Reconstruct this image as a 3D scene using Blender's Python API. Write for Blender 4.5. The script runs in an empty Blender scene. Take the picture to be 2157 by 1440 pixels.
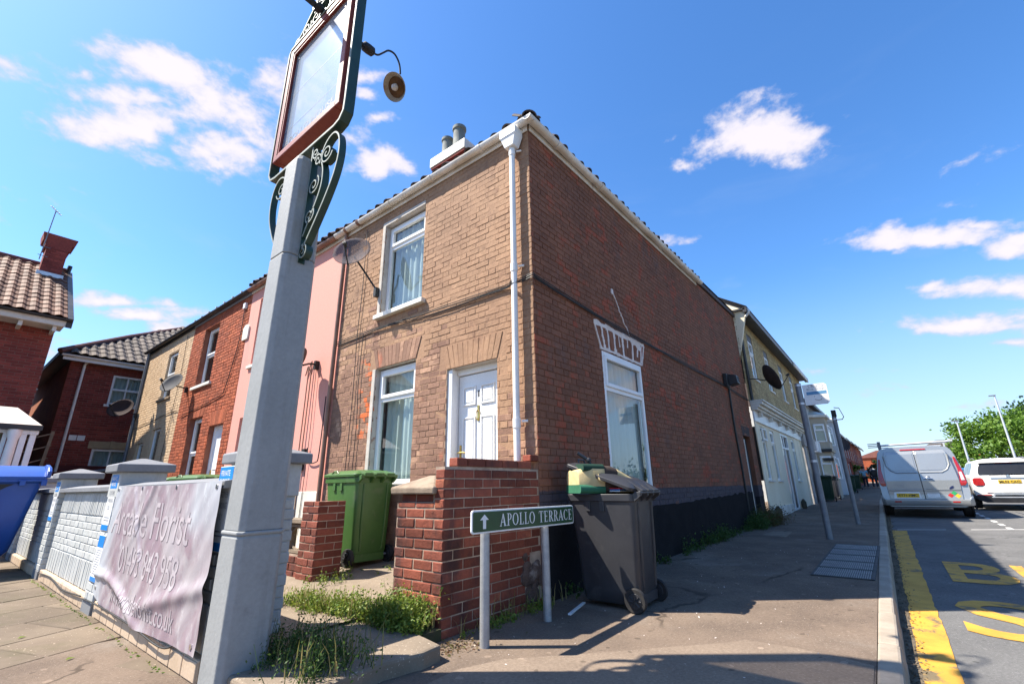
import bpy, bmesh, math, random
from math import sin, cos, pi, radians, sqrt
from mathutils import Vector, Matrix
random.seed(11)
SC = bpy.context.scene
COL = SC.collection
# ---------------------------------------------------------------- camera, sky, sun, exposure
CAMP = Vector((-3.883, -2.770, 1.040))
FPX, PITCH, YAW, ROLL = 957.94, 0.30852, 0.67138, -0.01532
FWD = Vector((cos(YAW)*cos(PITCH), sin(YAW)*cos(PITCH), sin(PITCH)))
RT0 = Vector((sin(YAW), -cos(YAW), 0)); UP0 = RT0.cross(FWD)
RT = cos(ROLL)*RT0 + sin(ROLL)*UP0; UP = -sin(ROLL)*RT0 + cos(ROLL)*UP0
cam = bpy.data.cameras.new('camera'); camo = bpy.data.objects.new('camera', cam); COL.objects.link(camo)
cam.sensor_width = 36; cam.lens = FPX/2157*36; cam.clip_start = 0.05; cam.clip_end = 2000
camo.matrix_world = Matrix(((RT.x, UP.x, -FWD.x, CAMP.x), (RT.y, UP.y, -FWD.y, CAMP.y), (RT.z, UP.z, -FWD.z, CAMP.z), (0, 0, 0, 1)))
SC.camera = camo
SUN_DIR = Vector((.475, -.625, -1.0)).normalized()          # direction in which the light travels
SUN_EL = math.asin(-SUN_DIR.z); SUN_AZ = math.atan2(-SUN_DIR.x, -SUN_DIR.y)   # azimuth from +Y towards +X
SC.view_settings.view_transform = 'Standard'; SC.view_settings.look = 'None'
SC.view_settings.gamma = 1; SC.view_settings.use_curve_mapping = False
SC.view_settings.exposure = 1.30
sun = bpy.data.lights.new('sun', 'SUN'); sun.energy = 5.0; sun.angle = radians(0.5); sun.color = (1.0, 0.93, 0.82)
suno = bpy.data.objects.new('sun', sun); COL.objects.link(suno)
suno.rotation_euler = SUN_DIR.to_track_quat('-Z', 'Y').to_euler(); suno.location = (-10, 12, 20)

class NT:
    """small helper for node trees"""
    def __init__(s, tree): s.t = tree; s.t.nodes.clear()
    def n(s, typ, **kw):
        o = s.t.nodes.new(typ)
        for k, v in kw.items(): setattr(o, k, v)
        return o
    def set(s, sock, v):
        if v is None: return
        if isinstance(v, bpy.types.NodeSocket): s.t.links.new(v, sock)
        else: sock.default_value = v
    def math(s, op, a, b=None, c=None, clamp=False):
        o = s.n('ShaderNodeMath', operation=op, use_clamp=clamp)
        for i, v in enumerate((a, b, c)):
            if v is not None: s.set(o.inputs[i], v)
        return o.outputs[0]
    def vm(s, op, a, b=None):
        o = s.n('ShaderNodeVectorMath', operation=op); s.set(o.inputs[0], a)
        if b is not None: s.set(o.inputs[1], b)
        return o.outputs['Value'] if op in ('DOT_PRODUCT', 'LENGTH') else o.outputs[0]
    def mix(s, f, a, b, mode='MIX'):
        o = s.n('ShaderNodeMix', data_type='RGBA', blend_type=mode); s.set(o.inputs[0], f)
        for i, v in ((6, a), (7, b)): s.set(o.inputs[i], (*v, 1) if isinstance(v, tuple) and len(v) == 3 else v)
        return o.outputs[2]
    def noise(s, vec, scale, detail=3, rough=.55, dist=0.0):
        o = s.n('ShaderNodeTexNoise'); s.set(o.inputs['Vector'], vec); o.inputs['Scale'].default_value = scale
        o.inputs['Detail'].default_value = detail; o.inputs['Roughness'].default_value = rough; o.inputs['Distortion'].default_value = dist
        return o.outputs[0]
    def step(s, v, lo, hi, tlo=0.0, thi=1.0):
        o = s.n('ShaderNodeMapRange', interpolation_type='SMOOTHSTEP'); s.set(o.inputs[0], v)
        for i, x in enumerate((lo, hi, tlo, thi)): o.inputs[i+1].default_value = x
        return o.outputs[0]
    def pos(s): return s.n('ShaderNodeNewGeometry').outputs['Position']
    def sep(s, v):
        o = s.n('ShaderNodeSeparateXYZ'); s.set(o.inputs[0], v); return o.outputs
    def rnd(s):
        a = s.n('ShaderNodeObjectInfo').outputs['Random']; b = s.n('ShaderNodeNewGeometry').outputs['Random Per Island']
        return s.math('FRACT', s.math('ADD', a, b))
    def bump(s, h, strength, dist):
        o = s.n('ShaderNodeBump'); s.set(o.inputs['Height'], h); o.inputs['Strength'].default_value = strength; o.inputs['Distance'].default_value = dist
        return o.outputs[0]
    def gain(s, col, f):
        """multiply colour by scalar socket"""
        o = s.n('ShaderNodeVectorMath', operation='SCALE'); s.set(o.inputs[0], col); s.set(o.inputs['Scale'], f); return o.outputs[0]

# sky with scattered fair-weather clouds, laid out by direction
world = bpy.data.worlds.new('World'); SC.world = world; world.use_nodes = True
w = NT(world.node_tree)
def pxdir(x, y): return (FWD*FPX + RT*(x-1078.5) - UP*(y-720)).normalized()
sky = w.n('ShaderNodeTexSky', sky_type='NISHITA', sun_disc=False)
sky.sun_elevation = SUN_EL; sky.sun_rotation = SUN_AZ; sky.air_density = 1.0; sky.dust_density = 0.6; sky.ozone_density = 1.6
hs = w.n('ShaderNodeHueSaturation'); w.set(hs.inputs['Color'], sky.outputs[0]); hs.inputs['Saturation'].default_value = 1.2; hs.inputs['Value'].default_value = 1.0
dirv = w.n('ShaderNodeTexCoord').outputs['Generated']
CL = [(350,150,135,44,1),(172,158,45,22,.45),(290,205,120,28,.8),(268,268,120,46,1),(430,240,170,60,.75),(455,318,130,55,.8),(545,280,110,70,.7),(640,205,120,60,.6),
      (770,165,44,17,.8),(770,200,38,14,.8),(795,350,85,32,.9),(735,290,50,30,.35),(800,248,50,10,.4),(1600,296,125,52,1.1),(1437,353,32,10,.5),(1945,502,125,30,1),
      (2062,476,70,13,.6),(2130,525,80,30,.95),(2095,606,115,26,.95),(2010,690,170,24,.9),(2125,722,50,11,.7),(235,637,95,14,.7),(285,665,70,18,.8),
      (335,692,65,16,.6),(415,662,40,12,.5),(1420,510,36,12,.4),(1750,783,60,9,.35),(120,745,70,30,.3),(2010,432,40,8,.35),(2025,855,80,8,.3),(1830,830,60,10,.2)]
CLX = [(-500,420,300,80,.8),(-350,120,260,90,1),(2600,350,300,80,.9),(2700,620,260,60,.9),(700,-420,340,110,.9),(1500,-600,300,120,.9),(-900,750,300,50,.8),(3300,500,500,100,.9)]
best = None
for (x, y, a, b, k) in CL + CLX:
    d = pxdir(x, y); u = RT - d*RT.dot(d); u.normalize(); v = u.cross(d) * -1
    dist = sqrt(FPX**2 + (x-1078.5)**2 + (y-720)**2)
    A = u*(dist/a/1.0); B = v*(dist/b/1.0)
    pa = w.vm('DOT_PRODUCT', dirv, tuple(A)); pb = w.vm('DOT_PRODUCT', dirv, tuple(B))
    pb2 = w.math('MULTIPLY', pb, w.math('ADD', w.math('MULTIPLY', w.math('SIGN', pb), .18), 1.0))
    q = w.math('SQRT', w.math('MULTIPLY_ADD', pa, pa, w.math('MULTIPLY', pb2, pb2)))
    m = w.math('MULTIPLY', w.math('SUBTRACT', 1.25, q), k)
    front = w.math('GREATER_THAN', w.vm('DOT_PRODUCT', dirv, tuple(d)), 0.0)
    m = w.math('MULTIPLY_ADD', w.math('ADD', m, 2.0), front, -2.0)
    best = m if best is None else w.math('MAXIMUM', best, m)
sv = w.vm('MULTIPLY', dirv, (1.0, 1.0, 1.7))
n1 = w.noise(sv, 11.0, 7, .55, .15); n2 = w.noise(sv, 34.0, 5, .58, .15)
nn = w.math('MULTIPLY_ADD', n2, .40, w.math('MULTIPLY', n1, 1.0))
cm = w.math('MULTIPLY_ADD', best, .86, w.math('MULTIPLY', w.math('SUBTRACT', nn, .715), 2.6))
alpha = w.step(cm, .02, .66)
tone = w.step(cm, .15, .95)
ccol = w.mix(tone, (3.3, 3.4, 4.3), (4.9, 4.55, 4.85))
sepd = w.sep(dirv)
veil = w.math('MULTIPLY', w.step(sepd[2], .40, .0), .66)       # pale air low over the street
veil2 = w.math('MULTIPLY', w.step(w.noise(w.vm('MULTIPLY', dirv, (1., 1., 3.2)), 3.2, 5, .6, .6), .50, .78), w.step(sepd[2], .75, .12))
sc1 = w.mix(w.math('MAXIMUM', veil, w.math('MULTIPLY', veil2, .30)), w.mix(1.0, hs.outputs[0], (.88, 1.12, 1.34), 'MULTIPLY'), (3.1, 3.6, 4.6))
skyc = w.mix(w.math('MULTIPLY', alpha, .94), sc1, ccol)
bg = w.n('ShaderNodeBackground'); w.set(bg.inputs[0], skyc); bg.inputs[1].default_value = 0.088
wo = w.n('ShaderNodeOutputWorld'); w.t.links.new(bg.outputs[0], wo.inputs[0])

# ---------------------------------------------------------------- geometry helpers
WLOC = {}
class MB:
    def __init__(s): s.v = []; s.f = []; s.m = []
    def add(s, vs, fs, m=0):
        b = len(s.v); s.v += [tuple(p) for p in vs]; s.f += [tuple(i+b for i in f) for f in fs]; s.m += [m]*len(fs); return s
    def hexa(s, p, m=0):
        return s.add(p, [(3,2,1,0),(4,5,6,7),(0,1,5,4),(1,2,6,5),(2,3,7,6),(3,0,4,7)], m)
    def box(s, x0, x1, y0, y1, z0, z1, m=0):
        return s.hexa([(x0,y0,z0),(x1,y0,z0),(x1,y1,z0),(x0,y1,z0),(x0,y0,z1),(x1,y0,z1),(x1,y1,z1),(x0,y1,z1)], m)
    def fbox(s, F, u0, u1, z0, z1, n0, n1, m=0):
        a = [F(u0,z0,n0),F(u1,z0,n0),F(u1,z0,n1),F(u0,z0,n1),F(u0,z1,n0),F(u1,z1,n0),F(u1,z1,n1),F(u0,z1,n1)]
        return s.hexa(a, m)
    def prism(s, F, pts, n0, n1, m=0):
        k = len(pts); vs = [F(u,z,n0) for u,z in pts]+[F(u,z,n1) for u,z in pts]
        fs = [tuple(range(k-1,-1,-1)), tuple(range(k,2*k))]+[(i,(i+1)%k,k+(i+1)%k,k+i) for i in range(k)]
        return s.add(vs, fs, m)
    def extrude(s, pts, vec, m=0):
        k = len(pts); vec = Vector(vec); a = [Vector(p) for p in pts]
        vs = a+[p+vec for p in a]
        fs = [tuple(range(k-1,-1,-1)), tuple(range(k,2*k))]+[(i,(i+1)%k,k+(i+1)%k,k+i) for i in range(k)]
        return s.add(vs, fs, m)
    def tube(s, path, r, seg=8, m=0, caps=True):
        P = [Vector(p) for p in path]; R = r if isinstance(r, (list, tuple)) else [r]*len(P)
        vs = []; fs = []; up = None
        for i, p in enumerate(P):
            t = (P[min(i+1,len(P)-1)]-P[max(i-1,0)]).normalized()
            if up is None: up = t.orthogonal().normalized()
            up = (up-t*up.dot(t)).normalized(); sd = t.cross(up)
            vs += [p+(up*cos(2*pi*j/seg)+sd*sin(2*pi*j/seg))*R[i] for j in range(seg)]
        for i in range(len(P)-1):
            for j in range(seg):
                a = i*seg+j; b = i*seg+(j+1)%seg; fs.append((a,b,b+seg,a+seg))
        if caps: fs += [tuple(range(seg-1,-1,-1)), tuple(range(len(vs)-seg,len(vs)))]
        return s.add(vs, fs, m)
    def strap(s, path, side, wd, th, m=0):
        """flat iron bar: path in a plane, 'side' is the plane's normal, wd across the plane, th in the plane"""
        P = [Vector(p) for p in path]; sd = Vector(side); vs = []; fs = []
        for i, p in enumerate(P):
            t = (P[min(i+1,len(P)-1)]-P[max(i-1,0)]).normalized(); q = t.cross(sd).normalized()
            vs += [p+sd*wd/2+q*th/2, p-sd*wd/2+q*th/2, p-sd*wd/2-q*th/2, p+sd*wd/2-q*th/2]
        for i in range(len(P)-1):
            for j in range(4):
                a = i*4+j; b = i*4+(j+1)%4; fs.append((a,b,b+4,a+4))
        fs += [(3,2,1,0), tuple(range(len(vs)-4,len(vs)))]
        return s.add(vs, fs, m)
    def lathe(s, prof, c, ax=(0,0,1), seg=16, m=0, sx=1.0, closed=False):
        ax = Vector(ax).normalized(); a = ax.orthogonal().normalized(); b = ax.cross(a); c = Vector(c); vs = []; fs = []
        for r, h in prof: vs += [c+ax*h+(a*cos(2*pi*j/seg)*sx+b*sin(2*pi*j/seg))*r for j in range(seg)]
        for i in range(len(prof)-1):
            for j in range(seg):
                p = i*seg+j; q = i*seg+(j+1)%seg; fs.append((p,q,q+seg,p+seg))
        fs += [tuple(range(seg-1,-1,-1)), tuple(range(len(vs)-seg,len(vs)))]
        return s.add(vs, fs, m)
    def sphere(s, c, r, m=0, seg=10, rings=7, sc=(1,1,1)):
        vs = []; fs = []
        for i in range(rings+1):
            t = pi*i/rings
            for j in range(seg):
                p = 2*pi*j/seg; vs.append((c[0]+r*sc[0]*sin(t)*cos(p), c[1]+r*sc[1]*sin(t)*sin(p), c[2]+r*sc[2]*cos(t)))
        for i in range(rings):
            for j in range(seg):
                a = i*seg+j; b = i*seg+(j+1)%seg; fs.append((a,a+seg,b+seg,b))
        return s.add(vs, fs, m)
    def loft(s, secs, m=0, caps=True):
        k = len(secs[0]); vs = [p for q in secs for p in q]; fs = []
        for i in range(len(secs)-1):
            for j in range(k):
                a = i*k+j; b = i*k+(j+1)%k; fs.append((a,b,b+k,a+k))
        if caps: fs += [tuple(range(k-1,-1,-1)), tuple(range(len(vs)-k,len(vs)))]
        return s.add(vs, fs, m)
    def build(s, name, mat, parent=None, smooth=False, bevel=0, label=None, seg=2, fix=True):
        mats = mat if isinstance(mat, (list, tuple)) else [mat]
        xs = list(zip(*s.v)); c = Vector([(min(q)+max(q))/2 for q in xs])
        me = bpy.data.meshes.new(name); me.from_pydata([tuple(Vector(p)-c) for p in s.v], [], s.f)
        for mm in mats: me.materials.append(mm)
        if len(mats) > 1: me.polygons.foreach_set('material_index', s.m)
        if fix:
            bm = bmesh.new(); bm.from_mesh(me); bmesh.ops.recalc_face_normals(bm, faces=bm.faces); bm.to_mesh(me); bm.free()
        if smooth: me.polygons.foreach_set('use_smooth', [True]*len(me.polygons))
        o = bpy.data.objects.new(name, me); COL.objects.link(o)
        place(o, c, parent)
        if bevel:
            b = o.modifiers.new('bevel', 'BEVEL'); b.width = bevel; b.segments = seg; b.limit_method = 'ANGLE'; b.angle_limit = radians(40)
        if smooth and smooth != 'all':
            try: me.set_sharp_from_angle(angle=radians(38))
            except Exception: pass
        if label: o['label'] = label
        return o
def place(o, c, parent=None):
    c = Vector(c); WLOC[o.name] = c
    if parent is not None: o.parent = parent; o.location = c-WLOC[parent.name]
    else: o.location = c
def thing(name, label, cat, loc=(0,0,0), group=None):
    o = bpy.data.objects.new(name, None); COL.objects.link(o); o.empty_display_size = .1; o.location = loc; WLOC[o.name] = Vector(loc)
    o['label'] = label; o['category'] = cat
    if group: o['group'] = group
    return o
def tag(o, label, cat, group=None):
    o['label'] = label; o['category'] = cat
    if group: o['group'] = group
    return o
def stuff(o, label=None, cat=None):
    o['kind'] = 'stuff'
    if label: o['label'] = label
    if cat: o['category'] = cat
    return o
def struct(o, label=None):
    o['kind'] = 'structure'
    if label: o['label'] = label
    return o
def kids(o): return [c for c in ALLKIDS.get(o.name, [])]
def copy_tree(o, loc, rotz=0, label=None, group=None):
    """copy a thing with its parts and sub-parts (meshes shared)"""
    r = o.copy(); COL.objects.link(r); r.location = loc; r.rotation_euler = (0, 0, rotz); WLOC[r.name] = Vector(loc)
    if label: r['label'] = label
    if group: r['group'] = group
    def rec(src, dst):
        for ch in list(src.children):
            cc = ch.copy(); COL.objects.link(cc); cc.parent = dst; rec(ch, cc)
    rec(o, r); return r
class Frame:
    """wall frame: u along the wall, z up, n outwards"""
    def __init__(s, o, U, N, shear=0.0): s.o = Vector(o); s.U = Vector(U); s.N = Vector(N); s.sh = shear
    def __call__(s, u, z, n=0.0): return s.o+s.U*u+Vector((0,0,z*(1+s.sh*u)))+s.N*n
# ---------------------------------------------------------------- materials
MATS = {}
def surf(name, c1, c2=None, scale=3.0, rough=.8, spec=.3, bump=.3, bscale=60, bdist=.004, vary=0.0, metal=0.0, thr=None, c3=None, s3=1.0, t3=(.55,.7), local=False, coat=0.0, speck=None, cracks=None, streak=None):
    m = bpy.data.materials.new(name); m.use_nodes = True; g = NT(m.node_tree)
    b = g.n('ShaderNodeBsdfPrincipled'); o = g.n('ShaderNodeOutputMaterial'); g.t.links.new(b.outputs[0], o.inputs[0])
    p = g.n('ShaderNodeTexCoord').outputs['Object'] if local else g.pos()
    if c2 is None: c2 = tuple(x*.8 for x in c1)
    n = g.noise(p, scale, 5, .6); lo, hi = thr or (.35, .65)
    col = g.mix(g.step(n, lo, hi), c1, c2)
    if c3: col = g.mix(g.step(g.noise(p, s3, 6, .62, .4), *t3), col, c3)
    if speck: col = g.mix(g.step(g.noise(p, speck[1], 2, .5), speck[2], speck[2]+.05), col, speck[0])
    if streak: col = g.mix(g.math('MULTIPLY', g.step(g.noise(g.vm('MULTIPLY', p, (1, 1, .07)), streak[1], 5, .65), streak[2], streak[3]), .7), col, streak[0])
    if vary: col = g.gain(col, g.math('MULTIPLY_ADD', g.math('SUBTRACT', g.rnd(), .5), vary*2, 1.0))
    fine = g.noise(p, bscale, 4, .65)
    if cracks:      # worn tarmac: old gum, oily blots and hairline cracks
        nz = g.n('ShaderNodeTexNoise'); g.set(nz.inputs['Vector'], p); nz.inputs['Scale'].default_value = 3.5; nz.inputs['Detail'].default_value = 4
        pw = g.vm('ADD', p, g.vm('MULTIPLY', nz.outputs[1], (.35, .35, .0)))
        vo = g.n('ShaderNodeTexVoronoi', feature='DISTANCE_TO_EDGE'); g.set(vo.inputs['Vector'], g.vm('MULTIPLY', pw, (1, 1, 0))); vo.inputs['Scale'].default_value = cracks
        col = g.gain(col, g.math('MULTIPLY_ADD', g.noise(p, 48, 3, .7), .9, .55))
        ln = g.math('MULTIPLY', g.step(vo.outputs[0], .010, .002), g.step(g.noise(p, .55, 3, .5), .52, .60))
        gum = g.step(g.noise(p, 13, 0, .0), .775, .80); gum2 = g.step(g.noise(g.vm('ADD', p, (7., 3., 0.)), 11, 0, .0), .79, .81)
        blot = g.step(g.noise(p, 2.4, 4, .6), .60, .74)
        col = g.mix(g.math('MULTIPLY', blot, .35), col, tuple(x*.62 for x in c1)); col = g.mix(g.math('MULTIPLY', gum, .7), col, tuple(x*.45 for x in c1)); col = g.mix(g.math('MULTIPLY', gum2, .5), col, tuple(x*1.6 for x in c1)); col = g.mix(g.math('MULTIPLY', ln, .8), col, tuple(x*.35 for x in c1))
    col = g.gain(col, g.math('MULTIPLY_ADD', fine, .35, .83))
    g.set(b.inputs['Base Color'], col)
    b.inputs['Metallic'].default_value = metal; b.inputs['Specular IOR Level'].default_value = spec
    g.set(b.inputs['Roughness'], g.math('MULTIPLY_ADD', n, .2, rough-.1, clamp=True))
    if coat: b.inputs['Coat Weight'].default_value = coat; b.inputs['Coat Roughness'].default_value = .06
    if bump: g.set(b.inputs['Normal'], g.bump(fine, bump, bdist))
    MATS[name] = m; return m
def glassmat(name, tint=(.9,.95,.95), ior=1.5, dirt=.03, refl=1.0):
    m = bpy.data.materials.new(name); m.use_nodes = True; g = NT(m.node_tree); o = g.n('ShaderNodeOutputMaterial')
    t = g.n('ShaderNodeBsdfTransparent'); t.inputs[0].default_value = (*tint, 1)
    gl = g.n('ShaderNodeBsdfGlossy'); gl.inputs['Roughness'].default_value = .01
    f = g.n('ShaderNodeFresnel'); f.inputs[0].default_value = ior
    mx = g.n('ShaderNodeMixShader'); bf = g.math('SUBTRACT', 1.0, g.n('ShaderNodeNewGeometry').outputs['Backfacing']); g.set(mx.inputs[0], g.math('MULTIPLY', g.math('MULTIPLY_ADD', f.outputs[0], refl, dirt, clamp=True), bf)); g.t.links.new(t.outputs[0], mx.inputs[1]); g.t.links.new(gl.outputs[0], mx.inputs[2])
    g.t.links.new(mx.outputs[0], o.inputs[0]); MATS[name] = m; return m

def brickmat(name, base, alt, peel, thr, pscale, dark=None, dthr=(.6,.75), vary=.25, band=None, boxmask=None, bump=.5, rough=.85):
    """painted / bare brick: base paint, alternating tone, patches where the paint has peeled; band = list of (z0,z1,colour) painted bands"""
    m = bpy.data.materials.new(name); m.use_nodes = True; g = NT(m.node_tree)
    b = g.n('ShaderNodeBsdfPrincipled'); o = g.n('ShaderNodeOutputMaterial'); g.t.links.new(b.outputs[0], o.inputs[0])
    p = g.pos(); x, y, z = g.sep(p)
    r = g.rnd()
    col = g.mix(g.step(g.noise(p, 1.1, 6, .6), .35, .65), base, alt)
    pk = g.math('ADD', g.noise(p, pscale, 7, .68, .5), g.math('MULTIPLY', g.math('SUBTRACT', r, .5), .14))
    col = g.mix(g.step(pk, *thr), col, peel)
    if dark: col = g.mix(g.step(g.noise(g.vm('MULTIPLY', p, (1, 1, .45)), 2.3, 6, .65, .3), *dthr), col, dark)
    if boxmask:
        (ax, lo, hi, zl, zh, cc, th) = boxmask
        a = (x, y)[ax]
        mk = g.math('MULTIPLY', g.math('MULTIPLY', g.step(a, lo-.06, lo+.06), g.step(a, hi+.1, hi-.1)), g.math('MULTIPLY', g.step(z, zl-.1, zl+.1), g.step(z, zh+.1, zh-.1)))
        mk = g.math('MULTIPLY', mk, g.step(g.math('ADD', g.noise(p, 4.5, 4, .6), g.math('MULTIPLY', g.math('SUBTRACT', r, .5), .35)), th, th+.1))
        col = g.mix(mk, col, cc)
    col = g.gain(col, g.math('MULTIPLY_ADD', g.math('SUBTRACT', r, .5), vary*2, 1.0))
    if band:
        for (z0, z1, bc, soft) in band:
            zz = g.math('ADD', z, g.math('MULTIPLY', g.math('SUBTRACT', g.noise(p, 3.0, 5, .7), .5), soft))
            bm_ = g.math('MULTIPLY', g.step(zz, z0-.012, z0+.012), g.step(zz, z1+.012, z1-.012))
            bm_ = g.math('MULTIPLY', bm_, g.step(g.noise(p, 2.2, 6, .65), .70, .62))
            col = g.mix(bm_, col, bc)
    f1 = g.noise(p, 95, 4, .7); f2 = g.noise(p, 24, 3, .6)
    col = g.gain(col, g.math('MULTIPLY_ADD', f2, .5, .75))
    g.set(b.inputs['Base Color'], col); b.inputs['Specular IOR Level'].default_value = .25; b.inputs['Roughness'].default_value = rough
    g.set(b.inputs['Normal'], g.bump(g.math('MULTIPLY_ADD', f2, 1.6, f1), bump, .006))
    MATS[name] = m; return m

FRONT = brickmat('brown_painted_brick', (.355,.212,.127), (.285,.167,.102), (.205,.115,.072), (.58,.72), 1.6, dark=(.15,.085,.06), dthr=(.56,.76), vary=.07,
                 boxmask=(1, 2.86, 3.24, 1.75, 2.95, (.50,.115,.035), .52))
FRONTLOW = brickmat('brown_brick_low', (.26,.148,.10), (.21,.115,.08), (.37,.22,.145), (.54,.66), 2.2, dark=(.34,.115,.068), dthr=(.66,.76), vary=.14,
                 boxmask=(1, 2.86, 3.27, 1.75, 2.95, (.52,.12,.035), .50))
SIDE = brickmat('dull_red_painted_brick', (.235,.10,.058), (.185,.082,.050), (.29,.075,.040), (.54,.64), 1.5, dark=(.165,.088,.066), dthr=(.56,.70), vary=.12,
                 band=[(.70,1.0,(.075,.062,.072),.10),(-1.0,.72,(.014,.0135,.015),.05)])
SIDEMORTAR = brickmat('side_mortar', (.205,.088,.052), (.165,.074,.045), (.23,.064,.037), (.53,.63), 1.5, vary=.0,
                 band=[(.70,1.0,(.065,.055,.062),.10),(-1.0,.72,(.020,.019,.022),.05)])
FMORTAR = brickmat('front_mortar', (.345,.206,.124), (.285,.168,.104), (.26,.14,.09), (.6,.75), 1.6, vary=0)
REDB = brickmat('orange_red_brick', (.34,.085,.035), (.28,.07,.032), (.40,.12,.05), (.60,.75), 1.4, dark=(.20,.06,.035), dthr=(.62,.75), vary=.25)
REDM = surf('red_brick_mortar', (.30,.12,.07), (.22,.08,.05), 4)
DARKRED = brickmat('dark_red_brick', (.25,.055,.040), (.20,.045,.036), (.30,.075,.05), (.62,.8), 1.2, vary=.25)
DARKM = surf('dark_brick_mortar', (.26,.15,.12), (.20,.11,.09), 4)
GARDEN = brickmat('garden_wall_brick', (.215,.060,.036), (.155,.046,.031), (.28,.092,.048), (.60,.74), 3.0, dark=(.075,.034,.03), dthr=(.50,.68), vary=.38, bump=.7)
GARDENM = surf('pale_mortar', (.42,.32,.245), (.30,.22,.165), 9, bump=.8, bscale=120, c3=(.16,.09,.07), s3=2.2, t3=(.52,.66))
PAINTB = surf('grey_white_painted_brick', (.47,.475,.455), (.42,.43,.41), 3, rough=.65, vary=.05, bump=.3, bscale=45, c3=(.30,.30,.29), s3=6, t3=(.62,.76), streak=((.33,.325,.30),7.0,.54,.74))
PAINTM = surf('painted_joint', (.46,.48,.48), (.40,.42,.42), 3)
PAINTG = surf('grey_masonry_paint', (.21,.215,.225), (.18,.185,.195), 3, rough=.6, bump=.3, bscale=50)
CREAMPL = surf('cream_plinth_paint', (.50,.38,.27), (.43,.32,.22), 4, rough=.7, c3=(.30,.22,.16), s3=8, t3=(.58,.72))
YELLB = brickmat('yellow_stock_brick', (.44,.34,.18), (.37,.28,.145), (.25,.16,.09), (.60,.72), .9, dark=(.20,.12,.07), dthr=(.66,.8), vary=.22)
YELLM = surf('yellow_mortar', (.30,.23,.12), (.25,.19,.10), 4)
PINK = surf('pink_render', (.66,.285,.225), (.63,.29,.235), .8, rough=.85, bump=.35, bscale=28, bdist=.004, c3=(.50,.19,.15), s3=1.6, t3=(.62,.85), streak=((.42,.20,.17),3.0,.58,.76))
CREAMB = surf('cream_painted_brick', (.56,.405,.255), (.50,.35,.215), 1.5, rough=.8, vary=.06, bump=.35, bscale=40)
CREAMR = surf('cream_render', (.82,.72,.53), (.77,.67,.48), .9, rough=.75, bump=.25, bscale=30, c3=(.50,.44,.33), s3=1.4, t3=(.66,.85), streak=((.45,.40,.30),3.0,.56,.74))
WHITE = surf('white_upvc', (.80,.80,.79), (.74,.74,.73), 2, rough=.35, spec=.5, bump=.02)
WHITEPAINT = surf('old_white_paint', (.70,.67,.60), (.60,.56,.48), 3, rough=.6, bump=.25, bscale=40, c3=(.30,.20,.12), s3=5, t3=(.66,.78))
GUTTERW = surf('dirty_white_gutter', (.76,.73,.68), (.62,.56,.48), 2.2, rough=.45, bump=.1, c3=(.28,.16,.08), s3=3.2, t3=(.62,.78))
PIPEW = surf('white_plastic_pipe', (.80,.79,.76), (.74,.72,.68), 3, rough=.35, bump=.03)
GUTTERB = surf('black_gutter', (.035,.033,.034), (.06,.055,.05), 3, rough=.4, bump=.05)
GUTTERR = surf('brown_gutter', (.20,.11,.08), (.28,.16,.11), 3, rough=.5, bump=.1)
FASCG = surf('grey_fascia', (.30,.31,.35), (.26,.27,.31), 2, rough=.5, bump=.05)
PLASTER = surf('bare_plaster', (.50,.46,.41), (.42,.38,.33), 6, rough=.9, bump=.6, bscale=50, c3=(.30,.14,.08), s3=7, t3=(.62,.7))
FILLER = surf('white_filler', (.76,.68,.63), (.68,.58,.52), 8, rough=.85, bump=.5, bscale=60)
PANTILE = surf('dark_pantile', (.055,.045,.042), (.08,.055,.045), 3, rough=.7, vary=.2, bump=.3)
TILER = surf('orange_clay_tile', (.165,.070,.036), (.125,.055,.032), 3.5, rough=.75, vary=.22, bump=.35, c3=(.14,.08,.06), s3=3, t3=(.56,.7))
TILEG = surf('grey_brown_tile', (.135,.105,.085), (.10,.08,.068), 3, rough=.8, vary=.18, bump=.35)
TILED = surf('dark_roof', (.07,.055,.055), (.10,.075,.07), 2, rough=.75, bump=.5, bscale=20, bdist=.02)
RIDGE = surf('red_ridge_tile', (.19,.075,.055), (.15,.06,.05), 4, rough=.75, vary=.15, bump=.3)
POT = surf('chimney_pot_buff', (.17,.185,.17), (.13,.14,.13), 5, rough=.8, bump=.3)
GLASS = glassmat('window_glass', dirt=.05, refl=1.25)
GLASSD = glassmat('tinted_car_glass', (.10,.11,.12), dirt=.06)
ROOM = surf('dim_interior', (.10,.105,.11), (.08,.08,.085), 2, bump=0)
m = bpy.data.materials.new('net_curtain'); m.use_nodes = True; g = NT(m.node_tree)
_p = g.pos(); _d = g.n('ShaderNodeBsdfDiffuse'); g.set(_d.inputs[0], g.mix(g.noise(_p, 40, 3, .6), (.72,.74,.68), (.86,.87,.82)))
_t = g.n('ShaderNodeBsdfTranslucent'); _t.inputs[0].default_value = (.7,.72,.68,1); _tr = g.n('ShaderNodeBsdfTransparent')
_m1 = g.n('ShaderNodeMixShader'); _m1.inputs[0].default_value = .3; g.t.links.new(_d.outputs[0], _m1.inputs[1]); g.t.links.new(_t.outputs[0], _m1.inputs[2])
_m2 = g.n('ShaderNodeMixShader'); _m2.inputs[0].default_value = .12; g.t.links.new(_m1.outputs[0], _m2.inputs[1]); g.t.links.new(_tr.outputs[0], _m2.inputs[2])
_o = g.n('ShaderNodeOutputMaterial'); g.t.links.new(_m2.outputs[0], _o.inputs[0]); NET = m
IRON = surf('dark_green_ironwork', (.018,.050,.034), (.012,.034,.025), 6, rough=.45, spec=.5, bump=.1, c3=(.09,.05,.03), s3=9, t3=(.68,.8))
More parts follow.
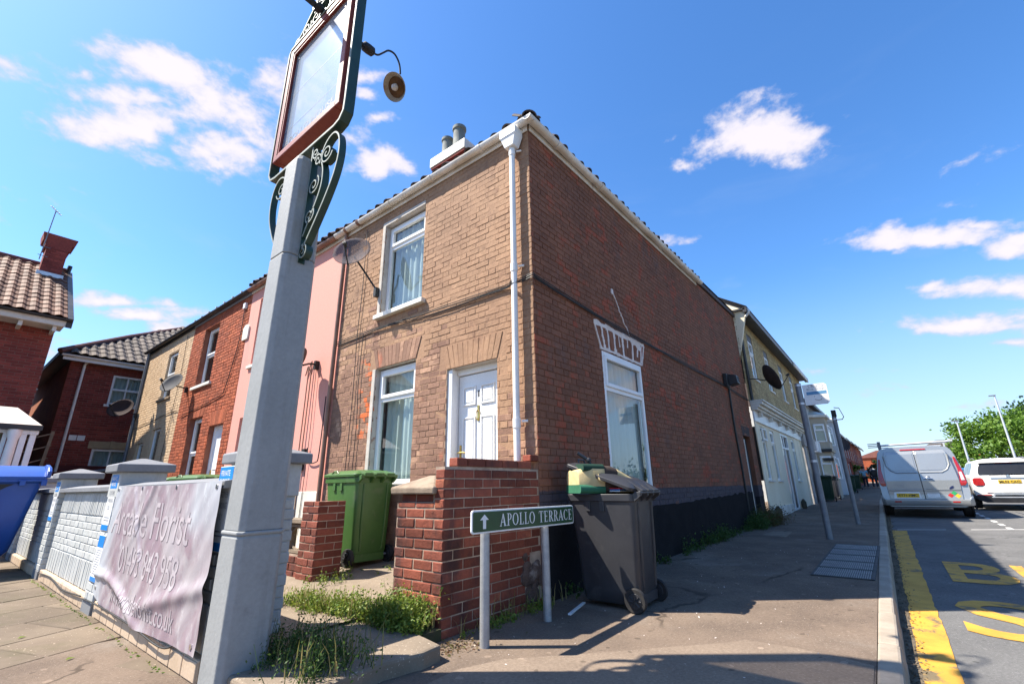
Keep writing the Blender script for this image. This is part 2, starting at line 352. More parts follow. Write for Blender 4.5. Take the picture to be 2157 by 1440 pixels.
IRONL = surf('ironwork_edge_highlight', (.24,.275,.25), (.17,.20,.18), 8, rough=.6, bump=.1)  # painted highlight: pale colour for light catching the ironwork edges
REDWOOD = surf('red_painted_timber', (.24,.050,.036), (.19,.038,.03), 5, rough=.5, bump=.2, c3=(.07,.03,.025), s3=5, t3=(.64,.76))
BLACKM = surf('black_metal', (.018,.018,.019), (.03,.03,.03), 5, rough=.5, bump=.1)
BLACKP = surf('black_plastic', (.020,.020,.022), (.028,.028,.031), 4, rough=.42, spec=.5, bump=.12, bscale=140, bdist=.001)
BINBLK = surf('charcoal_bin_plastic', (.040,.040,.044), (.030,.030,.034), 3, rough=.42, spec=.5, bump=.15, bscale=160, bdist=.001, local=True, c3=(.058,.057,.058), s3=4, t3=(.54,.72))
BINGRN = surf('green_bin_plastic', (.060,.140,.034), (.050,.120,.030), 3, rough=.42, spec=.45, bump=.12, bscale=160, bdist=.001, local=True, c3=(.095,.145,.06), s3=5, t3=(.54,.72))
BINBLU = surf('blue_bin_plastic', (.022,.095,.40), (.018,.080,.35), 2, rough=.38, spec=.5, bump=.1, bscale=120, bdist=.001, c3=(.05,.12,.36), s3=3, t3=(.62,.8))
BINDG = surf('dark_green_bin_plastic', (.018,.050,.028), (.014,.04,.024), 3, rough=.45, bump=.1, local=True)
RUBBER = surf('rubber', (.022,.021,.021), (.035,.032,.03), 9, rough=.8, bump=.2, local=True)
GALV = surf('galvanised_steel', (.42,.43,.44), (.34,.35,.36), 14, rough=.5, metal=.55, bump=.1, bscale=90)
GALVD = surf('dull_grey_pole', (.22,.235,.25), (.18,.19,.21), 8, rough=.55, metal=.3, bump=.1)
PALEMET = surf('pale_metal', (.62,.64,.66), (.52,.54,.56), 6, rough=.4, metal=.4, bump=.05)
CHROME = surf('brushed_chrome', (.70,.70,.70), (.6,.6,.6), 6, rough=.2, metal=1.0, bump=0)
BRASS = surf('brass', (.62,.44,.15), (.5,.34,.1), 9, rough=.3, metal=1.0, bump=.05)
SIGNG = surf('sign_green', (.014,.070,.026), (.012,.055,.022), 7, rough=.35, spec=.5, bump=.03, c3=(.035,.085,.03), s3=7, t3=(.60,.74))
SIGNW = surf('sign_white', (.78,.79,.78), (.72,.73,.72), 5, rough=.4, bump=.02)
PRINTK = surf('printed_black', (.03,.03,.032), (.04,.04,.04), 5, rough=.5, bump=0)
PRINTG = surf('printed_grey', (.22,.23,.25), (.28,.28,.3), 9, rough=.5, bump=0)
PRINTP = surf('faded_grey_print', (.06,.075,.10), (.09,.105,.13), 9, rough=.5, bump=0)
PRINTB = surf('printed_blue', (.012,.22,.62), (.012,.19,.55), 5, rough=.4, bump=0)
BANNERW = surf('banner_white_print', (.46,.41,.42), (.40,.35,.365), 14, rough=.55, bump=0)
BANNERS = surf('banner_grey_outline', (.19,.155,.17), (.27,.225,.245), 14, rough=.6, bump=0)
CONC = surf('concrete', (.235,.185,.135), (.185,.145,.105), 3.0, rough=.9, bump=.6, bscale=90, bdist=.004, c3=(.20,.16,.12), s3=2.2, t3=(.55,.75), speck=((.45,.38,.30),70,.66))
CAPST = surf('weathered_cap_stone', (.30,.235,.17), (.22,.165,.12), 9, rough=.9, bump=.9, bscale=70, bdist=.006, c3=(.14,.12,.08), s3=6, t3=(.55,.7))
SLABM = surf('paving_slab_concrete', (.155,.118,.082), (.125,.094,.066), 2.2, rough=.9, bump=.5, bscale=110, bdist=.003, vary=.14, c3=(.105,.085,.05), s3=2.0, t3=(.52,.72), speck=((.46,.36,.27),60,.68))
JOINT = surf('slab_joint_soil', (.060,.048,.030), (.045,.055,.022), 5, rough=1, bump=.6)
KERB = surf('kerb_concrete', (.36,.30,.235), (.29,.24,.185), 4, rough=.9, bump=.6, bscale=90, vary=.10, c3=(.20,.165,.13), s3=3, t3=(.58,.75))
ASPH = surf('pavement_tarmac', (.19,.142,.106), (.142,.107,.082), 1.3, rough=.92, bump=1.0, bscale=150, bdist=.006, spec=.12, c3=(.215,.175,.14), s3=.9, t3=(.54,.70), speck=((.42,.37,.31),120,.67), cracks=.42)
ASPHN = surf('newer_tarmac', (.215,.164,.122), (.185,.14,.105), 1.8, rough=.9, spec=.12, bump=.5, bscale=190, bdist=.003, speck=((.40,.35,.30),120,.70), cracks=.25)
ROADM = surf('road_asphalt', (.142,.138,.132), (.115,.112,.108), 1.0, rough=.9, spec=.12, bump=.8, bscale=150, bdist=.004, c3=(.14,.135,.13), s3=.7, t3=(.55,.75), speck=((.30,.29,.28),120,.67), cracks=.30)
GUTD = surf('gutter_dirt', (.16,.125,.085), (.10,.08,.055), 7, rough=1, bump=1, bscale=90, bdist=.01)
YELP = surf('yellow_road_paint', (.56,.30,.040), (.46,.24,.035), 4, rough=.75, bump=.4, bscale=120, c3=(.15,.115,.065), s3=4.5, t3=(.54,.66))
WHTP = surf('white_road_paint', (.62,.60,.56), (.5,.48,.45), 5, rough=.75, bump=.3, bscale=120)
GRATE = surf('cast_iron_grating', (.075,.07,.067), (.06,.057,.055), 8, rough=.7, bump=.3, metal=.2)
VAN = surf('silver_van_paint', (.36,.37,.365), (.335,.345,.345), 1, rough=.32, metal=.45, bump=0, coat=.6, local=True)
CARW = surf('white_car_paint', (.74,.73,.69), (.70,.69,.65), 1, rough=.3, bump=0, coat=.7, local=True)
CARB = surf('blue_car_paint', (.05,.22,.55), None, 1, rough=.3, bump=0, coat=.6, local=True)
LAMPR = surf('red_lamp_lens', (.42,.012,.012), (.32,.008,.01), 20, rough=.15, spec=.6, bump=0, coat=.5, local=True)
LAMPW = surf('clear_lamp_lens', (.62,.50,.50), (.7,.65,.65), 20, rough=.15, bump=0, coat=.5, local=True)
PLATE = surf('yellow_number_plate', (.72,.46,.03), (.66,.42,.03), 5, rough=.4, bump=0, local=True)
STR = surf('red_sticker', (.55,.03,.03), None, 5, bump=0); STG = surf('green_sticker', (.03,.35,.12), None, 5, bump=0); STY = surf('yellow_sticker', (.70,.45,.03), None, 5, bump=0)
TAN = surf('tan_canvas', (.55,.43,.22), (.47,.36,.18), 12, rough=.85, bump=.4, bscale=160, local=False)
GRNC = surf('green_canvas', (.028,.135,.075), (.022,.11,.06), 10, rough=.8, bump=.4, bscale=160)
DGRNC = surf('dark_green_canvas', (.014,.05,.032), (.012,.042,.027), 10, rough=.8, bump=.3, bscale=160)
BRNC = surf('brown_canvas', (.065,.045,.035), (.05,.035,.028), 10, rough=.85, bump=.4, bscale=160)
CREAMSH = surf('cream_enamel', (.40,.35,.27), (.34,.28,.20), 9, rough=.4, bump=.05, c3=(.30,.13,.04), s3=9, t3=(.55,.7))
RUSTIN = surf('rusty_enamel', (.16,.075,.022), (.10,.045,.016), 9, rough=.6, bump=.2)
BULB = surf('frosted_bulb', (.62,.56,.50), (.55,.5,.45), 5, rough=.25, spec=.6, bump=0)
WOOD = surf('weathered_timber', (.26,.19,.12), (.2,.14,.09), 6, bump=.4)
SKIN = surf('skin', (.50,.30,.22), None, 5, rough=.6, bump=0); SHIRT = surf('light_blue_shirt', (.30,.55,.66), None, 5, bump=0); SHIRT2 = surf('dark_jacket', (.03,.03,.04), None, 5, bump=0); PANTS = surf('dark_trousers', (.03,.035,.05), None, 5, bump=0); HAIR = surf('dark_hair', (.03,.02,.015), None, 5, bump=0); SHIRT3 = surf('pale_top', (.55,.45,.42), None, 5, bump=0)
BARK = surf('bark', (.10,.075,.05), (.07,.05,.035), 6, rough=.9, bump=.8, bscale=20, bdist=.02)
def leafmat(name, c1, c2, tr=.25):
    m = bpy.data.materials.new(name); m.use_nodes = True; g = NT(m.node_tree); o = g.n('ShaderNodeOutputMaterial')
    r = g.n('ShaderNodeNewGeometry').outputs['Random Per Island']; col = g.mix(r, c1, c2)
    d = g.n('ShaderNodeBsdfPrincipled'); g.set(d.inputs['Base Color'], col); d.inputs['Roughness'].default_value = .55; d.inputs['Specular IOR Level'].default_value = .3
    t = g.n('ShaderNodeBsdfTranslucent'); g.set(t.inputs[0], g.gain(col, 1.6)); mx = g.n('ShaderNodeMixShader'); mx.inputs[0].default_value = tr
    g.t.links.new(d.outputs[0], mx.inputs[1]); g.t.links.new(t.outputs[0], mx.inputs[2]); g.t.links.new(mx.outputs[0], o.inputs[0]); return m
LEAF = leafmat('tree_leaves', (.055,.125,.012), (.135,.225,.028))
LEAFD = leafmat('dark_leaves', (.014,.040,.012), (.035,.075,.02))
WEED = leafmat('weed_leaves', (.07,.14,.018), (.22,.26,.04))
WEEDD = leafmat('shaded_dark_weed_leaves', (.025,.065,.012), (.07,.12,.025))  # darker leaf copy; shade by the sign post is put into the colour
WEEDR = leafmat('reddish_dry_weed', (.12,.055,.03), (.10,.10,.03))
MATS['mesh'] = None
# perforated dish
m = bpy.data.materials.new('perforated_dish'); m.use_nodes = True; g = NT(m.node_tree); _o = g.n('ShaderNodeOutputMaterial')
_b = g.n('ShaderNodeBsdfPrincipled'); g.set(_b.inputs['Base Color'], g.mix(g.step(g.noise(g.pos(), 3.2, 4), .5, .65), (.12,.11,.12), (.20,.11,.065))); _b.inputs['Roughness'].default_value = .9; _b.inputs['Specular IOR Level'].default_value = .08
_t = g.n('ShaderNodeBsdfTransparent'); _x = g.n('ShaderNodeMixShader'); _x.inputs[0].default_value = .42
g.t.links.new(_b.outputs[0], _x.inputs[1]); g.t.links.new(_t.outputs[0], _x.inputs[2]); g.t.links.new(_x.outputs[0], _o.inputs[0]); DISHP = m
DISHD = surf('dark_dish', (.075,.058,.055), (.055,.045,.045), 4, rough=.9, spec=.06, bump=.1)
DISHG = surf('grey_dish', (.105,.102,.10), (.085,.083,.082), 4, rough=.85, spec=.08, bump=.05)
# translucent acrylic pub sign panel
m = bpy.data.materials.new('sign_panel_acrylic'); m.use_nodes = True; g = NT(m.node_tree); _o = g.n('ShaderNodeOutputMaterial')
_b = g.n('ShaderNodeBsdfPrincipled'); g.set(_b.inputs['Base Color'], g.mix(g.step(g.noise(g.vm('MULTIPLY', g.pos(), (1,1,.35)), 9, 5), .5, .75), (.40,.47,.56), (.34,.42,.52))); _b.inputs['Roughness'].default_value = .18
_t = g.n('ShaderNodeBsdfTransparent'); _x = g.n('ShaderNodeMixShader'); _x.inputs[0].default_value = .48
g.t.links.new(_b.outputs[0], _x.inputs[1]); g.t.links.new(_t.outputs[0], _x.inputs[2]); g.t.links.new(_x.outputs[0], _o.inputs[0]); ACRYL = m
# faded florist banner
m = bpy.data.materials.new('faded_pink_banner'); m.use_nodes = True; g = NT(m.node_tree); _o = g.n('ShaderNodeOutputMaterial')
_b = g.n('ShaderNodeBsdfPrincipled'); _p = g.pos(); _x, _y, _z = g.sep(_p)
_n = g.noise(g.vm('MULTIPLY', _p, (1, 1.3, .9)), 2.6, 7, .66, .6); _c = g.mix(g.step(_n, .40, .62), (.275,.200,.228), (.375,.335,.345))
_c = g.mix(g.step(g.noise(g.vm('MULTIPLY', _p, (1, 2.2, 1)), 5, 6, .72), .56, .70), _c, (.50,.47,.475))
_e = g.math('MAXIMUM', g.step(_y, 2.65, 2.95), g.math('MULTIPLY', g.math('MULTIPLY', g.step(_y, 1.15, .9), g.step(_z, .7, .9)), .8))
_c = g.mix(g.math('MULTIPLY', _e, .7), _c, (.46,.51,.535)); g.set(_b.inputs['Base Color'], _c); _b.inputs['Roughness'].default_value = .45
g.t.links.new(_b.outputs[0], _o.inputs[0]); BANNER = m
# ---------------------------------------------------------------- builders: text, bricks, walls, windows
_tc = {}
def text2d(s, off=0.0):
    k = (s, off)
    if k not in _tc:
        cu = bpy.data.curves.new('lettering', 'FONT'); cu.body = s; cu.size = 1; cu.offset = off; cu.resolution_u = 3; cu.fill_mode = 'FRONT'
        ob = bpy.data.objects.new('lettering', cu); COL.objects.link(ob); dg = bpy.context.evaluated_depsgraph_get(); dg.update()
        me = ob.evaluated_get(dg).to_mesh()
        vs = [(v.co.x, v.co.y) for v in me.vertices]; fs = [tuple(p.vertices) for p in me.polygons]
        ob.evaluated_get(dg).to_mesh_clear(); bpy.data.objects.remove(ob); bpy.data.curves.remove(cu)
        _tc[k] = (vs, fs)
    return _tc[k]
def letters(mb, s, O, X, Y, wid, hgt, off=0.0, m=0, warp=None):
    """flat lettering filling a box wid x hgt whose lower-left corner is O"""
    vs, fs = text2d(s, off)
    x0 = min(v[0] for v in vs); x1 = max(v[0] for v in vs); y0 = min(v[1] for v in vs); y1 = max(v[1] for v in vs)
    O = Vector(O); X = Vector(X); Y = Vector(Y); out = []
    if warp:        # print that follows a wrinkled sheet needs short edges
        bm = bmesh.new(); bv = [bm.verts.new(((a-x0)/(x1-x0)*wid, (b-y0)/(y1-y0)*hgt, 0)) for a, b in vs]
        for f in fs:
            try: bm.faces.new([bv[i] for i in f])
            except ValueError: pass
        bmesh.ops.remove_doubles(bm, verts=bm.verts, dist=1e-5)
        for _ in range(4):
            lim = .03 if wid < 3 else .2
            es = [e for e in bm.edges if e.calc_length() > lim]
            if not es: break
            bmesh.ops.subdivide_edges(bm, edges=es, cuts=1, use_grid_fill=False); bmesh.ops.triangulate(bm, faces=[f for f in bm.faces if len(f.verts) > 3])
        bm.verts.index_update(); P = [warp(O+X*v.co.x+Y*v.co.y) for v in bm.verts]; F4 = [tuple(v.index for v in f.verts) for f in bm.faces]; bm.free()
        mb.add(P, F4, m); return
    for a, b in vs:
        p = O+X*((a-x0)/(x1-x0)*wid)+Y*((b-y0)/(y1-y0)*hgt)
        out.append(warp(p) if warp else p)
    mb.add(out, fs, m)
SERIF = {}
def ring(cx, cy, ro, rio, a0, a1, n=12):
    """arc ribbon with outer radii ro=(rx,ry) and inner rio"""
    qs = []
    for i in range(n):
        t0 = radians(a0+(a1-a0)*i/n); t1 = radians(a0+(a1-a0)*(i+1)/n)
        qs.append([(cx+rio[0]*cos(t0), cy+rio[1]*sin(t0)), (cx+ro[0]*cos(t0), cy+ro[1]*sin(t0)), (cx+ro[0]*cos(t1), cy+ro[1]*sin(t1)), (cx+rio[0]*cos(t1), cy+rio[1]*sin(t1))])
    return qs
def R4(x0, x1, y0, y1): return [(x0,y0),(x1,y0),(x1,y1),(x0,y1)]
SERIF['A'] = (.66, [[(.03,0),(.11,0),(.37,1),(.30,1)], [(.46,0),(.62,0),(.38,1),(.29,1)], R4(.15,.48,.30,.36), R4(-.03,.18,0,.04), R4(.40,.69,0,.04)])
SERIF['P'] = (.54, [R4(.09,.21,0,1), R4(.0,.30,0,.04), R4(.0,.21,.96,1), R4(.21,.27,.95,1), R4(.21,.27,.46,.51)]+ring(.27,.73,(.25,.27),(.13,.22),-90,90))
SERIF['O'] = (.70, ring(.34,.5,(.34,.51),(.22,.455),0,360,24))
SERIF['L'] = (.52, [R4(.09,.21,0,1), R4(.0,.30,.96,1), R4(.0,.48,0,.05), [(.44,0),(.50,0),(.52,.24),(.48,.24)]])
SERIF['T'] = (.60, [R4(.24,.36,0,1), R4(.15,.45,0,.04), R4(.02,.58,.95,1), [(.02,.96),(.06,.96),(.03,.76),(.0,.76)], [(.54,.96),(.58,.96),(.60,.76),(.57,.76)]])
SERIF['E'] = (.54, [R4(.09,.21,0,1), R4(.0,.21,.96,1), R4(.0,.21,0,.04), R4(.2,.48,.95,1), R4(.2,.40,.49,.535), R4(.2,.50,0,.05), [(.45,.96),(.49,.96),(.50,.78),(.47,.78)], R4(.38,.41,.41,.62), [(.46,.03),(.50,0),(.53,.22),(.50,.22)]])
SERIF['R'] = (.62, SERIF['P'][1]+[[(.24,.5),(.36,.5),(.62,0),(.49,0)], R4(.46,.66,0,.04)])
SERIF['C'] = (.62, ring(.34,.5,(.34,.51),(.22,.455),48,312,20)+[[(.53,.74),(.58,.70),(.58,.98),(.55,.98)], [(.53,.24),(.57,.18),(.59,.28),(.56,.28)]])
def serif_text(mb, s, O, X, Y, wid, hgt, N, gap=.09, space=.42, m=0):
    adv = sum((SERIF[c][0]+gap) if c != ' ' else space for c in s)-gap; sx = wid/adv; cx = 0; O = Vector(O); X = Vector(X); Y = Vector(Y); N = Vector(N); k = 0
    for c in s:
        if c == ' ': cx += space; continue
        for q in SERIF[c][1]:
            k += 1; mb.add([O+X*((cx+a)*sx)+Y*(b*hgt)+N*(.00012*(k % 7)) for a, b in q], [(0,1,2,3)], m)
        cx += SERIF[c][0]+gap

def cut(pieces, holes):
    out = []
    for (a, b, c, d) in pieces:
        todo = [(a, b, c, d)]
        for (h0, h1, k0, k1) in holes:
            nx = []
            for (p, q, r, s) in todo:
                if q <= h0+1e-4 or p >= h1-1e-4 or s <= k0+1e-4 or r >= k1-1e-4: nx.append((p,q,r,s)); continue
                if p < h0: nx.append((p,h0,r,s))
                if q > h1: nx.append((h1,q,r,s))
                m0, m1 = max(p,h0), min(q,h1)
                if r < k0: nx.append((m0,m1,r,k0))
                if s > k1: nx.append((m0,m1,k1,s))
            todo = nx
        out += todo
    return [t for t in out if t[1]-t[0] > .03 and t[3]-t[2] > .02]
def lay(u0, u1, z0, z1, holes=(), bond='flemish', cs=.0765, S=.217, H=.104, j=.010, row0=0, ztop=None):
    out = []; k = row0; z = z0
    while z < z1-.02:
        za, zb = z+j/2, min(z+cs-j/2, z1)
        u = u0-(0 if k % 2 == 0 else (S+j+(H-S)/2-.0 if bond == 'flemish' else (S+j)/2)); i = 0
        while u < u1:
            w_ = S if bond == 'stretcher' or i % 2 == 0 else H
            if bond == 'header': w_ = H
            a, b = max(u, u0), min(u+w_, u1)
            if b-a > .03: out.append((a+(0 if u < u0 else 0), b, za, zb))
            u += w_+j; i += 1
        z += cs; k += 1
    return cut(out, holes)
_bm = {}
def brick_mesh(w_, h_, d_, F, mat, var, ins=.004):
    key = (round(w_,3), round(h_,3), round(d_,3), tuple(F.U), tuple(F.N), mat.name, var)
    if key in _bm: return _bm[key]
    rd = random.Random(hash(key[:3]) % 9999+var*17)
    vs, fs = brick_geo(-w_/2, w_/2, -h_/2, h_/2, -d_/2, d_/2, rd, ins)
    G0 = Frame((0,0,0), F.U, F.N)
    me = bpy.data.meshes.new('brick'); me.from_pydata([tuple(G0(*p)) for p in vs], [], fs); me.materials.append(mat)
    bm = bmesh.new(); bm.from_mesh(me); bmesh.ops.recalc_face_normals(bm, faces=bm.faces); bm.to_mesh(me); bm.free()
    _bm[key] = me; return me
def brick_geo(u0, u1, z0, z1, n0, n1, rd, ins=.004):
    j = lambda s=.0018: rd.uniform(-s, s)
    vs = [(u0,z0,n0),(u1,z0,n0),(u1,z1,n0),(u0,z1,n0)]
    vs += [(u0+j(.001),z0+j(.001),n1-ins),(u1+j(.001),z0+j(.001),n1-ins),(u1+j(.001),z1+j(.001),n1-ins),(u0+j(.001),z1+j(.001),n1-ins)]
    vs += [(u0+ins+j(),z0+ins+j(),n1+j()),(u1-ins+j(),z0+ins+j(),n1+j()),(u1-ins+j(),z1-ins+j(),n1+j()),(u0+ins+j(),z1-ins+j(),n1+j())]
    fs = []
    for a in (0, 4): fs += [(a+i, a+(i+1) % 4, a+4+(i+1) % 4, a+4+i) for i in range(4)]
    fs.append((8,9,10,11)); return vs, fs
def score(P, N, area):
    v = P-CAMP; d = v.length; z = v.dot(FWD)
    if z < .1: return 0
    x = 1078.5+FPX*v.dot(RT)/z; y = 720-FPX*v.dot(UP)/z
    c = -v.dot(N)/d
    if c <= 0 or x < -20 or x > 2180 or y < -20 or y > 1460: return 0
    return area*c/(d*d)
def emit_bricks(parent, items, limit=290, stuffname='brickwork', seed=1, ins=.004, name='brick'):
    """items: (F,u0,u1,z0,z1,n0,n1,mat). The ones that show largest become objects, the rest one mesh per material"""
    rd = random.Random(seed); sc = []
    for it in items:
        F, a, b, c, d, n0, n1, mt = it; P = F((a+b)/2, (c+d)/2, n1); sc.append((score(P, F.N, (b-a)*(d-c)), it))
    sc.sort(key=lambda t: -t[0]); rest = {}
    for k, (s_, it) in enumerate(sc):
        F, a, b, c, d, n0, n1, mt = it
        e = rd.uniform(-.0022, .0022)
        if k < limit and s_ > 0:
            me = brick_mesh(b-a, d-c, n1-n0, F, mt, rd.randrange(3), ins)
            o = bpy.data.objects.new(name, me); COL.objects.link(o); o.parent = parent; o.location = F((a+b)/2, (c+d)/2, (n0+n1)/2+e)-WLOC[parent.name]
        else:
            mb = rest.setdefault(mt.name, (MB(), mt))[0]; vs, fs = brick_geo(a, b, c, d, n0, n1+e, rd, ins); mb.add([F(*p) for p in vs], fs)
    for mb, mt in rest.values():
        o = mb.build(stuffname, mt, parent); stuff(o)
def core(mb, F, u0, u1, z0, z1, holes=(), m=0, mroom=None, reveal=.12, mrev=None, room=.7):
    """outer face of a wall with real openings, their reveals and a dim room behind each"""
    us = sorted(set([u0,u1]+[h[i] for h in holes for i in (0,1)])); zs = sorted(set([z0,z1]+[h[i] for h in holes for i in (2,3)]))
    for i in range(len(us)-1):
        for k in range(len(zs)-1):
            cu, cz = (us[i]+us[i+1])/2, (zs[k]+zs[k+1])/2
            if any(h[0] < cu < h[1] and h[2] < cz < h[3] for h in holes): continue
            mb.add([F(us[i],zs[k]),F(us[i+1],zs[k]),F(us[i+1],zs[k+1]),F(us[i],zs[k+1])], [(0,1,2,3)], m)
    for (a, b, c, d) in [h[:4] for h in holes]:
        for (n0, n1, mm, e) in ((0, -reveal, mrev if mrev is not None else m, 0), (-reveal, -room, mroom if mroom is not None else m, .0)):
            p = [(a,c),(b,c),(b,d),(a,d)]
            for i in range(4):
                q, r = p[i], p[(i+1) % 4]; mb.add([F(*q,n0),F(*r,n0),F(*r,n1),F(*q,n1)], [(0,1,2,3)], mm)
        mb.add([F(a,c,-room),F(b,c,-room),F(b,d,-room),F(a,d,-room)], [(0,1,2,3)], mroom if mroom is not None else m)
def frame_bars(mb, F, u0, u1, z0, z1, t, n0, n1, m=0):
    mb.fbox(F,u0,u0+t,z0,z1,n0,n1,m); mb.fbox(F,u1-t,u1,z0,z1,n0,n1,m); mb.fbox(F,u0+t,u1-t,z0,z0+t,n0,n1,m); mb.fbox(F,u0+t,u1-t,z1-t,z1,n0,n1,m)
def curtain(F, u0, u1, z0, z1, n, parent, amp=.03, folds=9, name='net_curtain', seed=0):
    mb = MB(); N = folds*6; vs = []; rd = random.Random(seed); ph = [rd.uniform(0, 6) for _ in range(4)]
    for i in range(N+1):
        t = i/N; u = u0+(u1-u0)*t
        for k in range(4):
            z = z0+(z1-z0)*k/3; a = amp*(1.1-.3*k/3)
            vs.append(F(u, z, n+a*sin(folds*2*pi*t+ph[0]+.4*sin(5*t+ph[1])+.2*k)+a*.5*sin(folds*3.3*t+ph[2])))
    fs = [(i*4+k, (i+1)*4+k, (i+1)*4+k+1, i*4+k+1) for i in range(N) for k in range(3)]
    mb.add(vs, fs); return mb.build(name, NET, parent, smooth='all', fix=False)
def window(parent, F, u0, u1, z0, z1, rec, tz=None, fw=.06, net=True, sill=None, mat=None, vert=None, seed=0, mid=None, open_top=False, depth=.06, name='window'):
    """plastic window: outer frame, transom with an opening top light, panes and net curtain as sub-parts"""
    mat = mat or WHITE; mb = MB(); n0, n1 = -rec-depth, -rec
    frame_bars(mb, F, u0, u1, z0, z1, fw, n0, n1)
    panes = []
    if tz:
        mb.fbox(F, u0+fw, u1-fw, tz-fw*.5, tz+fw*.5, n0, n1-.004)
        if not open_top: frame_bars(mb, F, u0+fw*.85, u1-fw*.85, tz+fw*.35, z1-fw*.85, fw*.8, n0+.02, n1+.018)
        else: frame_bars(mb, Frame(F.o, F.U, F.N), u0+fw*.85, u1-fw*.85, tz+fw*.35, z1-fw*.85, fw*.7, n1+.05, n1+.09)
        panes += [(u0+fw*1.5, u1-fw*1.5, tz+fw*1.0, z1-fw*1.5), (u0+fw*.9, u1-fw*.9, z0+fw*.9, tz-fw*.4)]
    else: panes.append((u0+fw*.9, u1-fw*.9, z0+fw*.9, z1-fw*.9))
    if vert:
        for v in vert: mb.fbox(F, v-fw*.3, v+fw*.3, z0+fw, z1-fw, n0+.004, n1-.006)
    if mid:
        for v in mid: mb.fbox(F, u0+fw, u1-fw, v-fw*.5, v+fw*.5, n0+.006, n1+.004)
    wo_ = mb.build(name, mat, parent, bevel=.006)
    for (a, b, c, d) in panes:
        pm = MB(); pm.fbox(F, a, b, c, d, (n0+n1)/2-.006, (n0+n1)/2+.006); pm.build('pane', GLASS, wo_)
    if net: curtain(F, u0+.02, u1-.02, z0, z1-.03, n0-.07, wo_, amp=.022, folds=max(4, int((u1-u0)*8)), seed=seed)
    if sill:
        sm = MB(); sm.fbox(F, sill[0], sill[1], z0-sill[3], z0-.003, -rec-.01, sill[2]); sm.build('sill', sill[4], wo_, bevel=.008)
    return wo_
def gutter_run(mb, P0, P1, out, r=.058, th=.006, m=0):
    """half-round gutter from P0 to P1, opening upwards; 'out' only fixes the section's direction"""
    P0, P1, out = Vector(P0), Vector(P1), Vector(out); pts = []
    for i in range(13):
        a = pi+pi*i/12; pts.append(P0+out*(r*cos(a))+Vector((0,0,r*sin(a))))
    for i in range(12, -1, -1):
        a = pi+pi*i/12; pts.append(P0+out*((r-th)*cos(a))+Vector((0,0,(r-th)*sin(a))))
    mb.extrude(pts, P1-P0, m)
def arch_bricks(parent, F, u0, u1, z0, z1, splay, n, mt, n1=.010, mortar=None):
    """flat gauged arch of tapering bricks over an opening"""
    for i in range(n):
        a0 = u0+(u1-u0)*i/n+.002; a1 = u0+(u1-u0)*(i+1)/n-.002
        t = lambda a: (a-(u0+u1)/2)*(1+2*splay/(u1-u0))+(u0+u1)/2
        mb = MB(); mb.prism(F, [(a0,z0+.002),(a1,z0+.002),(t(a1)-.002,z1-.004),(t(a0)+.002,z1-.004)], -.02, n1+random.uniform(-.002,.002)); mb.build('lintel_brick', mt, parent)
def dish(name, label, c, look, w_, h_, foot, mat, group=None, lnb=True):
    """oval satellite dish: shallow bowl, arm with receiver, wall bracket"""
    t = thing(name, label, 'satellite dish', foot, group); c = Vector(c); look = Vector(look).normalized()
    sd = look.cross(Vector((0,0,1))).normalized(); up = sd.cross(look)
    mb = MB(); vs = []; fs = []; R = 6; S = 24
    for side, off in ((0, 0), (1, -.008)):
        for i in range(R+1):
            for j in range(S):
                a = 2*pi*j/S; q = i/R
                vs.append(c+sd*(cos(a)*q*w_/2)+up*(sin(a)*q*h_/2)+look*(.16*w_*(q*q-1)*.9+off))
    for b in (0, (R+1)*S):
        for i in range(R):
            for j in range(S):
                p = b+i*S+j; q = b+i*S+(j+1) % S; fs.append((p,q,q+S,p+S) if b == 0 else (p,p+S,q+S,q))
    e0 = R*S; e1 = (R+1)*S+R*S
    for j in range(S): fs.append((e0+j, e0+(j+1) % S, e1+(j+1) % S, e1+j))
    mb.add(vs, fs); mb.build('reflector', mat, t, smooth='all', fix=False)
    bk = c-look*.16*w_
    am = MB(); ft = Vector(foot); am.tube([bk-look*.02, bk-look*.06, bk*.5+ft*.5-look*.0, ft], .016, 8); am.box(ft.x-.05, ft.x+.02, ft.y-.03, ft.y+.03, ft.z-.10, ft.z+.05); am.build('bracket', BLACKM, t)
    if lnb:
        ln = MB(); tip = c+look*.45*w_-up*.18*h_; low = c-up*h_*.5-look*.02
        ln.tube([bk-up*h_*.25, low, tip], .011, 6); ln.lathe([(.0,0),(.028,.0),(.032,.03),(.024,.08),(.02,.10),(0,.10)], tip, -look, 10); ln.build('receiver_arm', BLACKM, t)
    return t
def spiral(c, r0, r1, a0, turns, E1, E2, n=26):
    c = Vector(c); E1 = Vector(E1); E2 = Vector(E2)
    return [c+(E1*cos(a0+turns*2*pi*i/n)+E2*sin(a0+turns*2*pi*i/n))*(r0+(r1-r0)*i/n) for i in range(n+1)]
def bez(p0, p1, p2, p3, n=12):
    P = [Vector(p) for p in (p0,p1,p2,p3)]
    return [P[0]*(1-t)**3+P[1]*3*t*(1-t)**2+P[2]*3*t*t*(1-t)+P[3]*t**3 for t in [i/n for i in range(n+1)]]
def smoothpath(pts, n=6):
    P = [Vector(p) for p in pts]; out = []
    for i in range(len(P)-1):
        a = P[max(i-1,0)]; b = P[i]; c = P[i+1]; d = P[min(i+2,len(P)-1)]
        for k in range(n):
            t = k/n; out.append(.5*((2*b)+(c-a)*t+(2*a-5*b+4*c-d)*t*t+(-a+3*b-3*c+d)*t**3))
    out.append(P[-1]); return out
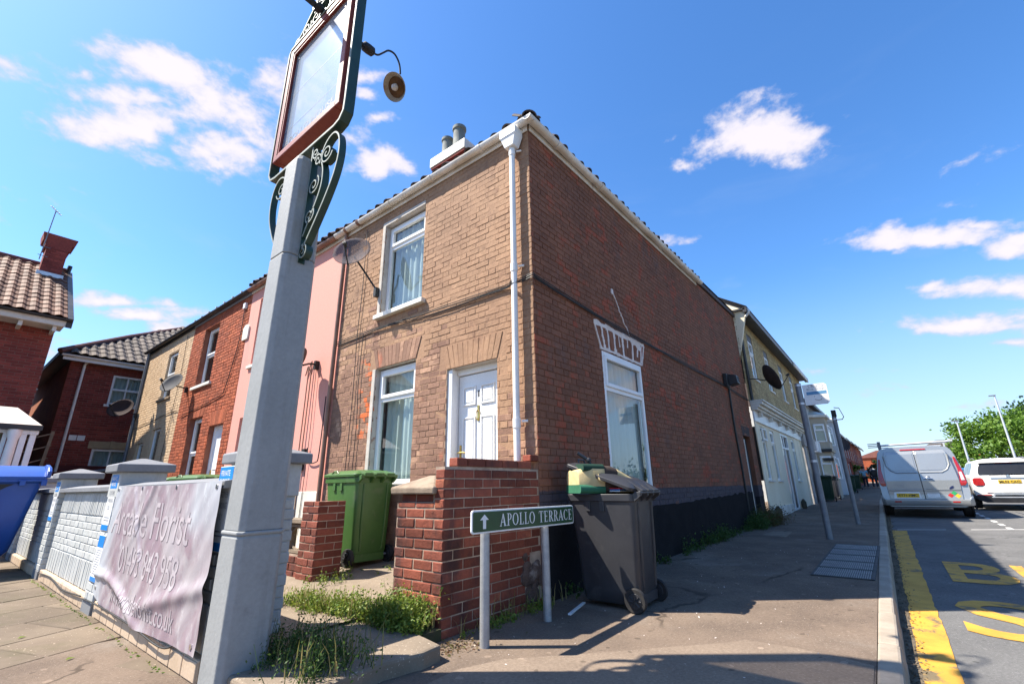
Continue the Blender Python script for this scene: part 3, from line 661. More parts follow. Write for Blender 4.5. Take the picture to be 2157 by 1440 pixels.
def leaves(pts, size, rd, up=.35):
    """leaf-sized quads at points: returns verts, faces"""
    vs = []; fs = []
    for p in pts:
        s = size*rd.uniform(.6, 1.3)
        n = Vector((rd.gauss(0,1), rd.gauss(0,1), rd.gauss(0,1)+up)).normalized(); a = n.orthogonal().normalized(); b = n.cross(a)
        t = rd.uniform(0, 6.28); a, b = a*cos(t)+b*sin(t), b*cos(t)-a*sin(t)
        k = len(vs); vs += [p-a*s*.5, p+b*s*.28+n*s*.05, p+a*s*.5, p-b*s*.28+n*s*.05]; fs.append((k,k+1,k+2,k+3))
    return vs, fs
def tree(name, label, base, crown, rad, mat, nclump, nleaf, lsize, seed, cat='tree', trunk_r=.16, group=None):
    rd = random.Random(seed); base = Vector(base); crown = Vector(crown); t = thing(name, label, cat, base, group)
    mb = MB(); top = crown+Vector((0,0,rad[2]*.35)); mb.tube(smoothpath([base, base*.6+crown*.4+Vector((.15,.1,0)), top], 5), [trunk_r*(1-.75*i/10) for i in range(11)], 9)
    cl = []
    for i in range(nclump):
        th = rd.uniform(0, 2*pi); ph = math.acos(rd.uniform(-.75, 1)); q = rd.uniform(.55, 1.0)*(1+.12*sin(3*th+seed))
        cl.append(crown+Vector((rad[0]*sin(ph)*cos(th)*q, rad[1]*sin(ph)*sin(th)*q, rad[2]*cos(ph)*q)))
    for c in cl[:10]: mb.tube(smoothpath([crown-Vector((0,0,rad[2]*.7)), (crown+c)/2-Vector((0,0,.2)), c], 4), [trunk_r*.45*(1-.85*i/8) for i in range(9)], 6)
    mb.build('trunk', BARK, t, smooth=True)
    pts = []; cs = min(rad)*.30
    for i in range(nleaf):
        c = rd.choice(cl); d = Vector((rd.gauss(0,1), rd.gauss(0,1), rd.gauss(0,.75))); pts.append(c+d*cs*.55)
    vs, fs = leaves(pts, lsize, rd); lm = MB(); lm.add(vs, fs); lm.build('crown', mat, t, fix=False); return t
def weeds(name, label, spots, mat, seed, leaf=.028, dens=60, hgt=.18, spread=.10, parent=None):
    """clumps of small-leaved weeds growing at 'spots' (x,y,z,scale)"""
    rd = random.Random(seed); mb = MB(); pts = []
    for (x, y, z, s) in spots:
        for k in range(int(6*s)+2):
            p = Vector((x+rd.gauss(0, spread*.5*s), y+rd.gauss(0, spread*.5*s), z)); tip = p+Vector((rd.gauss(0,.4), rd.gauss(0,.4), 1)).normalized()*hgt*s*rd.uniform(.5, 1.2)
            mb.tube([p, (p+tip)/2+Vector((rd.gauss(0,.01), rd.gauss(0,.01), 0)), tip], [.0022, .0018, .001], 4, caps=False)
            for i in range(int(dens*s/ (int(6*s)+2))):
                q = rd.random()**.8; pts.append(p.lerp(tip, q)+Vector((rd.gauss(0,.022*s), rd.gauss(0,.022*s), rd.gauss(0,.015))))
    vs, fs = leaves(pts, leaf, rd, .8); mb.add(vs, fs); return stuff(mb.build(name, mat, parent, fix=False), label, 'weeds')
# ================================================================ SETTING: ground, road, pavement, kerb
SLP = .011
def ky(x): return -2.472+.0155*min(max(x, -3), 22)
def zg(x): return SLP*max(0.0, x)
def gz(x, y=0): return zg(x)
def rz(x, e=0.0): return -.112+zg(x)+e
def road_quad(mb, pts, e=.004): mb.add([(a, b, rz(a, e)) for a, b in pts], [tuple(range(len(pts)))])
g0 = MB(); g0.add([(-150,-150,-.135),(0,-150,-.135),(500,-150,5.365),(500,200,5.365),(0,200,-.135),(-150,200,-.135)], [(0,1,4,5),(1,2,3,4)])
struct(g0.build('ground', surf('rough_ground', (.12,.115,.10), (.10,.095,.08), .5, bump=.4, bscale=20)))
rb = MB(); rb.add([(-40,-2.3,-.112),(0,-2.3,-.112),(200,-2.0,rz(200)),(200,-9.6,rz(200)),(0,-9.6,-.112),(-40,-9.6,-.112)], [(0,5,4,1),(1,4,3,2)]); road = struct(rb.build('road', ROADM))
pv = MB(); xs = [-40,-12,-6,-3,-1.5,0]+[1.5*i for i in range(1,12)]+[20,30,45,70,110,200]; vs = []; fs = []
for x in xs: vs += [(x, ky(x), zg(x)), (x, ky(x)*.5, zg(x)), (x, 2.0, zg(x))]
for i in range(len(xs)-1):
    for k in range(2): a = i*3+k; fs.append((a, a+3, a+4, a+1))
pv.add(vs, fs); pavement = struct(pv.build('pavement', ASPH))
# concrete kerb stones, each its own piece
kb = MB(); kb.box(-12, -4.2, -2.66, -2.53, -.13, .0); kerb = struct(kb.build('kerb', KERB))
x = -4.1; rk = random.Random(4)
while x < 70:
    L = .905 if x < 30 else 3; m_ = MB(); e = rk.uniform(-.006,.006)
    a0, a1, z0, z1 = ky(x), ky(x+L), zg(x), zg(x+L)
    m_.hexa([(x,a0-.135+e,z0-.13),(x+L-.008,a1-.135+e,z1-.13),(x+L-.008,a1,z1-.13),(x,a0,z0-.13),(x,a0-.118+e,z0+.004),(x+L-.008,a1-.118+e,z1+.004),(x+L-.008,a1,z1+.004),(x,a0,z0+.004)])
    m_.build('kerb_stone', KERB, kerb, bevel=.018); x += L
# far pavement over the road
op = MB(); op.add([(-40,-9.6,.0),(0,-9.6,0),(200,-9.6,zg(200)),(200,-12.5,zg(200)),(0,-12.5,0),(-40,-12.5,0)], [(0,5,4,1),(1,4,3,2)]); struct(op.build('far_pavement', ASPH))
# gutter dirt
gd = MB(); rd = random.Random(8); pts = []
for i in range(2600):
    x = rd.uniform(-2, 15); y = ky(x)-.14-abs(rd.gauss(0, .055)); pts.append(Vector((x, y, rz(x, .005)+rd.uniform(0, .004))))
vs, fs = leaves(pts, .022, rd, 3); gd.add(vs, fs); stuff(gd.build('gutter_debris', GUTD, None, fix=False), 'dry dirt and grit gathered in the road gutter along the kerb', 'debris')
gs = MB(); vs = []; fs = []
for i in range(60):
    x = -3+i*.3; vs += [(x, ky(x)-.13, rz(x,.0035)), (x, ky(x)-.21-.05*rd.random(), rz(x,.0035))]
for i in range(59): fs.append((2*i,2*i+1,2*i+3,2*i+2))
gs.add(vs, fs); gs.build('gutter_stain', GUTD, road)
# newer tarmac reinstatement with a curved edge
tp = MB(); edge = [(-.92,-.98),(-.5,-1.35),(-.2,-1.62),(-.02,-1.75),(-.01,-2.05),(-.04,-2.30),(-.1,ky(-.1)+.01)]
poly = [(-3.4,-1.0),(-2.6,-.55),(-1.6,-.50),(-1.3,-.62)]+edge+[(-3.4,ky(-3.4)+.01)]
tp.add([(a,b,.003) for a,b in poly], [tuple(range(len(poly)))]); struct(tp.build('tarmac_patch', ASPHN))
pc = MB(); pc.add([(a,b,zg(a)+.004) for a,b in ((6.5,-1.0),(6.7,-.55),(7.45,-.6),(7.55,-.95))], [(3,2,1,0)]); pc.build('cover_plate', CONC, pavement)
# loose specks on the tarmac
lt = MB(); pts = []
for _ in range(130): a, b = rd.uniform(-1.4,5), rd.uniform(-2.3,-.15); pts.append(Vector((a,b,zg(a)+.005)))
vs, fs = leaves(pts, .016, rd, 3); lt.add(vs, fs); stuff(lt.build('pavement_litter', FILLER, None, fix=False), 'white specks of grit and litter scattered on the tarmac pavement', 'litter')
# markings
ym = MB(); vs = []; fs = []; N = 90
for i in range(N+1):
    x = -2.5+12.45*i/N; c0 = -2.672+.0142*x+rd.gauss(0,.006); c1 = -2.862+.0083*x+rd.gauss(0,.007); vs += [(x,c0,rz(x,.0045)),(x,c1,rz(x,.0045))]
for i in range(N): fs.append((2*i,2*i+1,2*i+3,2*i+2))
ym.add(vs, fs); ym.build('bay_line', YELP, road)
for (s, y0, wid, x0, hgt) in (('B',-3.075,.60,3.84,1.60),('U',-3.74,.60,3.84,1.60),('S',-4.40,.60,3.84,1.60),('S',-2.985,.62,1.44,1.42),('T',-3.70,.62,1.44,1.42),('O',-4.42,.64,1.44,1.42),('P',-5.16,.62,1.44,1.42)):
    m_ = MB(); letters(m_, s, (x0,y0,0), (0,-1,0), (1,0,0), wid, hgt, .012, warp=lambda p: Vector((p.x, p.y, rz(p.x,.005)))); m_.build('lettering', YELP, road)
wm = MB(); road_quad(wm, [(10.08,-2.62),(10.16,-2.62),(10.56,-3.46),(10.48,-3.46)]); road_quad(wm, [(10.68,-3.88),(10.77,-3.88),(13.0,-8.2),(12.9,-8.2)]); wm.build('bay_end_line', WHTP, road)
for i in range(12):
    m_ = MB(); x0 = 11.05+i*1.02; road_quad(m_, [(x0,-4.60),(x0+.55,-4.60),(x0+.55,-4.51),(x0,-4.51)]); m_.build('centre_dash', WHTP, road)

# ================================================================ CORNER HOUSE
F1 = Frame((0,0,0), (0,1,0), (-1,0,0)); F2 = Frame((0,0,0), (1,0,0), (0,-1,0), .0050)
house = thing('corner_house', 'two storey corner house with brown painted front and long dull red side wall', 'house', (0,0,0))
hf = [(2.0,2.9,1.10,2.74),(1.95,2.92,3.60,5.17),(.54,1.38,.42,2.47)]
hsd = [(1.57,2.89,.95,2.80),(9.05,9.75,-.1,2.12)]
wl = MB(); core(wl, F1, 0, 4.02, -.1, 5.56, hf, 0, 2, .13, 3); wl.build('front_wall', [FMORTAR, FMORTAR, ROOM, PLASTER], house, fix=False)
ws = MB(); core(ws, F2, 0, 10.3, -.15, 5.62, hsd, 0, 1, .10, 0); ws.build('side_wall', [SIDEMORTAR, ROOM], house, fix=False)
bk = MB(); bk.box(.3,10.25,3.9,4.0,0,5.5); bk.box(10.2,10.28,.02,4.0,0,5.5); bk.build('rear_wall', SIDEMORTAR, house)
arch_low = (1.84,3.06,2.745,3.06); arch_door = (.40,1.52,2.475,2.79); arch_side = (1.42,3.05,2.805,3.17)
items = []
rb_ = random.Random(21)
for (a,b,c,d) in lay(0, 4.02, .05, 5.40, hf+[arch_low, arch_door, (1.80,3.05,5.17,5.25)], 'flemish', j=.0075):
    yc, zc = (a+b)/2, (c+d)/2; lim = 3.25 if yc > 2.85 else (2.75 if yc > 1.38 else 1.75)
    items.append((F1, a, b, c, d, -.012, .003, FRONTLOW if zc+rb_.gauss(0,.30) < lim else FRONT))
for (a,b,c,d) in lay(0, 10.3, .66, 5.50, hsd+[arch_side], 'flemish', row0=1): items.append((F2, a, b, c, d, -.012, .007, SIDE))
emit_bricks(house, items, 292, 'brickwork', 5, .003)
arch_bricks(house, F1, 2.0, 2.9, 2.745, 3.05, .10, 12, FRONTLOW); arch_bricks(house, F1, .54, 1.38, 2.475, 2.785, .09, 11, FRONT)
arch_bricks(house, F2, 1.57, 2.89, 2.81, 3.16, .15, 16, SIDE)
# rendered black plinth with a rough top edge
pl = MB(); xs_ = [.02+i*.18 for i in range(51)]; pts = [(x_, .0) for x_ in (.02, 9.0)]
top = [(x_, .70+.012*x_+rb_.uniform(-.022,.022)) for x_ in xs_]; pl.prism(F2, [(.02,-.2),(9.02,-.2)]+top[::-1], -.02, .017); pl.build('plinth', surf('black_plinth_paint', (.015,.0145,.016), (.021,.020,.021), 4, rough=.95, spec=.06, bump=.8, bscale=45, bdist=.008, c3=(.06,.05,.045), s3=2.6, t3=(.66,.76)), house)
# windows
window(house, F1, 2.0, 2.9, 1.10, 2.72, .075, 2.27, .062, True, (1.95,2.97,.05,.07,WHITEPAINT), seed=2)
window(house, F1, 1.95, 2.92, 3.60, 5.15, .085, 4.76, .062, True, (1.86,3.0,.075,.075,WHITEPAINT), seed=3)
window(house, F2, 1.575, 2.885, .95, 2.795, .0, 2.28, .065, True, None, seed=4)
pb = MB(); pb.fbox(F1, 2.905, 2.985, 1.2, 2.74, -.02, .013); pb.build('plaster_margin', PLASTER, house, bevel=.008); pb = MB(); pb.prism(F1, [(1.95,5.172),(2.925,5.172),(2.925,3.62),(3.0,3.62),(3.0,5.245),(1.95,5.245)], -.02, .013); pb.build('plaster_margin', PLASTER, house, bevel=.008)
# filler on the side wall
fl = MB(); rf = random.Random(3); kk = 0
def strip(pts, wd):
    global kk
    for i in range(len(pts)-1):
        kk += 1; (a, b), (c, d) = pts[i], pts[i+1]; L = sqrt((c-a)**2+(d-b)**2); px, pz = -(d-b)/L, (c-a)/L; w0 = wd*rf.uniform(.5,1.2); w1 = wd*rf.uniform(.5,1.2)
        fl.prism(F2, [(a-px*w0,b-pz*w0),(c-px*w1,d-pz*w1),(c+px*w1,d+pz*w1),(a+px*w0,b+pz*w0)], 0, .014+.0005*(kk % 5))
def jag(a, b, n, s): return [(a[0]+(b[0]-a[0])*i/n+rf.gauss(0,s)*(0 < i < n), a[1]+(b[1]-a[1])*i/n+rf.gauss(0,s)*(0 < i < n)) for i in range(n+1)]
strip(jag((1.40,3.16),(3.07,3.18),16,.010), .040); strip(jag((1.40,3.16),(1.56,2.83),7,.004), .016); strip(jag((3.07,3.16),(2.92,2.83),7,.004), .020); strip(jag((1.53,2.825),(2.93,2.825),14,.003), .022)
for u0_, u1_, w_, k0 in ((1.60,1.67,.030,2.83),(1.78,1.80,.022,2.83),(1.98,2.00,.035,2.83),(2.14,2.15,.012,2.95),(2.27,2.27,.030,2.83),(2.44,2.42,.014,3.0),(2.62,2.58,.030,2.83),(2.82,2.76,.022,2.92),(2.95,2.88,.026,2.83)): strip(jag((u0_,3.15),(u1_,k0),5,.006), w_)
strip(jag((2.66,3.16),(2.92,3.08),5,.01), .05)
strip(jag((2.06,3.80),(2.22,3.62),6,.010)+jag((2.24,3.58),(2.40,3.36),7,.014)[0:]+jag((2.47,3.33),(2.54,3.20),5,.008), .009)
fl.prism(F2, [(2.02,3.77),(2.06,3.76),(2.09,3.80),(2.08,3.85),(2.03,3.85)], 0, .016); fl.build('filler', FILLER, house)
# front door
dr = MB(); frame_bars(dr, F1, .54, 1.38, .36, 2.47, .075, -.20, -.115); dr.fbox(F1, 1.30, 1.378, .36, 2.468, -.114, -.02); dr.fbox(F1, .62, 1.30, .36, .45, -.199, -.09); dfr = dr.build('door_frame', WHITE, house, bevel=.006)
dl = MB(); dl.fbox(F1, .625, 1.295, .46, 2.385, -.185, -.145); door = dl.build('door', WHITE, house, bevel=.005)
for (a,b,c,d) in ((.70,.92,2.0,2.24),(1.0,1.22,2.0,2.24),(.70,.92,1.17,1.86),(1.0,1.22,1.17,1.86),(.70,.92,.58,1.02),(1.0,1.22,.58,1.02)):
    pm = MB(); frame_bars(pm, F1, a, b, c, d, .022, -.146, -.128); pm.fbox(F1, a+.04, b-.04, c+.04, d-.04, -.146, -.132); pm.build('door_panel', WHITE, door, bevel=.006)
hm = MB(); hm.fbox(F1, 1.235, 1.262, 1.29, 1.53, -.146, -.134); hm.tube([F1(1.248,1.44,-.135), F1(1.248,1.44,-.09), F1(1.15,1.44,-.085), F1(1.13,1.435,-.088)], .009, 8); hm.build('handle', BRASS, door, smooth=True)
kn = MB(); kn.fbox(F1, .945,.975,1.80,1.99,-.146,-.136); kn.tube([F1(.96+.03*cos(a),1.87+.06*sin(a),-.13) for a in [radians(100+i*34) for i in range(11)]], .006, 6); kn.build('knocker', BRASS, door)
nm = MB(); letters(nm, '1', F1(.972,2.09,-.1435), (0,-1,0), (0,0,1), .025, .085); nm.build('lettering', PRINTK, door)
st = MB(); st.box(-.45,-.01,.45,1.5,.0,.34); st.build('doorstep', CONC, house, bevel=.012)
# narrow side doorway
nd = MB(); nd.fbox(F2, 9.06, 9.74, -.05, 2.0, -.30, -.24); nd.build('side_door', surf('brown_door_paint', (.10,.05,.035), None, 5, bump=.2), house)
nf = MB(); nf.fbox(F2, 9.0, 9.05, .1, 2.02, -.05, .02); nf.build('side_door_frame', WHITEPAINT, house, bevel=.006)
arch_bricks(house, F2, 9.0, 9.8, 2.12, 2.36, .06, 9, surf('sooty_brick', (.05,.03,.028), (.07,.04,.035), 5, bump=.4))
# eaves: fascia, gutter, downpipe
GZ = 5.50; sl = .0270
fa = MB(); fa.box(-.030,-.011,.0,4.02,5.40,5.53); fa.build('front_fascia', GUTTERW, house, bevel=.004)
fs_ = MB(); fs_.hexa([(0.0,-.030,5.40),(6.72,-.030,5.40+sl*6.72),(6.72,-.012,5.40+sl*6.72),(0.0,-.012,5.40),(0.0,-.030,5.52),(6.72,-.030,5.52+sl*6.72),(6.72,-.012,5.52+sl*6.72),(0.0,-.012,5.52)]); fs_.build('side_fascia', GUTTERW, house, bevel=.004)
gu = MB(); gutter_run(gu, (-.092,-.150,GZ), (-.092,4.35,GZ), (1,0,0)); gu.build('gutter', GUTTERW, house, smooth=True, fix=True)
gu2 = MB(); gutter_run(gu2, (-.150,-.092,GZ+.001), (6.85,-.092,GZ+sl*6.85), (0,1,0)); gu2.build('gutter', GUTTERW, house, smooth=True)
for y_ in (.75,1.75,2.75,3.62,4.0): b_ = MB(); gutter_run(b_, (-.092,y_-.03,GZ-.001), (-.092,y_+.03,GZ-.001), (1,0,0), .066, .007); b_.build('gutter_joint', GUTTERR if y_ > 3.5 else GUTTERW, house)
for x_ in (.55,1.8,3.1,4.4,5.6,6.5): b_ = MB(); gutter_run(b_, (x_-.03,-.092,GZ+sl*x_-.001), (x_+.03,-.092,GZ+sl*x_-.001), (0,1,0), .066, .007); b_.build('gutter_joint', GUTTERW, house)
vg = MB(); vg.hexa([(6.72,-.05,5.50+sl*6.7),(10.3,-.05,5.56+sl*10.3-.05),(10.3,.3,5.56+sl*10.3-.05),(6.72,.3,5.50+sl*6.7),(6.72,-.05,5.60+sl*6.7),(10.3,-.05,5.66+sl*10.3-.05),(10.3,.3,5.80+sl*10.3-.05),(6.72,.3,5.72+sl*6.7)]); vg.build('verge', TILED, house)
hp = MB()
def hop(z0,z1,a0,a1): return None
hp.loft([[(-.03,.13,5.18),(-.15,.13,5.18),(-.15,.27,5.18),(-.03,.27,5.18)],[(-.02,.09,5.30),(-.17,.09,5.30),(-.17,.31,5.30),(-.02,.31,5.30)],[(-.02,.075,5.33),(-.185,.075,5.33),(-.185,.325,5.33),(-.02,.325,5.33)],[(-.02,.075,5.43),(-.185,.075,5.43),(-.185,.325,5.43),(-.02,.325,5.43)]])
dp = MB(); dp.tube([(-.085,.20,5.19),(-.085,.20,.25)], .036, 14); dpo = dp.build('downpipe', PIPEW, house, smooth=True); hp.build('rainwater_head', WHITE, dpo, bevel=.006)
for z_ in (5.12,3.49,1.68):
    c_ = MB(); c_.lathe([(.037,-.05),(.043,-.05),(.043,.05),(.037,.05)], (-.085,.20,z_), seg=14); c_.tube([(-.05,.16,z_+.02),(-.02,.10,z_+.02)], .014, 6); c_.build('pipe_clip', PIPEW, dpo)
# roof with separate eaves tiles
rf_ = MB(); A=(-.10,-.10,5.53); P_=(3.35,3.35,8.02); Q_=(3.35,4.02,8.02); B_=(-.10,4.02,5.53); D_=(6.75,-.10,5.53+sl*6.75); C_=(6.75,4.02,5.62)
rf_.add([A,B_,Q_,P_,C_,D_], [(0,1,2,3),(0,3,5),(5,3,2,4)]); rf_.build('roof', TILED, house, fix=True)
rx = MB(); rx.add([(6.75,-.05,5.66+sl*6.75),(10.3,-.05,5.72+sl*10.3-.05),(10.3,4.0,7.4),(6.75,4.0,7.4)], [(0,1,2,3)]); rx.build('rear_roof', TILED, house)
def eave_tile(P, along, upv, parent, mat=PANTILE, r=.075, L=.42):
    P = Vector(P); al = Vector(along); u = Vector(upv).normalized(); nn = al.cross(u); nn = nn if nn.z > 0 else -nn; pts = []
    for i in range(9): a = pi*i/8; pts.append(P+al*(r*cos(a))+nn*(r*.8*sin(a)))
    for i in range(8,-1,-1): a = pi*i/8; pts.append(P+al*((r-.014)*cos(a))+nn*((r*.8-.014)*sin(a)))
    mb = MB(); mb.extrude(pts, u*L); return mb.build('roof_tile', mat, parent)
for i in range(18): eave_tile((-.115+random.uniform(-.015,.015), .02+i*.232, 5.506+random.uniform(-.010,.014)), (0,1,0), (1,0,.72), house)
for i in range(30): eave_tile((.02+i*.226, -.115+random.uniform(-.015,.015), 5.503+sl*(.02+i*.226)+random.uniform(-.010,.012)), (1,0,0), (0,1,.72), house)
for i in range(15):
    t = i/15; eave_tile((A[0]+3.45*t, A[1]+3.45*t, A[2]+2.49*t-.02), (.707,-.707,0), (1,1,.72), house, r=.10, L=.40)
ch = MB(); ch.box(1.85,2.45,3.02,3.98,6.2,7.97); cho = ch.build('chimney', DARKRED, house, bevel=.01)
cb = MB(); cb.box(1.80,2.50,2.97,4.03,7.93,7.98); cb.build('chimney_course', DARKRED, cho, bevel=.01)
cb = MB(); cb.box(1.78,2.52,2.95,4.05,7.985,8.23); cb.loft([[(1.78,2.95,8.23),(2.52,2.95,8.23),(2.52,4.05,8.23),(1.78,4.05,8.23)],[(1.9,3.07,8.29),(2.4,3.07,8.29),(2.4,3.93,8.29),(1.9,3.93,8.29)]]); cb.build('chimney_cap', WHITEPAINT, cho, bevel=.01)
for (y_, h_, r_) in ((3.70,.50,.125),(3.32,.60,.14)):
    pp = MB(); pp.lathe([(r_*1.15,8.22),(r_*1.1,8.28),(r_,8.3),(r_*.93,8.22+h_*.85),(r_*1.12,8.22+h_*.88),(r_*1.12,8.22+h_),(r_*.85,8.22+h_),(r_*.85,8.22+h_*.5)], (1.98,y_,0), seg=16); pp.build('chimney_pot', POT, cho, smooth=True)
ch2 = MB(); ch2.box(2.6,3.2,2.0,2.5,6.6,8.25); ch2.build('chimney', DARKRED, house)
pp = MB(); pp.lathe([(.14,8.23),(.13,8.5),(.16,8.52),(.16,8.6),(.10,8.6)], (2.75,2.2,0), seg=14); pp.build('chimney_pot', POT, house, smooth=True)
# cables
def cable(pts, r, name, parent, mat=BLACKM): m_ = MB(); m_.tube(smoothpath(pts, 4), r, 6); return m_.build(name, mat, parent, smooth=True)
cz = [(-.03,4.05,3.36),(-.025,3.4,3.375),(-.03,2.7,3.37),(-.028,2.0,3.345),(-.03,1.4,3.33),(-.03,.8,3.315),(-.035,.35,3.31),(-.12,.22,3.30),(-.035,.12,3.33),(-.03,.02,3.35),(-.02,-.03,3.35),(.05,-.035,3.335),(.6,-.03,3.31),(1.4,-.03,3.29),(2.4,-.03,3.275),(3.6,-.03,3.29),(5,-.03,3.30),(6.5,-.03,3.31),(7.9,-.03,3.33),(9,-.03,3.30),(10.3,-.03,3.28)]
cable(cz, .008, 'cable', house); cable([(a-.004,b-.006,c-.028+.012*sin(3*b+2*a)) for a,b,c in cz], .007, 'cable', house); cable([(a,b,c+.022+.01*sin(2*b+3*a)) for a,b,c in cz], .005, 'cable', house)
cable([(-.03,3.28,3.37),(-.03,3.30,2.6),(-.03,3.25,1.9),(-.03,3.28,.6)], .006, 'cable', house); cable([(-.03,3.44,5.3),(-.03,3.42,4.2),(-.03,3.45,3.4),(-.03,3.42,2.3),(-.03,3.46,.6)], .006, 'cable', house)
cable([(8.2,-.04,3.3),(8.2,-.03,2.4),(8.28,-.03,1.4),(8.3,-.03,.4)], .022, 'cable', house)
fl_ = thing('floodlight', 'black box floodlight with cable high on the red side wall', 'light', (8.05,-.02,3.4))
q = MB(); q.box(7.86,8.10,-.10,-.02,3.30,3.62); q.build('back_box', BLACKM, fl_, bevel=.01); q = MB(); q.hexa([(8.05,-.30,3.38),(8.30,-.30,3.38),(8.30,-.10,3.34),(8.05,-.10,3.34),(8.05,-.28,3.58),(8.30,-.28,3.58),(8.30,-.08,3.64),(8.05,-.08,3.64)]); q.build('lamp_head', BLACKP, fl_, bevel=.012); q = MB(); q.add([(8.08,-.304,3.41),(8.27,-.304,3.41),(8.27,-.286,3.56),(8.08,-.286,3.56)], [(0,1,2,3)]); q.build('lens', GLASS, fl_)
dish('satellite_dish', 'large see-through satellite dish on the brown front beside the pink house', (-.44,3.17,4.63), (-.72,-.50,.30), .60, .60, (-.03,3.0,4.02), DISHP)

# ================================================================ THE TERRACE BEYOND
def terrace(name, label, u0, u1, holes, mwall, mbrick, mrev, rb_h=True, groundz=.1):
    t = thing(name, label, 'house', (0,u0,0)); w_ = MB(); core(w_, F1, u0, u1, -.05, 5.55, holes, 0, 1, .13, 2); w_.build('front_wall', [mwall, ROOM, mrev], t, fix=False)
    if mbrick: emit_bricks(t, [(F1,a,b,c,d,-.01,.008,mbrick) for (a,b,c,d) in lay(u0, u1, .05, 5.38, holes, 'flemish')], 0, 'brickwork', 7)
    r_ = MB(); r_.add([(-.10,u0,5.53),(-.10,u1,5.53),(3.35,u1,8.02),(3.35,u0,8.02),(6.75,u1,5.6),(6.75,u0,5.6)], [(0,1,2,3),(3,2,4,5)]); r_.build('roof', TILED, t)
    b_ = MB(); b_.box(6.6,6.7,u0,u1,0,5.5); b_.build('rear_wall', mwall, t)
    return t
HP = [(6.65,7.58,1.0,2.49),(6.6,7.5,3.6,5.15),(5.5,6.3,.4,2.47)]
pink = terrace('pink_house', 'pink rendered terraced house between brown corner house and red brick one', 4.02, 8.0, HP, PINK, None, PINK)
window(pink, F1, 6.65, 7.58, 1.0, 2.49, .11, 2.05, .06, True, (6.6,7.65,.05,.07,WHITEPAINT)); window(pink, F1, 6.6, 7.5, 3.6, 5.15, .11, 4.7, .06, True, (6.5,7.6,.05,.07,WHITEPAINT))
q = MB(); q.fbox(F1, 5.5,6.3,.4,2.47,-.17,-.12); q.build('door', WHITE, pink)
q = MB(); q.box(-.03,-.008,4.03,8.0,5.40,5.53); q.build('fascia', WHITEPAINT, pink); q = MB(); gutter_run(q, (-.092,4.36,GZ-.01), (-.092,8.0,GZ-.01), (1,0,0)); q.build('gutter', GUTTERR, pink, smooth=True)
q = MB(); q.tube([(-.05,4.06,5.44),(-.05,4.06,.2)], .034, 10); q.build('downpipe', GUTTERR, pink, smooth=True)
for i in range(16): eave_tile((-.15+random.uniform(-.02,.01), 4.2+i*.24, 5.51), (0,1,0), (1,0,.72), pink)
for y_, a, b in ((4.78,3.02,.5),(4.88,2.95,.5)): cable([(-.03,y_,b),(-.03,y_,a),(-.03,y_+.08,a+.03),(-.03,y_+.1,a+.02)], .010, 'pipe', pink, GUTTERR)
cable([(-.03,4.62,3.1),(-.03,4.60,2.4),(-.03,4.58,1.8),(-.03,4.62,.4)], .005, 'cable', pink); cable([(-.03,4.2,2.5),(-.03,4.22,1.6),(-.03,4.3,1.46),(-.03,4.55,1.48),(-.03,4.6,1.7)], .009, 'cable', pink)
for y_, z_ in ((4.70,1.62),(4.74,1.42)): q = MB(); q.box(-.05,-.005,y_-.05,y_+.05,z_-.07,z_+.07); q.build('meter_box', BLACKM, pink, bevel=.006)
q = MB(); q.box(-.02,-.003,4.1,5.2,.1,1.02); q.build('white_base', WHITEPAINT, pink, bevel=.01)
dish('satellite_dish', 'grey satellite dish on the pink wall showing beside the pub sign post', (-.40,4.62,3.10), (-.55,.55,.45), .52, .52, (-.02,4.62,3.12), DISHG)
HR = [(9.75,10.75,3.6,5.15),(9.75,10.6,1.1,2.76),(8.4,9.2,.4,2.47)]
red = terrace('red_brick_house', 'orange red brick terraced house with deep set white windows', 8.0, 11.62, HR, REDM, REDB, REDM)
window(red, F1, 9.75, 10.6, 1.1, 2.76, .12, 1.9, .06, False, (9.65,10.7,.05,.07,WHITEPAINT)); window(red, F1, 9.75, 10.75, 3.6, 5.15, .12, 4.4, .06, False, (9.62,10.9,.06,.08,WHITEPAINT))
q = MB(); q.fbox(F1, 8.42,9.18,.42,2.45,-.18,-.13); frame_bars(q, F1, 8.4,9.2,.4,2.47,.07,-.15,-.10); do = q.build('door', WHITE, red, bevel=.006)
for z_ in (.7,1.5): q = MB(); q.fbox(F1, 8.62,8.98,z_,z_+.55,-.13,-.118); q.build('door_panel', WHITE, do, bevel=.006)
q = MB(); q.fbox(F1, 9.02,9.05,1.3,1.5,-.13,-.11); q.build('handle', BRASS, do)
arch_bricks(red, F1, 9.75, 10.6, 2.765, 3.08, .1, 12, REDB, .011); arch_bricks(red, F1, 8.4, 9.2, 2.475, 2.79, .1, 11, REDB, .011)
q = MB(); q.box(-.03,-.012,8.0,11.62,5.40,5.52); q.build('fascia', FASCG, red); q = MB(); gutter_run(q, (-.092,8.0,GZ-.01), (-.092,11.62,GZ-.01), (1,0,0)); q.build('gutter', GUTTERB, red, smooth=True)
for i in range(7): q = MB(); q.box(-.16,-.03,8.3+i*.5,8.33+i*.5,5.50,5.53); q.build('gutter_bracket', WHITEPAINT, red)
q = MB(); q.prism(F1, [(7.86,4.28),(8.12,4.28),(8.14,4.34),(8.14,4.58),(8.05,4.64),(7.93,4.64),(7.84,4.58),(7.84,4.34)], 0, .035); q.build('stone_tablet', WHITEPAINT, red, bevel=.008)
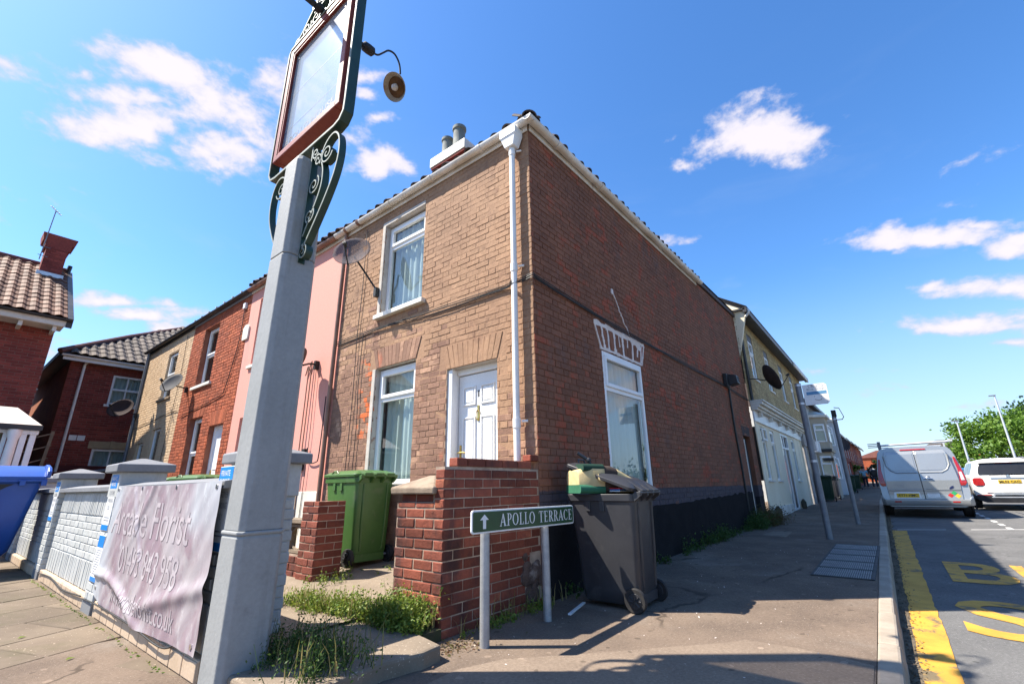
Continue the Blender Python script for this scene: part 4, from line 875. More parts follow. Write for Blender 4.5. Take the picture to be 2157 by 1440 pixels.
q = MB(); q.fbox(F1, 8.20,8.32,5.10,5.24,0,.06); q.build('alarm_box', WHITE, red, bevel=.01); cable([(-.03,8.26,5.1),(-.03,8.28,4.3),(-.03,8.6,3.3),(-.03,8.9,3.12),(-.03,10.4,2.98),(-.03,11.3,2.9)], .009, 'cable', red)
dish('satellite_dish', 'pale grey satellite dish at the join of the red and cream houses', (-.42,11.15,3.72), (-.80,-.35,.42), .62, .56, (-.02,11.25,3.62), DISHG)
HC = [(12.7,13.55,3.62,5.0),(12.85,13.6,1.2,2.76),(14.25,14.9,.5,2.45)]
cream = terrace('cream_house', 'cream painted terraced house at the far end of the row', 11.62, 15.75, HC, CREAMB, CREAMB, CREAMB)
window(cream, F1, 12.7, 13.55, 3.62, 5.0, .06, 4.3, .06, False, (12.6,13.75,.05,.07,WOOD)); window(cream, F1, 12.85, 13.6, 1.2, 2.76, .06, None, .06, False); window(cream, F1, 14.25, 14.9, .5, 2.45, .06, None, .06, False)
q = MB(); q.box(-.03,-.010,11.62,15.75,5.40,5.52); q.build('fascia', GUTTERB, cream); q = MB(); gutter_run(q, (-.092,11.62,GZ), (-.092,15.95,GZ), (1,0,0)); q.build('gutter', GUTTERB, cream, smooth=True)
q = MB(); q.tube([(-.05,15.7,5.44),(-.05,15.72,.2)], .045, 10); q.build('downpipe', GALVD, cream, smooth=True)
cable([(-.03,15.6,2.95),(-.03,14.6,3.0),(-.03,13.4,3.05),(-.03,12.2,3.12),(-.03,11.7,3.1)], .008, 'cable', cream); cable([(-.03,12.1,5.3),(-.03,12.0,4.0),(-.03,12.2,2.0),(-.03,12.2,.4)], .006, 'cable', cream)
dish('satellite_dish', 'dark satellite dish hanging off the cream house corner before dark red brick', (-.42,15.9,3.62), (-.75,-.55,.35), .85, .62, (-.03,15.6,3.4), DISHD)
ga = MB(); ga.add([(-2.3,.6,.10),(-1.3,.6,.12),(-.02,.6,.20),(-.02,16,.2),(-2.3,16,.12)], [(0,1,2,3,4)]); struct(ga.build('garden_ground', CONC))
# ================================================================ BRICK BOUNDARY WALL, SHORT PIER, STEP
FB = Frame((-1.28,0,0), (1,0,0), (0,-1,0)); FP = Frame((-1.28,0,0), (0,1,0), (-1,0,0))
bw = thing('boundary_wall', 'red brick garden wall running from the corner house to a capped pier', 'wall', (-.64,.05,0))
q = MB(); q.box(-1.278,-.005,.003,.108,-.1,1.205); q.box(-1.132,-.135,.006,.108,1.205,1.277); q.box(-1.278,-.86,.108,.575,-.1,.93); q.box(-1.25,-.88,.14,.55,.93,1.0); q.build('mortar', GARDENM, bw)
it = []; rg = random.Random(9)
for (a,b,c,d) in lay(0, 1.275, -.02, 1.21, [(1.02,1.275,.12,.30),(1.10,1.275,.30,.46)], 'stretcher', .0755, .219, .106, .009): it.append((FB,a,b,c,d,-.05,.004,GARDEN))
for (a,b,c,d) in lay(.145, 1.15, 1.207, 1.285, (), 'stretcher', .0755, .219, .106, .009, 1): it.append((FB,a,b,c,d,-.10,.007,GARDEN))
it.append((FB,1.16,1.275,1.285,1.345,-.10,.006,GARDEN))
for (a,b,c,d) in lay(.0, .578, -.02, .93, (), 'stretcher', .0755, .219, .106, .009, 1): it.append((FP,a,b,c,d,-.05,.004,GARDEN))
for (a,b,c,d) in lay(.0, .105, .885, 1.21, (), 'stretcher', .0755, .219, .106, .009, 0): it.append((FP,a,b,c,d,-.05,.004,GARDEN))
it.append((Frame((-1.135,0,0),(0,1,0),(-1,0,0)),.0,.105,1.212,1.28,-.05,.007,GARDEN)); it.append((Frame((-.12,0,0),(0,1,0),(-1,0,0)),.0,.105,1.285,1.345,-.05,.007,GARDEN))
for (a,b,c,d) in lay(.16, .55, .93, 1.0, (), 'stretcher', .07, .20, .104, .012): it.append((Frame((-1.255,0,0),(0,1,0),(-1,0,0)),a,b,c,d,-.03,.002,GARDEN))
emit_bricks(bw, it, 290, 'brickwork', 12, .006)
q = MB(); q.loft([[(-1.32,.085,.995),(-.82,.085,.995),(-.82,.625,.995),(-1.32,.625,.995)],[(-1.325,.08,1.05),(-.815,.08,1.05),(-.815,.63,1.05),(-1.325,.63,1.05)],[(-1.10,.32,1.145),(-1.04,.32,1.145),(-1.04,.38,1.145),(-1.10,.38,1.145)]]); q.build('cap_stone', CAPST, bw, bevel=.012, label='weathered pyramid cap stone')
q = MB()
for k in range(16): c_ = Vector((-.26+rg.random()*.27, .0+rg.uniform(-.015,.01), .05+rg.random()*.42)); q.sphere(c_, rg.uniform(.03,.075), seg=7, rings=5, sc=(1.2,.35,1))
q.build('crumbling_mortar', surf('crumbled_mortar', (.13,.085,.068), (.085,.055,.045), 9, rough=1, bump=1.0, bscale=60, bdist=.012, c3=(.28,.23,.20), s3=5, t3=(.56,.68)), bw)
sp = thing('garden_pier', 'short square brick pier with low screen wall beside the green bin', 'garden pier', (-.95,2.3,.1))
FSx = Frame((-1.10,2.15,0),(0,1,0),(-1,0,0)); FSy = Frame((-1.10,2.15,0),(1,0,0),(0,-1,0))
q = MB(); q.box(-1.098,-.785,2.153,2.49,0,.915); q.box(-1.06,-.96,2.49,3.6,0,.36); q.build('mortar', GARDENM, sp)
it = [(FSx,a,b,c,d,-.05,.004,GARDEN) for (a,b,c,d) in lay(0,.34,.04,.92,(),'stretcher',.0755,.219,.106,.009)]+[(FSy,a,b,c,d,-.05,.004,GARDEN) for (a,b,c,d) in lay(0,.32,.04,.92,(),'stretcher',.0755,.219,.106,.009,1)]
it += [(Frame((-1.065,2.15,0),(0,1,0),(-1,0,0)),a,b,c,d,-.04,.006,GARDEN) for (a,b,c,d) in lay(.345,1.4,.04,.36,(),'stretcher',.0755,.219,.106,.009)]
emit_bricks(sp, it, 290, 'brickwork', 13, .006)
for k in range(3):
    y0 = 2.52+k*.31; q = MB(); FQ = Frame((-1.06,y0,.37),(0,1,0),(-1,0,0)); frame_bars(q, FQ, 0,.30,0,.30,.03,-.08,0)
    for s_ in (0, 1):
        for a0 in (0, 1): q.tube([FQ(.15+.15*cos(t_)*(1 if s_ else -1)*.95, .15+(.12*sin(t_))*(1 if a0 else -1), -.04) for t_ in [radians(10*i) for i in range(10)]], .016, 6)
    q.build('screen_block', CONC, sp)
q = MB(); q.box(-1.09,-.94,2.5,3.6,.68,.73); q.build('coping', CONC, sp, bevel=.008)
stp = thing('entrance_step', 'rough concrete entrance slab beneath the brick pier', 'step', (-2.0,.6,0))
rs = random.Random(5); q = MB(); fe = [(-2.6+i*.08, -.30+rs.uniform(-.012,.012)-.02*sin(i*.7)) for i in range(14)]; poly = fe+[(-1.47,.1),(-1.43,.5),(-1.5,1.6),(-2.6,1.6)]
q.extrude([(a,b,-.02) for a,b in poly], (0,0,.112)); q.build('slab', CONC, stp, bevel=.018)
q = MB(); q.box(-1.46,-1.29,-.02,1.6,-.02,.075); q.build('soil_strip', JOINT, stp)

# weeds
wr = random.Random(31)
spots = [(lambda t_: (-1.40-.22*t_+wr.uniform(-.12,.08), .02+1.5*t_, .08, wr.uniform(.6,1.15)))(wr.random()) for _ in range(80)]+[(-1.40+wr.uniform(-.08,.08), .10+wr.random()*.35, .08, wr.uniform(1.0,1.5)) for _ in range(22)]
weeds('weeds', 'yellow green weeds sprouting along the foot of the brick pier', spots, WEED, 1, .026, 120, .17)
spots = [(-2.30+wr.uniform(-.14,.22), .02+wr.uniform(-.30,.45), .09, wr.uniform(.6,1.7)) for _ in range(26)]
weeds('weeds', 'green weeds, darkened as if shaded, around the base of the pub sign post', spots, WEEDD, 2, .019, 90, .15)
spots = [((lambda x_: (x_, -.07-wr.random()*.10, zg(x_), wr.uniform(.3,.75)))(.3+wr.random()*8.4)) for _ in range(44)]+[(8.3+wr.gauss(0,.5), -.16-abs(wr.gauss(0,.1)), .07, wr.uniform(1.2,2.2)) for _ in range(22)]+[(5.5+wr.gauss(0,.6), -.12, .05, wr.uniform(.9,1.6)) for _ in range(12)]
weeds('weeds', 'dark weeds growing along the foot of the long black plinth', spots, WEEDD, 3, .035, 90, .20)
spots = [(9.0+wr.gauss(0,.45), -.18-abs(wr.gauss(0,.12)), .08, wr.uniform(1.2,2.4)) for _ in range(26)]
weeds('weeds', 'reddish dry weeds in front of the narrow side doorway', spots, WEEDR, 4, .035, 90, .20)
spots = [(-.95+wr.uniform(-.2,.9), 1.9+wr.uniform(-.15,.3), .14, wr.uniform(.3,.8)) for _ in range(16)]+[(-1.25+wr.random()*1.2, -.05-wr.random()*.08, .0, wr.uniform(.25,.7)) for _ in range(22)]
weeds('weeds', 'small weeds on the garden path and at the wall foot', spots, WEED, 6, .024, 60, .14)
gb = MB()       # dry grass blades and straw among the weeds
for _ in range(420):
    t_ = wr.random(); x_, y_ = ((-1.40-.22*t_+wr.uniform(-.14,.10), .0+1.55*t_) if wr.random() < .6 else ((-2.28+wr.uniform(-.16,.35), -.05+wr.uniform(-.24,.5)) if wr.random() < .6 else (-1.2+wr.random()*1.5, -.05-wr.random()*.06)))
    h_ = wr.uniform(.06,.24); a_ = wr.uniform(0,6.28); l_ = wr.uniform(.1,.7)*h_; w2 = .0035; dx_, dy_ = cos(a_), sin(a_); z_ = .0 if x_ > -1.27 else .085
    gb.add([(x_-dy_*w2,y_+dx_*w2,z_),(x_+dy_*w2,y_-dx_*w2,z_),(x_+dx_*l_*.4+dy_*w2*.8,y_+dy_*l_*.4-dx_*w2*.8,z_+h_*.65),(x_+dx_*l_*.4-dy_*w2*.8,y_+dy_*l_*.4+dx_*w2*.8,z_+h_*.65),(x_+dx_*l_,y_+dy_*l_,z_+h_)], [(0,1,2,3),(3,2,4)])
stuff(gb.build('grass_blades', leafmat('straw_grass', (.16,.17,.05), (.34,.27,.12)), None, fix=False), 'thin dry grass blades among the weeds by the step', 'grass')
lv = MB(); pts = [Vector((-1.30+wr.gauss(0,.16), -.22+wr.gauss(0,.09), .005+wr.random()*.012)) for _ in range(160)]; vs, fs = leaves(pts, .030, wr, 2); lv.add(vs, fs); stuff(lv.build('leaf_litter', WEEDR, None, fix=False), 'dead brown leaves lying at the corner of the brick wall', 'litter')

# ================================================================ WHEELIE BINS
def wheelie(name, label, mat, loc, rz=0, lid=True, group=None, s=1.0, lid_open=0.0):
    """two wheeled refuse bin; hinge, handle and wheels on its -Y side"""
    t = thing(name, label, 'wheelie bin', (0,0,0), group)
    def sec(z, wx, y0, y1, r=.05):
        pts = []
        for (cx, cy, a0) in ((wx-r,y1-r,0),(-wx+r,y1-r,90),(-wx+r,y0+r,180),(wx-r,y0+r,270)):
            for k in range(4): a = radians(a0+k*30); pts.append((cx+r*cos(a), cy+r*sin(a), z))
        return pts
    b = MB(); b.loft([sec(.045,.215,-.27,.235),sec(.07,.23,-.285,.25),sec(.16,.236,-.325,.262),sec(.80,.262,-.345,.325),sec(.93,.270,-.350,.345),sec(.935,.285,-.352,.362),sec(1.0,.288,-.352,.366),sec(1.0,.266,-.33,.345),sec(.6,.25,-.32,.30)])
    body = b.build('body', mat, t, smooth=True, bevel=.004)
    for sx in (-1, 1):      # vertical ribs under the rim and stiffening ridge
        for ya in (-.05, .10): r_ = MB(); r_.box(sx*.270-.012, sx*.270+.012, ya, ya+.05,.84,.95); r_.build('rib', mat, t, bevel=.004)
    r_ = MB(); r_.tube([(-.17,-.352,.92),(-.165,-.342,.5),(-.15,-.325,.17)], .013, 6); r_.tube([(.17,-.352,.92),(.165,-.342,.5),(.15,-.325,.17)], .013, 6); r_.box(-.20,.20,-.318,-.285,.05,.13); r_.build('back_rib', mat, t)
    hb = MB()
    for x_ in (-.245,-.075,.075,.245): hb.hexa([(x_-.018,-.352,.93),(x_+.018,-.352,.93),(x_+.018,-.34,1.0),(x_-.018,-.34,1.0),(x_-.014,-.425,.985),(x_+.014,-.425,.985),(x_+.014,-.425,1.03),(x_-.014,-.425,1.03)])
    hb.tube([(-.265,-.415,1.01),(.265,-.415,1.01)], .014, 8); hb.build('handle', mat, t, bevel=.003)
    for sx in (-1, 1):
        w_ = MB(); w_.lathe([(.03,-.022),(.095,-.024),(.102,-.012),(.102,.012),(.095,.024),(.03,.022)], (sx*.275,-.29,.102), (1,0,0), 20); wo_ = w_.build('wheel', RUBBER, t, smooth=True)
        h_ = MB(); h_.lathe([(.060,-.027),(.066,-.02),(.066,.02),(.060,.027)], (sx*.275,-.29,.102), (1,0,0), 18)
        for k in range(8): a = 2*pi*k/8; h_.obox = None; h_.tube([(sx*.303,-.29+.012*cos(a),.102+.012*sin(a)), (sx*.303,-.29+.058*cos(a),.102+.058*sin(a))], .006, 5)
        h_.build('hub', BLACKP, wo_)
    ax = MB(); ax.tube([(-.27,-.29,.102),(.27,-.29,.102)], .012, 8); ax.build('axle', GALV, t)
    l_ = MB(); piv = Vector((0,-.40,1.03)); ca, sa = cos(lid_open), sin(lid_open)
    def R_(p): v = Vector(p)-piv; return (v.x, piv.y+v.y*ca-v.z*sa, piv.z+v.y*sa+v.z*ca)
    ls = [sec(1.004,.300,-.36,.385,.05),sec(1.035,.302,-.365,.39,.05),sec(1.042,.285,-.35,.37,.05),sec(1.062,.255,-.33,.335,.06),sec(1.085,.16,-.25,.24,.06)]
    l_.loft([[R_(p) for p in q] for q in ls]); lo = l_.build('lid', mat, t, smooth=True, bevel=.004)
    e_ = MB()
    for x_ in (-.16,.0,.16): e_.hexa([R_(p) for p in [(x_-.06,-.43,1.005),(x_+.06,-.43,1.005),(x_+.05,-.34,1.03),(x_-.05,-.34,1.03),(x_-.06,-.43,1.045),(x_+.06,-.43,1.045),(x_+.05,-.25,1.082),(x_-.05,-.25,1.082)]])
    e_.build('lid_hinge', mat, lo, bevel=.006)
    e_ = MB(); e_.tube([R_(p) for p in [(-.07,.36,1.05),(-.06,.385,1.085),(.06,.385,1.085),(.07,.36,1.05)]], .008, 6); e_.build('lid_handle', mat, lo); e_ = MB(); e_.tube([R_(p) for p in [(-.28,.05,1.045),(-.275,.09,1.075),(-.275,.16,1.075),(-.28,.2,1.045)]], .009, 6); e_.build('lid_handle', mat, lo)
    t.location = loc; t.rotation_euler = (0,0,rz); t.scale = (s,s,s); WLOC[t.name] = Vector(loc); return t
green = wheelie('wheelie_bin', 'mid green wheelie bin standing behind the short brick pier', BINGRN, (-.335,2.58,.185))
bpy.context.view_layer.update()
copy_tree(green, (-1.20,5.35,.20), .2, 'green wheelie bin behind the banner wall, lid showing near the post', 'green bins behind the garden wall')
copy_tree(green, (-1.22,6.15,.19), -.1, 'green wheelie bin behind the banner wall, farther from the post', 'green bins behind the garden wall')
black = wheelie('wheelie_bin', 'overfull black wheelie bin with its lid propped open', BINBLK, (.43,-.56,.0), .04, lid_open=radians(20), s=.965)
# things stuffed in the black bin
bag = thing('cool_bag', 'striped tan, green and brown canvas bag poking out of the black bin', 'bag', (.30,-.34,1.0))
BO = Vector((.325,-.505,.972)); BX = Vector((.74,-.66,-.03)).normalized(); BY = Vector((.55,.83,0)).normalized(); BZ = BX.cross(BY)
def bagsec(u, y0, y1, z0, z1, r=.05, wob=0):
    pts = []
    for (cy, cz_, a0) in ((y1-r,z1-r,0),(y0+r,z1-r,90),(y0+r,z0+r,180),(y1-r,z0+r,270)):
        for k in range(4): a = radians(a0+k*30); pts.append(tuple(BO+BX*u+BY*(cy+r*cos(a))+BZ*(cz_+r*sin(a)+wob*sin(5*a))))
    return pts
for nm_, u0_, u1_, mt in (('side_panel',-.275,-.03,TAN),('dark_band',-.03,.10,BRNC),('front_panel',.10,.27,TAN)):
    q = MB(); uu = [u0_, u0_+.012, (u0_+u1_)/2, u1_-.006, u1_]; q.loft([bagsec(u, -.17+(.05*max(0,(-u-.19)/.1)), .15, .0, .255-(.055*max(0,(-u-.20)/.08))-(.55*max(0,u-.06)), .05) for u in uu]); q.build(nm_, mt, bag, smooth=True, bevel=.006)
q = MB(); q.loft([bagsec(u, -.178, .155, -.006, .072, .03) for u in (-.278,-.14,-.032)]); q.build('base_panel', GRNC, bag, smooth=True)
q = MB(); q.loft([bagsec(u, -.165, .15, .195, .268, .03) for u in (-.24,-.14,-.035)]); q.build('top_panel', DGRNC, bag, smooth=True)
q = MB(); q.tube(smoothpath([BO+BX*-.10-BY*.176+BZ*.17, BO+BX*-.10-BY*.20+BZ*.12, BO+BX*-.05-BY*.20+BZ*.10, BO+BX*-.03-BY*.178+BZ*.16]), .007, 6); q.build('strap', TAN, bag)
br = thing('umbrella_handle', 'black folding umbrella handle sticking up beside the striped bag', 'umbrella', (.12,-.25,1.16))
q = MB(); q.tube([BO+BX*-.05+BY*.02+BZ*.24, BO+BX*-.12+BY*.03+BZ*.34], .011, 8); q.tube([BO+BX*-.10+BY*.03+BZ*.315, BO+BX*-.20+BY*.05+BZ*.385], .017, 8); q.build('handle', BLACKP, br)
q = MB(); q.sphere(BO+BX*-.095+BY*.03+BZ*.315, .028, seg=8, rings=6); q.build('clasp', BLACKP, br)
for k, (mt, lab, cat) in enumerate(((SIGNW, 'thin white booklet under the open lid of the black bin', 'booklet'), (PRINTB, 'blue edged folder lying under the open bin lid', 'folder'), (STR, 'red card wedged at the rim of the black bin', 'card'))):
    q = MB(); o3 = Vector((.43-.06*(k == 2), -.62, .985+.012*k)); bx2 = Vector((.9,-.25,0)).normalized(); by2 = Vector((.25,.9,0)).normalized(); w2, d2 = (.17,.20) if k < 2 else (.12,.2)
    q.hexa([tuple(o3+bx2*a*w2+by2*b*d2+Vector((0,0,c))) for c in (0,.010) for a,b in ((-1,-1),(1,-1),(1,1),(-1,1))]); tag(q.build(('booklet','folder','card')[k], mt, None, bevel=.002), lab, cat)
q = MB(); q.hexa([tuple(Vector((.02,-.36,.004))+Vector((.97,.24,0))*a+Vector((-.24,.97,0))*b+Vector((0,0,c))) for c in (0,.014) for a,b in ((-.22,-.014),(.22,-.014),(.22,.014),(-.22,.014))]); tag(q.build('plastic_strip', WHITE, None, bevel=.002), 'white plastic strip lying on the pavement beside the black bin', 'plastic strip')

# ================================================================ STREET NAMEPLATE
sg = thing('street_nameplate', 'low green street nameplate on two grey posts before the brick wall', 'street sign', (-.72,-.36,0))
SX = Vector((1.355,.0,-.012)).normalized(); SO = Vector((-1.395,-.408,.728))
for (px_, py_) in ((-1.205,-.362),(-.425,-.350)): q = MB(); q.tube([(px_,py_,-.05),(px_,py_,.80)], .034, 16); q.build('post', GALV, sg, smooth=True)
def rrect(w_, h_, r):
    pts = []
    for cx, cy, a0 in ((w_-r,h_-r,0),(r,h_-r,90),(r,r,180),(w_-r,r,270)):
        for k in range(5): a = radians(a0+22.5*k); pts.append((cx+r*cos(a), cy+r*sin(a)))
    return pts
FN = lambda u, z, n=0: SO+SX*u+Vector((0,0,z))+Vector((0,-1,0))*n
q = MB(); q.prism(FN, rrect(1.355,.158,.022), -.014, .0); pl_ = q.build('plate', SIGNW, sg, bevel=.003)
q = MB(); q.prism(lambda u,z,n=0: FN(u+.012, z+.012, n), rrect(1.331,.134,.014), 0.0, .0022); q.build('green_panel', SIGNG, pl_)
q = MB(); serif_text(q, 'APOLLO TERRACE', FN(.305,.037,.0030), SX, (0,0,1), 1.015, .088, (0,-1,0)); q.build('lettering', SIGNW, pl_, fix=False)
q = MB(); q.add([FN(u,z,.0030) for u,z in ((.115,.030),(.148,.030),(.148,.090),(.178,.090),(.131,.128),(.084,.090),(.115,.090))], [(0,1,2,3,4,5,6)]); q.build('arrow', SIGNW, pl_, fix=False)

# ================================================================ PUB SIGN ON ITS PAINTED POST
ps = thing('pub_sign', 'tall grey concrete post carrying a red framed hanging pub sign', 'pub sign', (-2.515,.38,0))
POSTM = surf('grey_painted_concrete', (.285,.290,.285), (.255,.262,.258), 2.5, rough=.6, bump=.45, bscale=38, bdist=.004, c3=(.215,.215,.21), s3=4, t3=(.58,.74), streak=((.19,.185,.175),6.0,.56,.76))
def octa(z, h, c=.030, cx=-2.518, cy=.382):
    return [(cx-h,cy-h+c,z),(cx-h+c,cy-h,z),(cx+h-c,cy-h,z),(cx+h,cy-h+c,z),(cx+h,cy+h-c,z),(cx+h-c,cy+h,z),(cx-h+c,cy+h,z),(cx-h,cy+h-c,z)]
q = MB(); q.loft([octa(-.1,.137),octa(.775,.137),octa(.80,.128)]); q.build('post', POSTM, ps, bevel=.006)
q = MB(); q.loft([octa(.792,.142),octa(.815,.142)]); q.build('collar', POSTM, ps, bevel=.008)
q = MB(); q.loft([octa(.815,.132),octa(2.64,.124),octa(2.655,.116)]); q.build('post', POSTM, ps, bevel=.006)
q = MB(); q.loft([octa(2.655,.123),octa(3.46,.118),octa(3.50,.108)]); q.build('post', POSTM, ps, bevel=.006)
SXp = -2.515; YC = .40
def ipath(pts): return [Vector((SXp, y_, z_)) for y_, z_ in pts]
hoop = [(1.02,5.12),(1.02,3.80),(1.015,3.70),(.97,3.635),(.88,3.62),(-.05,3.62),(-.12,3.64),(-.165,3.70),(-.17,3.80),(-.17,5.12),(-.14,5.16),(.99,5.16),(1.02,5.12)]
q = MB(); q.strap(ipath(hoop), (1,0,0), .075, .018); q.build('iron_hoop', IRON, ps)
q = MB(); q.strap([p+Vector((-.040,0,0)) for p in ipath(hoop)], (1,0,0), .006, .019); q.build('edge_highlight', IRONL, ps)  # thin pale strip paints a highlight along the hoop's edge
F_S = Frame((SXp,0,0), (0,1,0), (-1,0,0)); q = MB(); frame_bars(q, F_S, -.10, .965, 3.80, 5.10, .058, -.055, .050); tf = q.build('timber_frame', REDWOOD, ps, bevel=.008)
q = MB(); frame_bars(q, F_S, -.044, .909, 3.856, 5.044, .02, .030, .042); q.build('bead', REDWOOD, tf)
q = MB(); q.fbox(F_S, -.040, .905, 3.86, 5.04, -.012, .012); bd = q.build('sign_board', ACRYL, ps)
q = MB(); letters(q, 'APOLLO HOUSE', F_S(.86,3.935,.0135), (0,-1,0), (0,0,1), .80, .065)
q = MB(); letters(q, 'APOLLO HOUSE', F_S(.86,3.935,.0135), (0,-1,0), (0,0,1), .80, .065); q.build('lettering', PRINTP, bd, fix=False)
q = MB(); q.fbox(F_S, -.03, .90, 4.105, 4.109, .0122, .0130); q.build('seam_line', PRINTP, bd); q = MB(); q.fbox(F_S, -.03, .90, 4.505, 4.508, .0122, .0130); q.build('seam_line', PRINTP, bd)
for (y_, z_) in ((.84,4.96),(.06,4.96),(.84,3.93),(.02,3.90)): q = MB(); q.lathe([(.007,0),(.007,.006)], F_S(y_,z_,.012), (-1,0,0), 8); q.build('screw', BLACKM, bd)
# scroll brackets either side of the post, and the crest
def scroll(pts_c, r0, a0, turns, flip=1): return spiral((SXp,)+pts_c, r0, .010, a0, turns, (0,flip,0), (0,0,1))
for sgn in (1, -1):
    Y = (lambda y: y) if sgn == 1 else (lambda y: 2*.382-y)
    br_ = MB(); ed = MB()
    def both(pts, w_=.05, th=.012):
        br_.strap(pts, (1,0,0), w_, th); ed.strap([p+Vector((-w_/2-.001,0,0)) for p in pts], (1,0,0), .004, th+.001)
    P2 = lambda l: smoothpath([(SXp, Y(a), b) for a, b in l], 6)
    both([Vector((SXp,Y(.258),2.60)), Vector((SXp,Y(.258),3.60))])
    both(P2([(.25,2.66),(.17,2.75),(.06,2.90),(-.04,3.05),(-.115,3.20),(-.145,3.36),(-.12,3.50),(-.05,3.57),(.04,3.55),(.10,3.47),(.12,3.38)]))
    both(P2([(.235,2.80),(.14,2.97),(.06,3.14),(.055,3.28),(.09,3.38)]))
    for c_, r_, a0, tn in (((Y(.205),2.665),.062,1.2,1.6),((Y(.175),2.95),.070,2.2,1.6),((Y(.17),3.21),.080,2.2,1.7),((Y(.03),3.43),.085,3.4,1.7),((Y(.155),3.43),.055,.4,1.5),((Y(.205),3.52),.05,3.5,1.4)):
        both(scroll(c_, r_, a0, tn, sgn), .05, .010)
    br_.build('scroll_bracket', IRON, ps); ed.build('edge_highlight', IRONL, ps)
cr = MB(); ed = MB()
def crest(pts, w_=.05): cr.strap(pts, (1,0,0), w_, .012); ed.strap([p+Vector((-w_/2-.001,0,0)) for p in pts], (1,0,0), .004, .013)
for sgn in (1, -1):
    Yc = lambda y: .425+sgn*y
    crest(smoothpath([(SXp,Yc(.60),5.20),(SXp,Yc(.45),5.26),(SXp,Yc(.25),5.44),(SXp,Yc(.0),5.64)], 5))
    for c_, r_, a0, tn in ((( Yc(.50),5.22),.045,.3,1.5),((Yc(.33),5.26),.085,2.6,1.7),((Yc(.16),5.28),.10,1.0,1.7),((Yc(.08),5.44),.075,3.0,1.6)): crest(scroll(c_, r_, a0, tn, sgn))
    for a, b in ((.40,5.18),(.24,5.20),(.05,5.20)): cr.hexa([(SXp-.012,Yc(a)-.05,b),(SXp+.012,Yc(a)-.05,b),(SXp+.012,Yc(a)+.05,b),(SXp-.012,Yc(a)+.05,b),(SXp-.008,Yc(a)-.02,b+.10),(SXp+.008,Yc(a)-.02,b+.10),(SXp+.008,Yc(a)+.02,b+.10),(SXp-.008,Yc(a)+.02,b+.10)])
cr.build('crest', IRON, ps); ed.build('edge_highlight', IRONL, ps)
def pxplane(x, y, axis, val):
    d = pxdir(x, y); return CAMP+d*((val-CAMP[axis])/d[axis])
# front lamp arm with bare bulbs, rear swan neck lamp
fa_ = MB(); fa_.tube([(-2.53,.44,5.21),(-3.05,.44,5.22),(-3.35,.44,5.22)], .028, 8); fa_.lathe([(.045,0),(.045,.05)], (-2.575,.44,5.21), (-1,0,0), 12); fa_.build('lamp_arm', BLACKM, ps)
for x_ in (-2.92,): q = MB(); q.lathe([(.022,.0),(.024,-.05),(.05,-.085),(.056,-.125),(.040,-.165),(.0,-.178)], (x_,.44,5.20), seg=12); q.build('bulb', BULB, ps, smooth=True)
yb = .44; LP = [pxplane(x, y, 1, yb) for x, y in ((768,98),(783,109),(795,116),(806,112),(818,107),(830,113),(838,126),(842,140),(843,156))]
q = MB(); q.tube([(-2.49,yb,5.21), LP[0]], .020, 8); q.lathe([(.02,-.07),(.046,-.05),(.05,0),(.046,.05),(.02,.07)], (LP[0]+LP[1])/2, (LP[1]-LP[0]), 12); q.tube(smoothpath(LP, 4), .010, 8); q.build('swan_neck', BLACKM, ps, smooth=True)
sc_ = pxplane(833, 184, 1, yb-.02); axd = Vector((-.70,-.08,-.60)).normalized(); tp_ = sc_-axd*.07
q = MB(); q.lathe([(.02,-.045),(.035,-.04),(.05,.0),(.10,.045),(.135,.085),(.138,.09),(.133,.088),(.098,.050),(.048,.006),(.03,.0)], tp_, axd, 24); lsn = q.build('lamp_shade', CREAMSH, ps, smooth=True)
q = MB(); q.lathe([(.0,.010),(.05,.012),(.095,.052),(.097,.056)], tp_, axd, 20); q.build('rust_ring', RUSTIN, lsn)
q = MB(); q.lathe([(.02,.02),(.022,.05),(.036,.075),(.030,.10),(.0,.112)], tp_, axd, 12); q.build('bulb', BULB, lsn, smooth=True)
q = MB(); q.lathe([(.0,-.06),(.024,-.055),(.026,-.02)], tp_, axd, 10); q.build('lamp_cap', BLACKM, lsn)

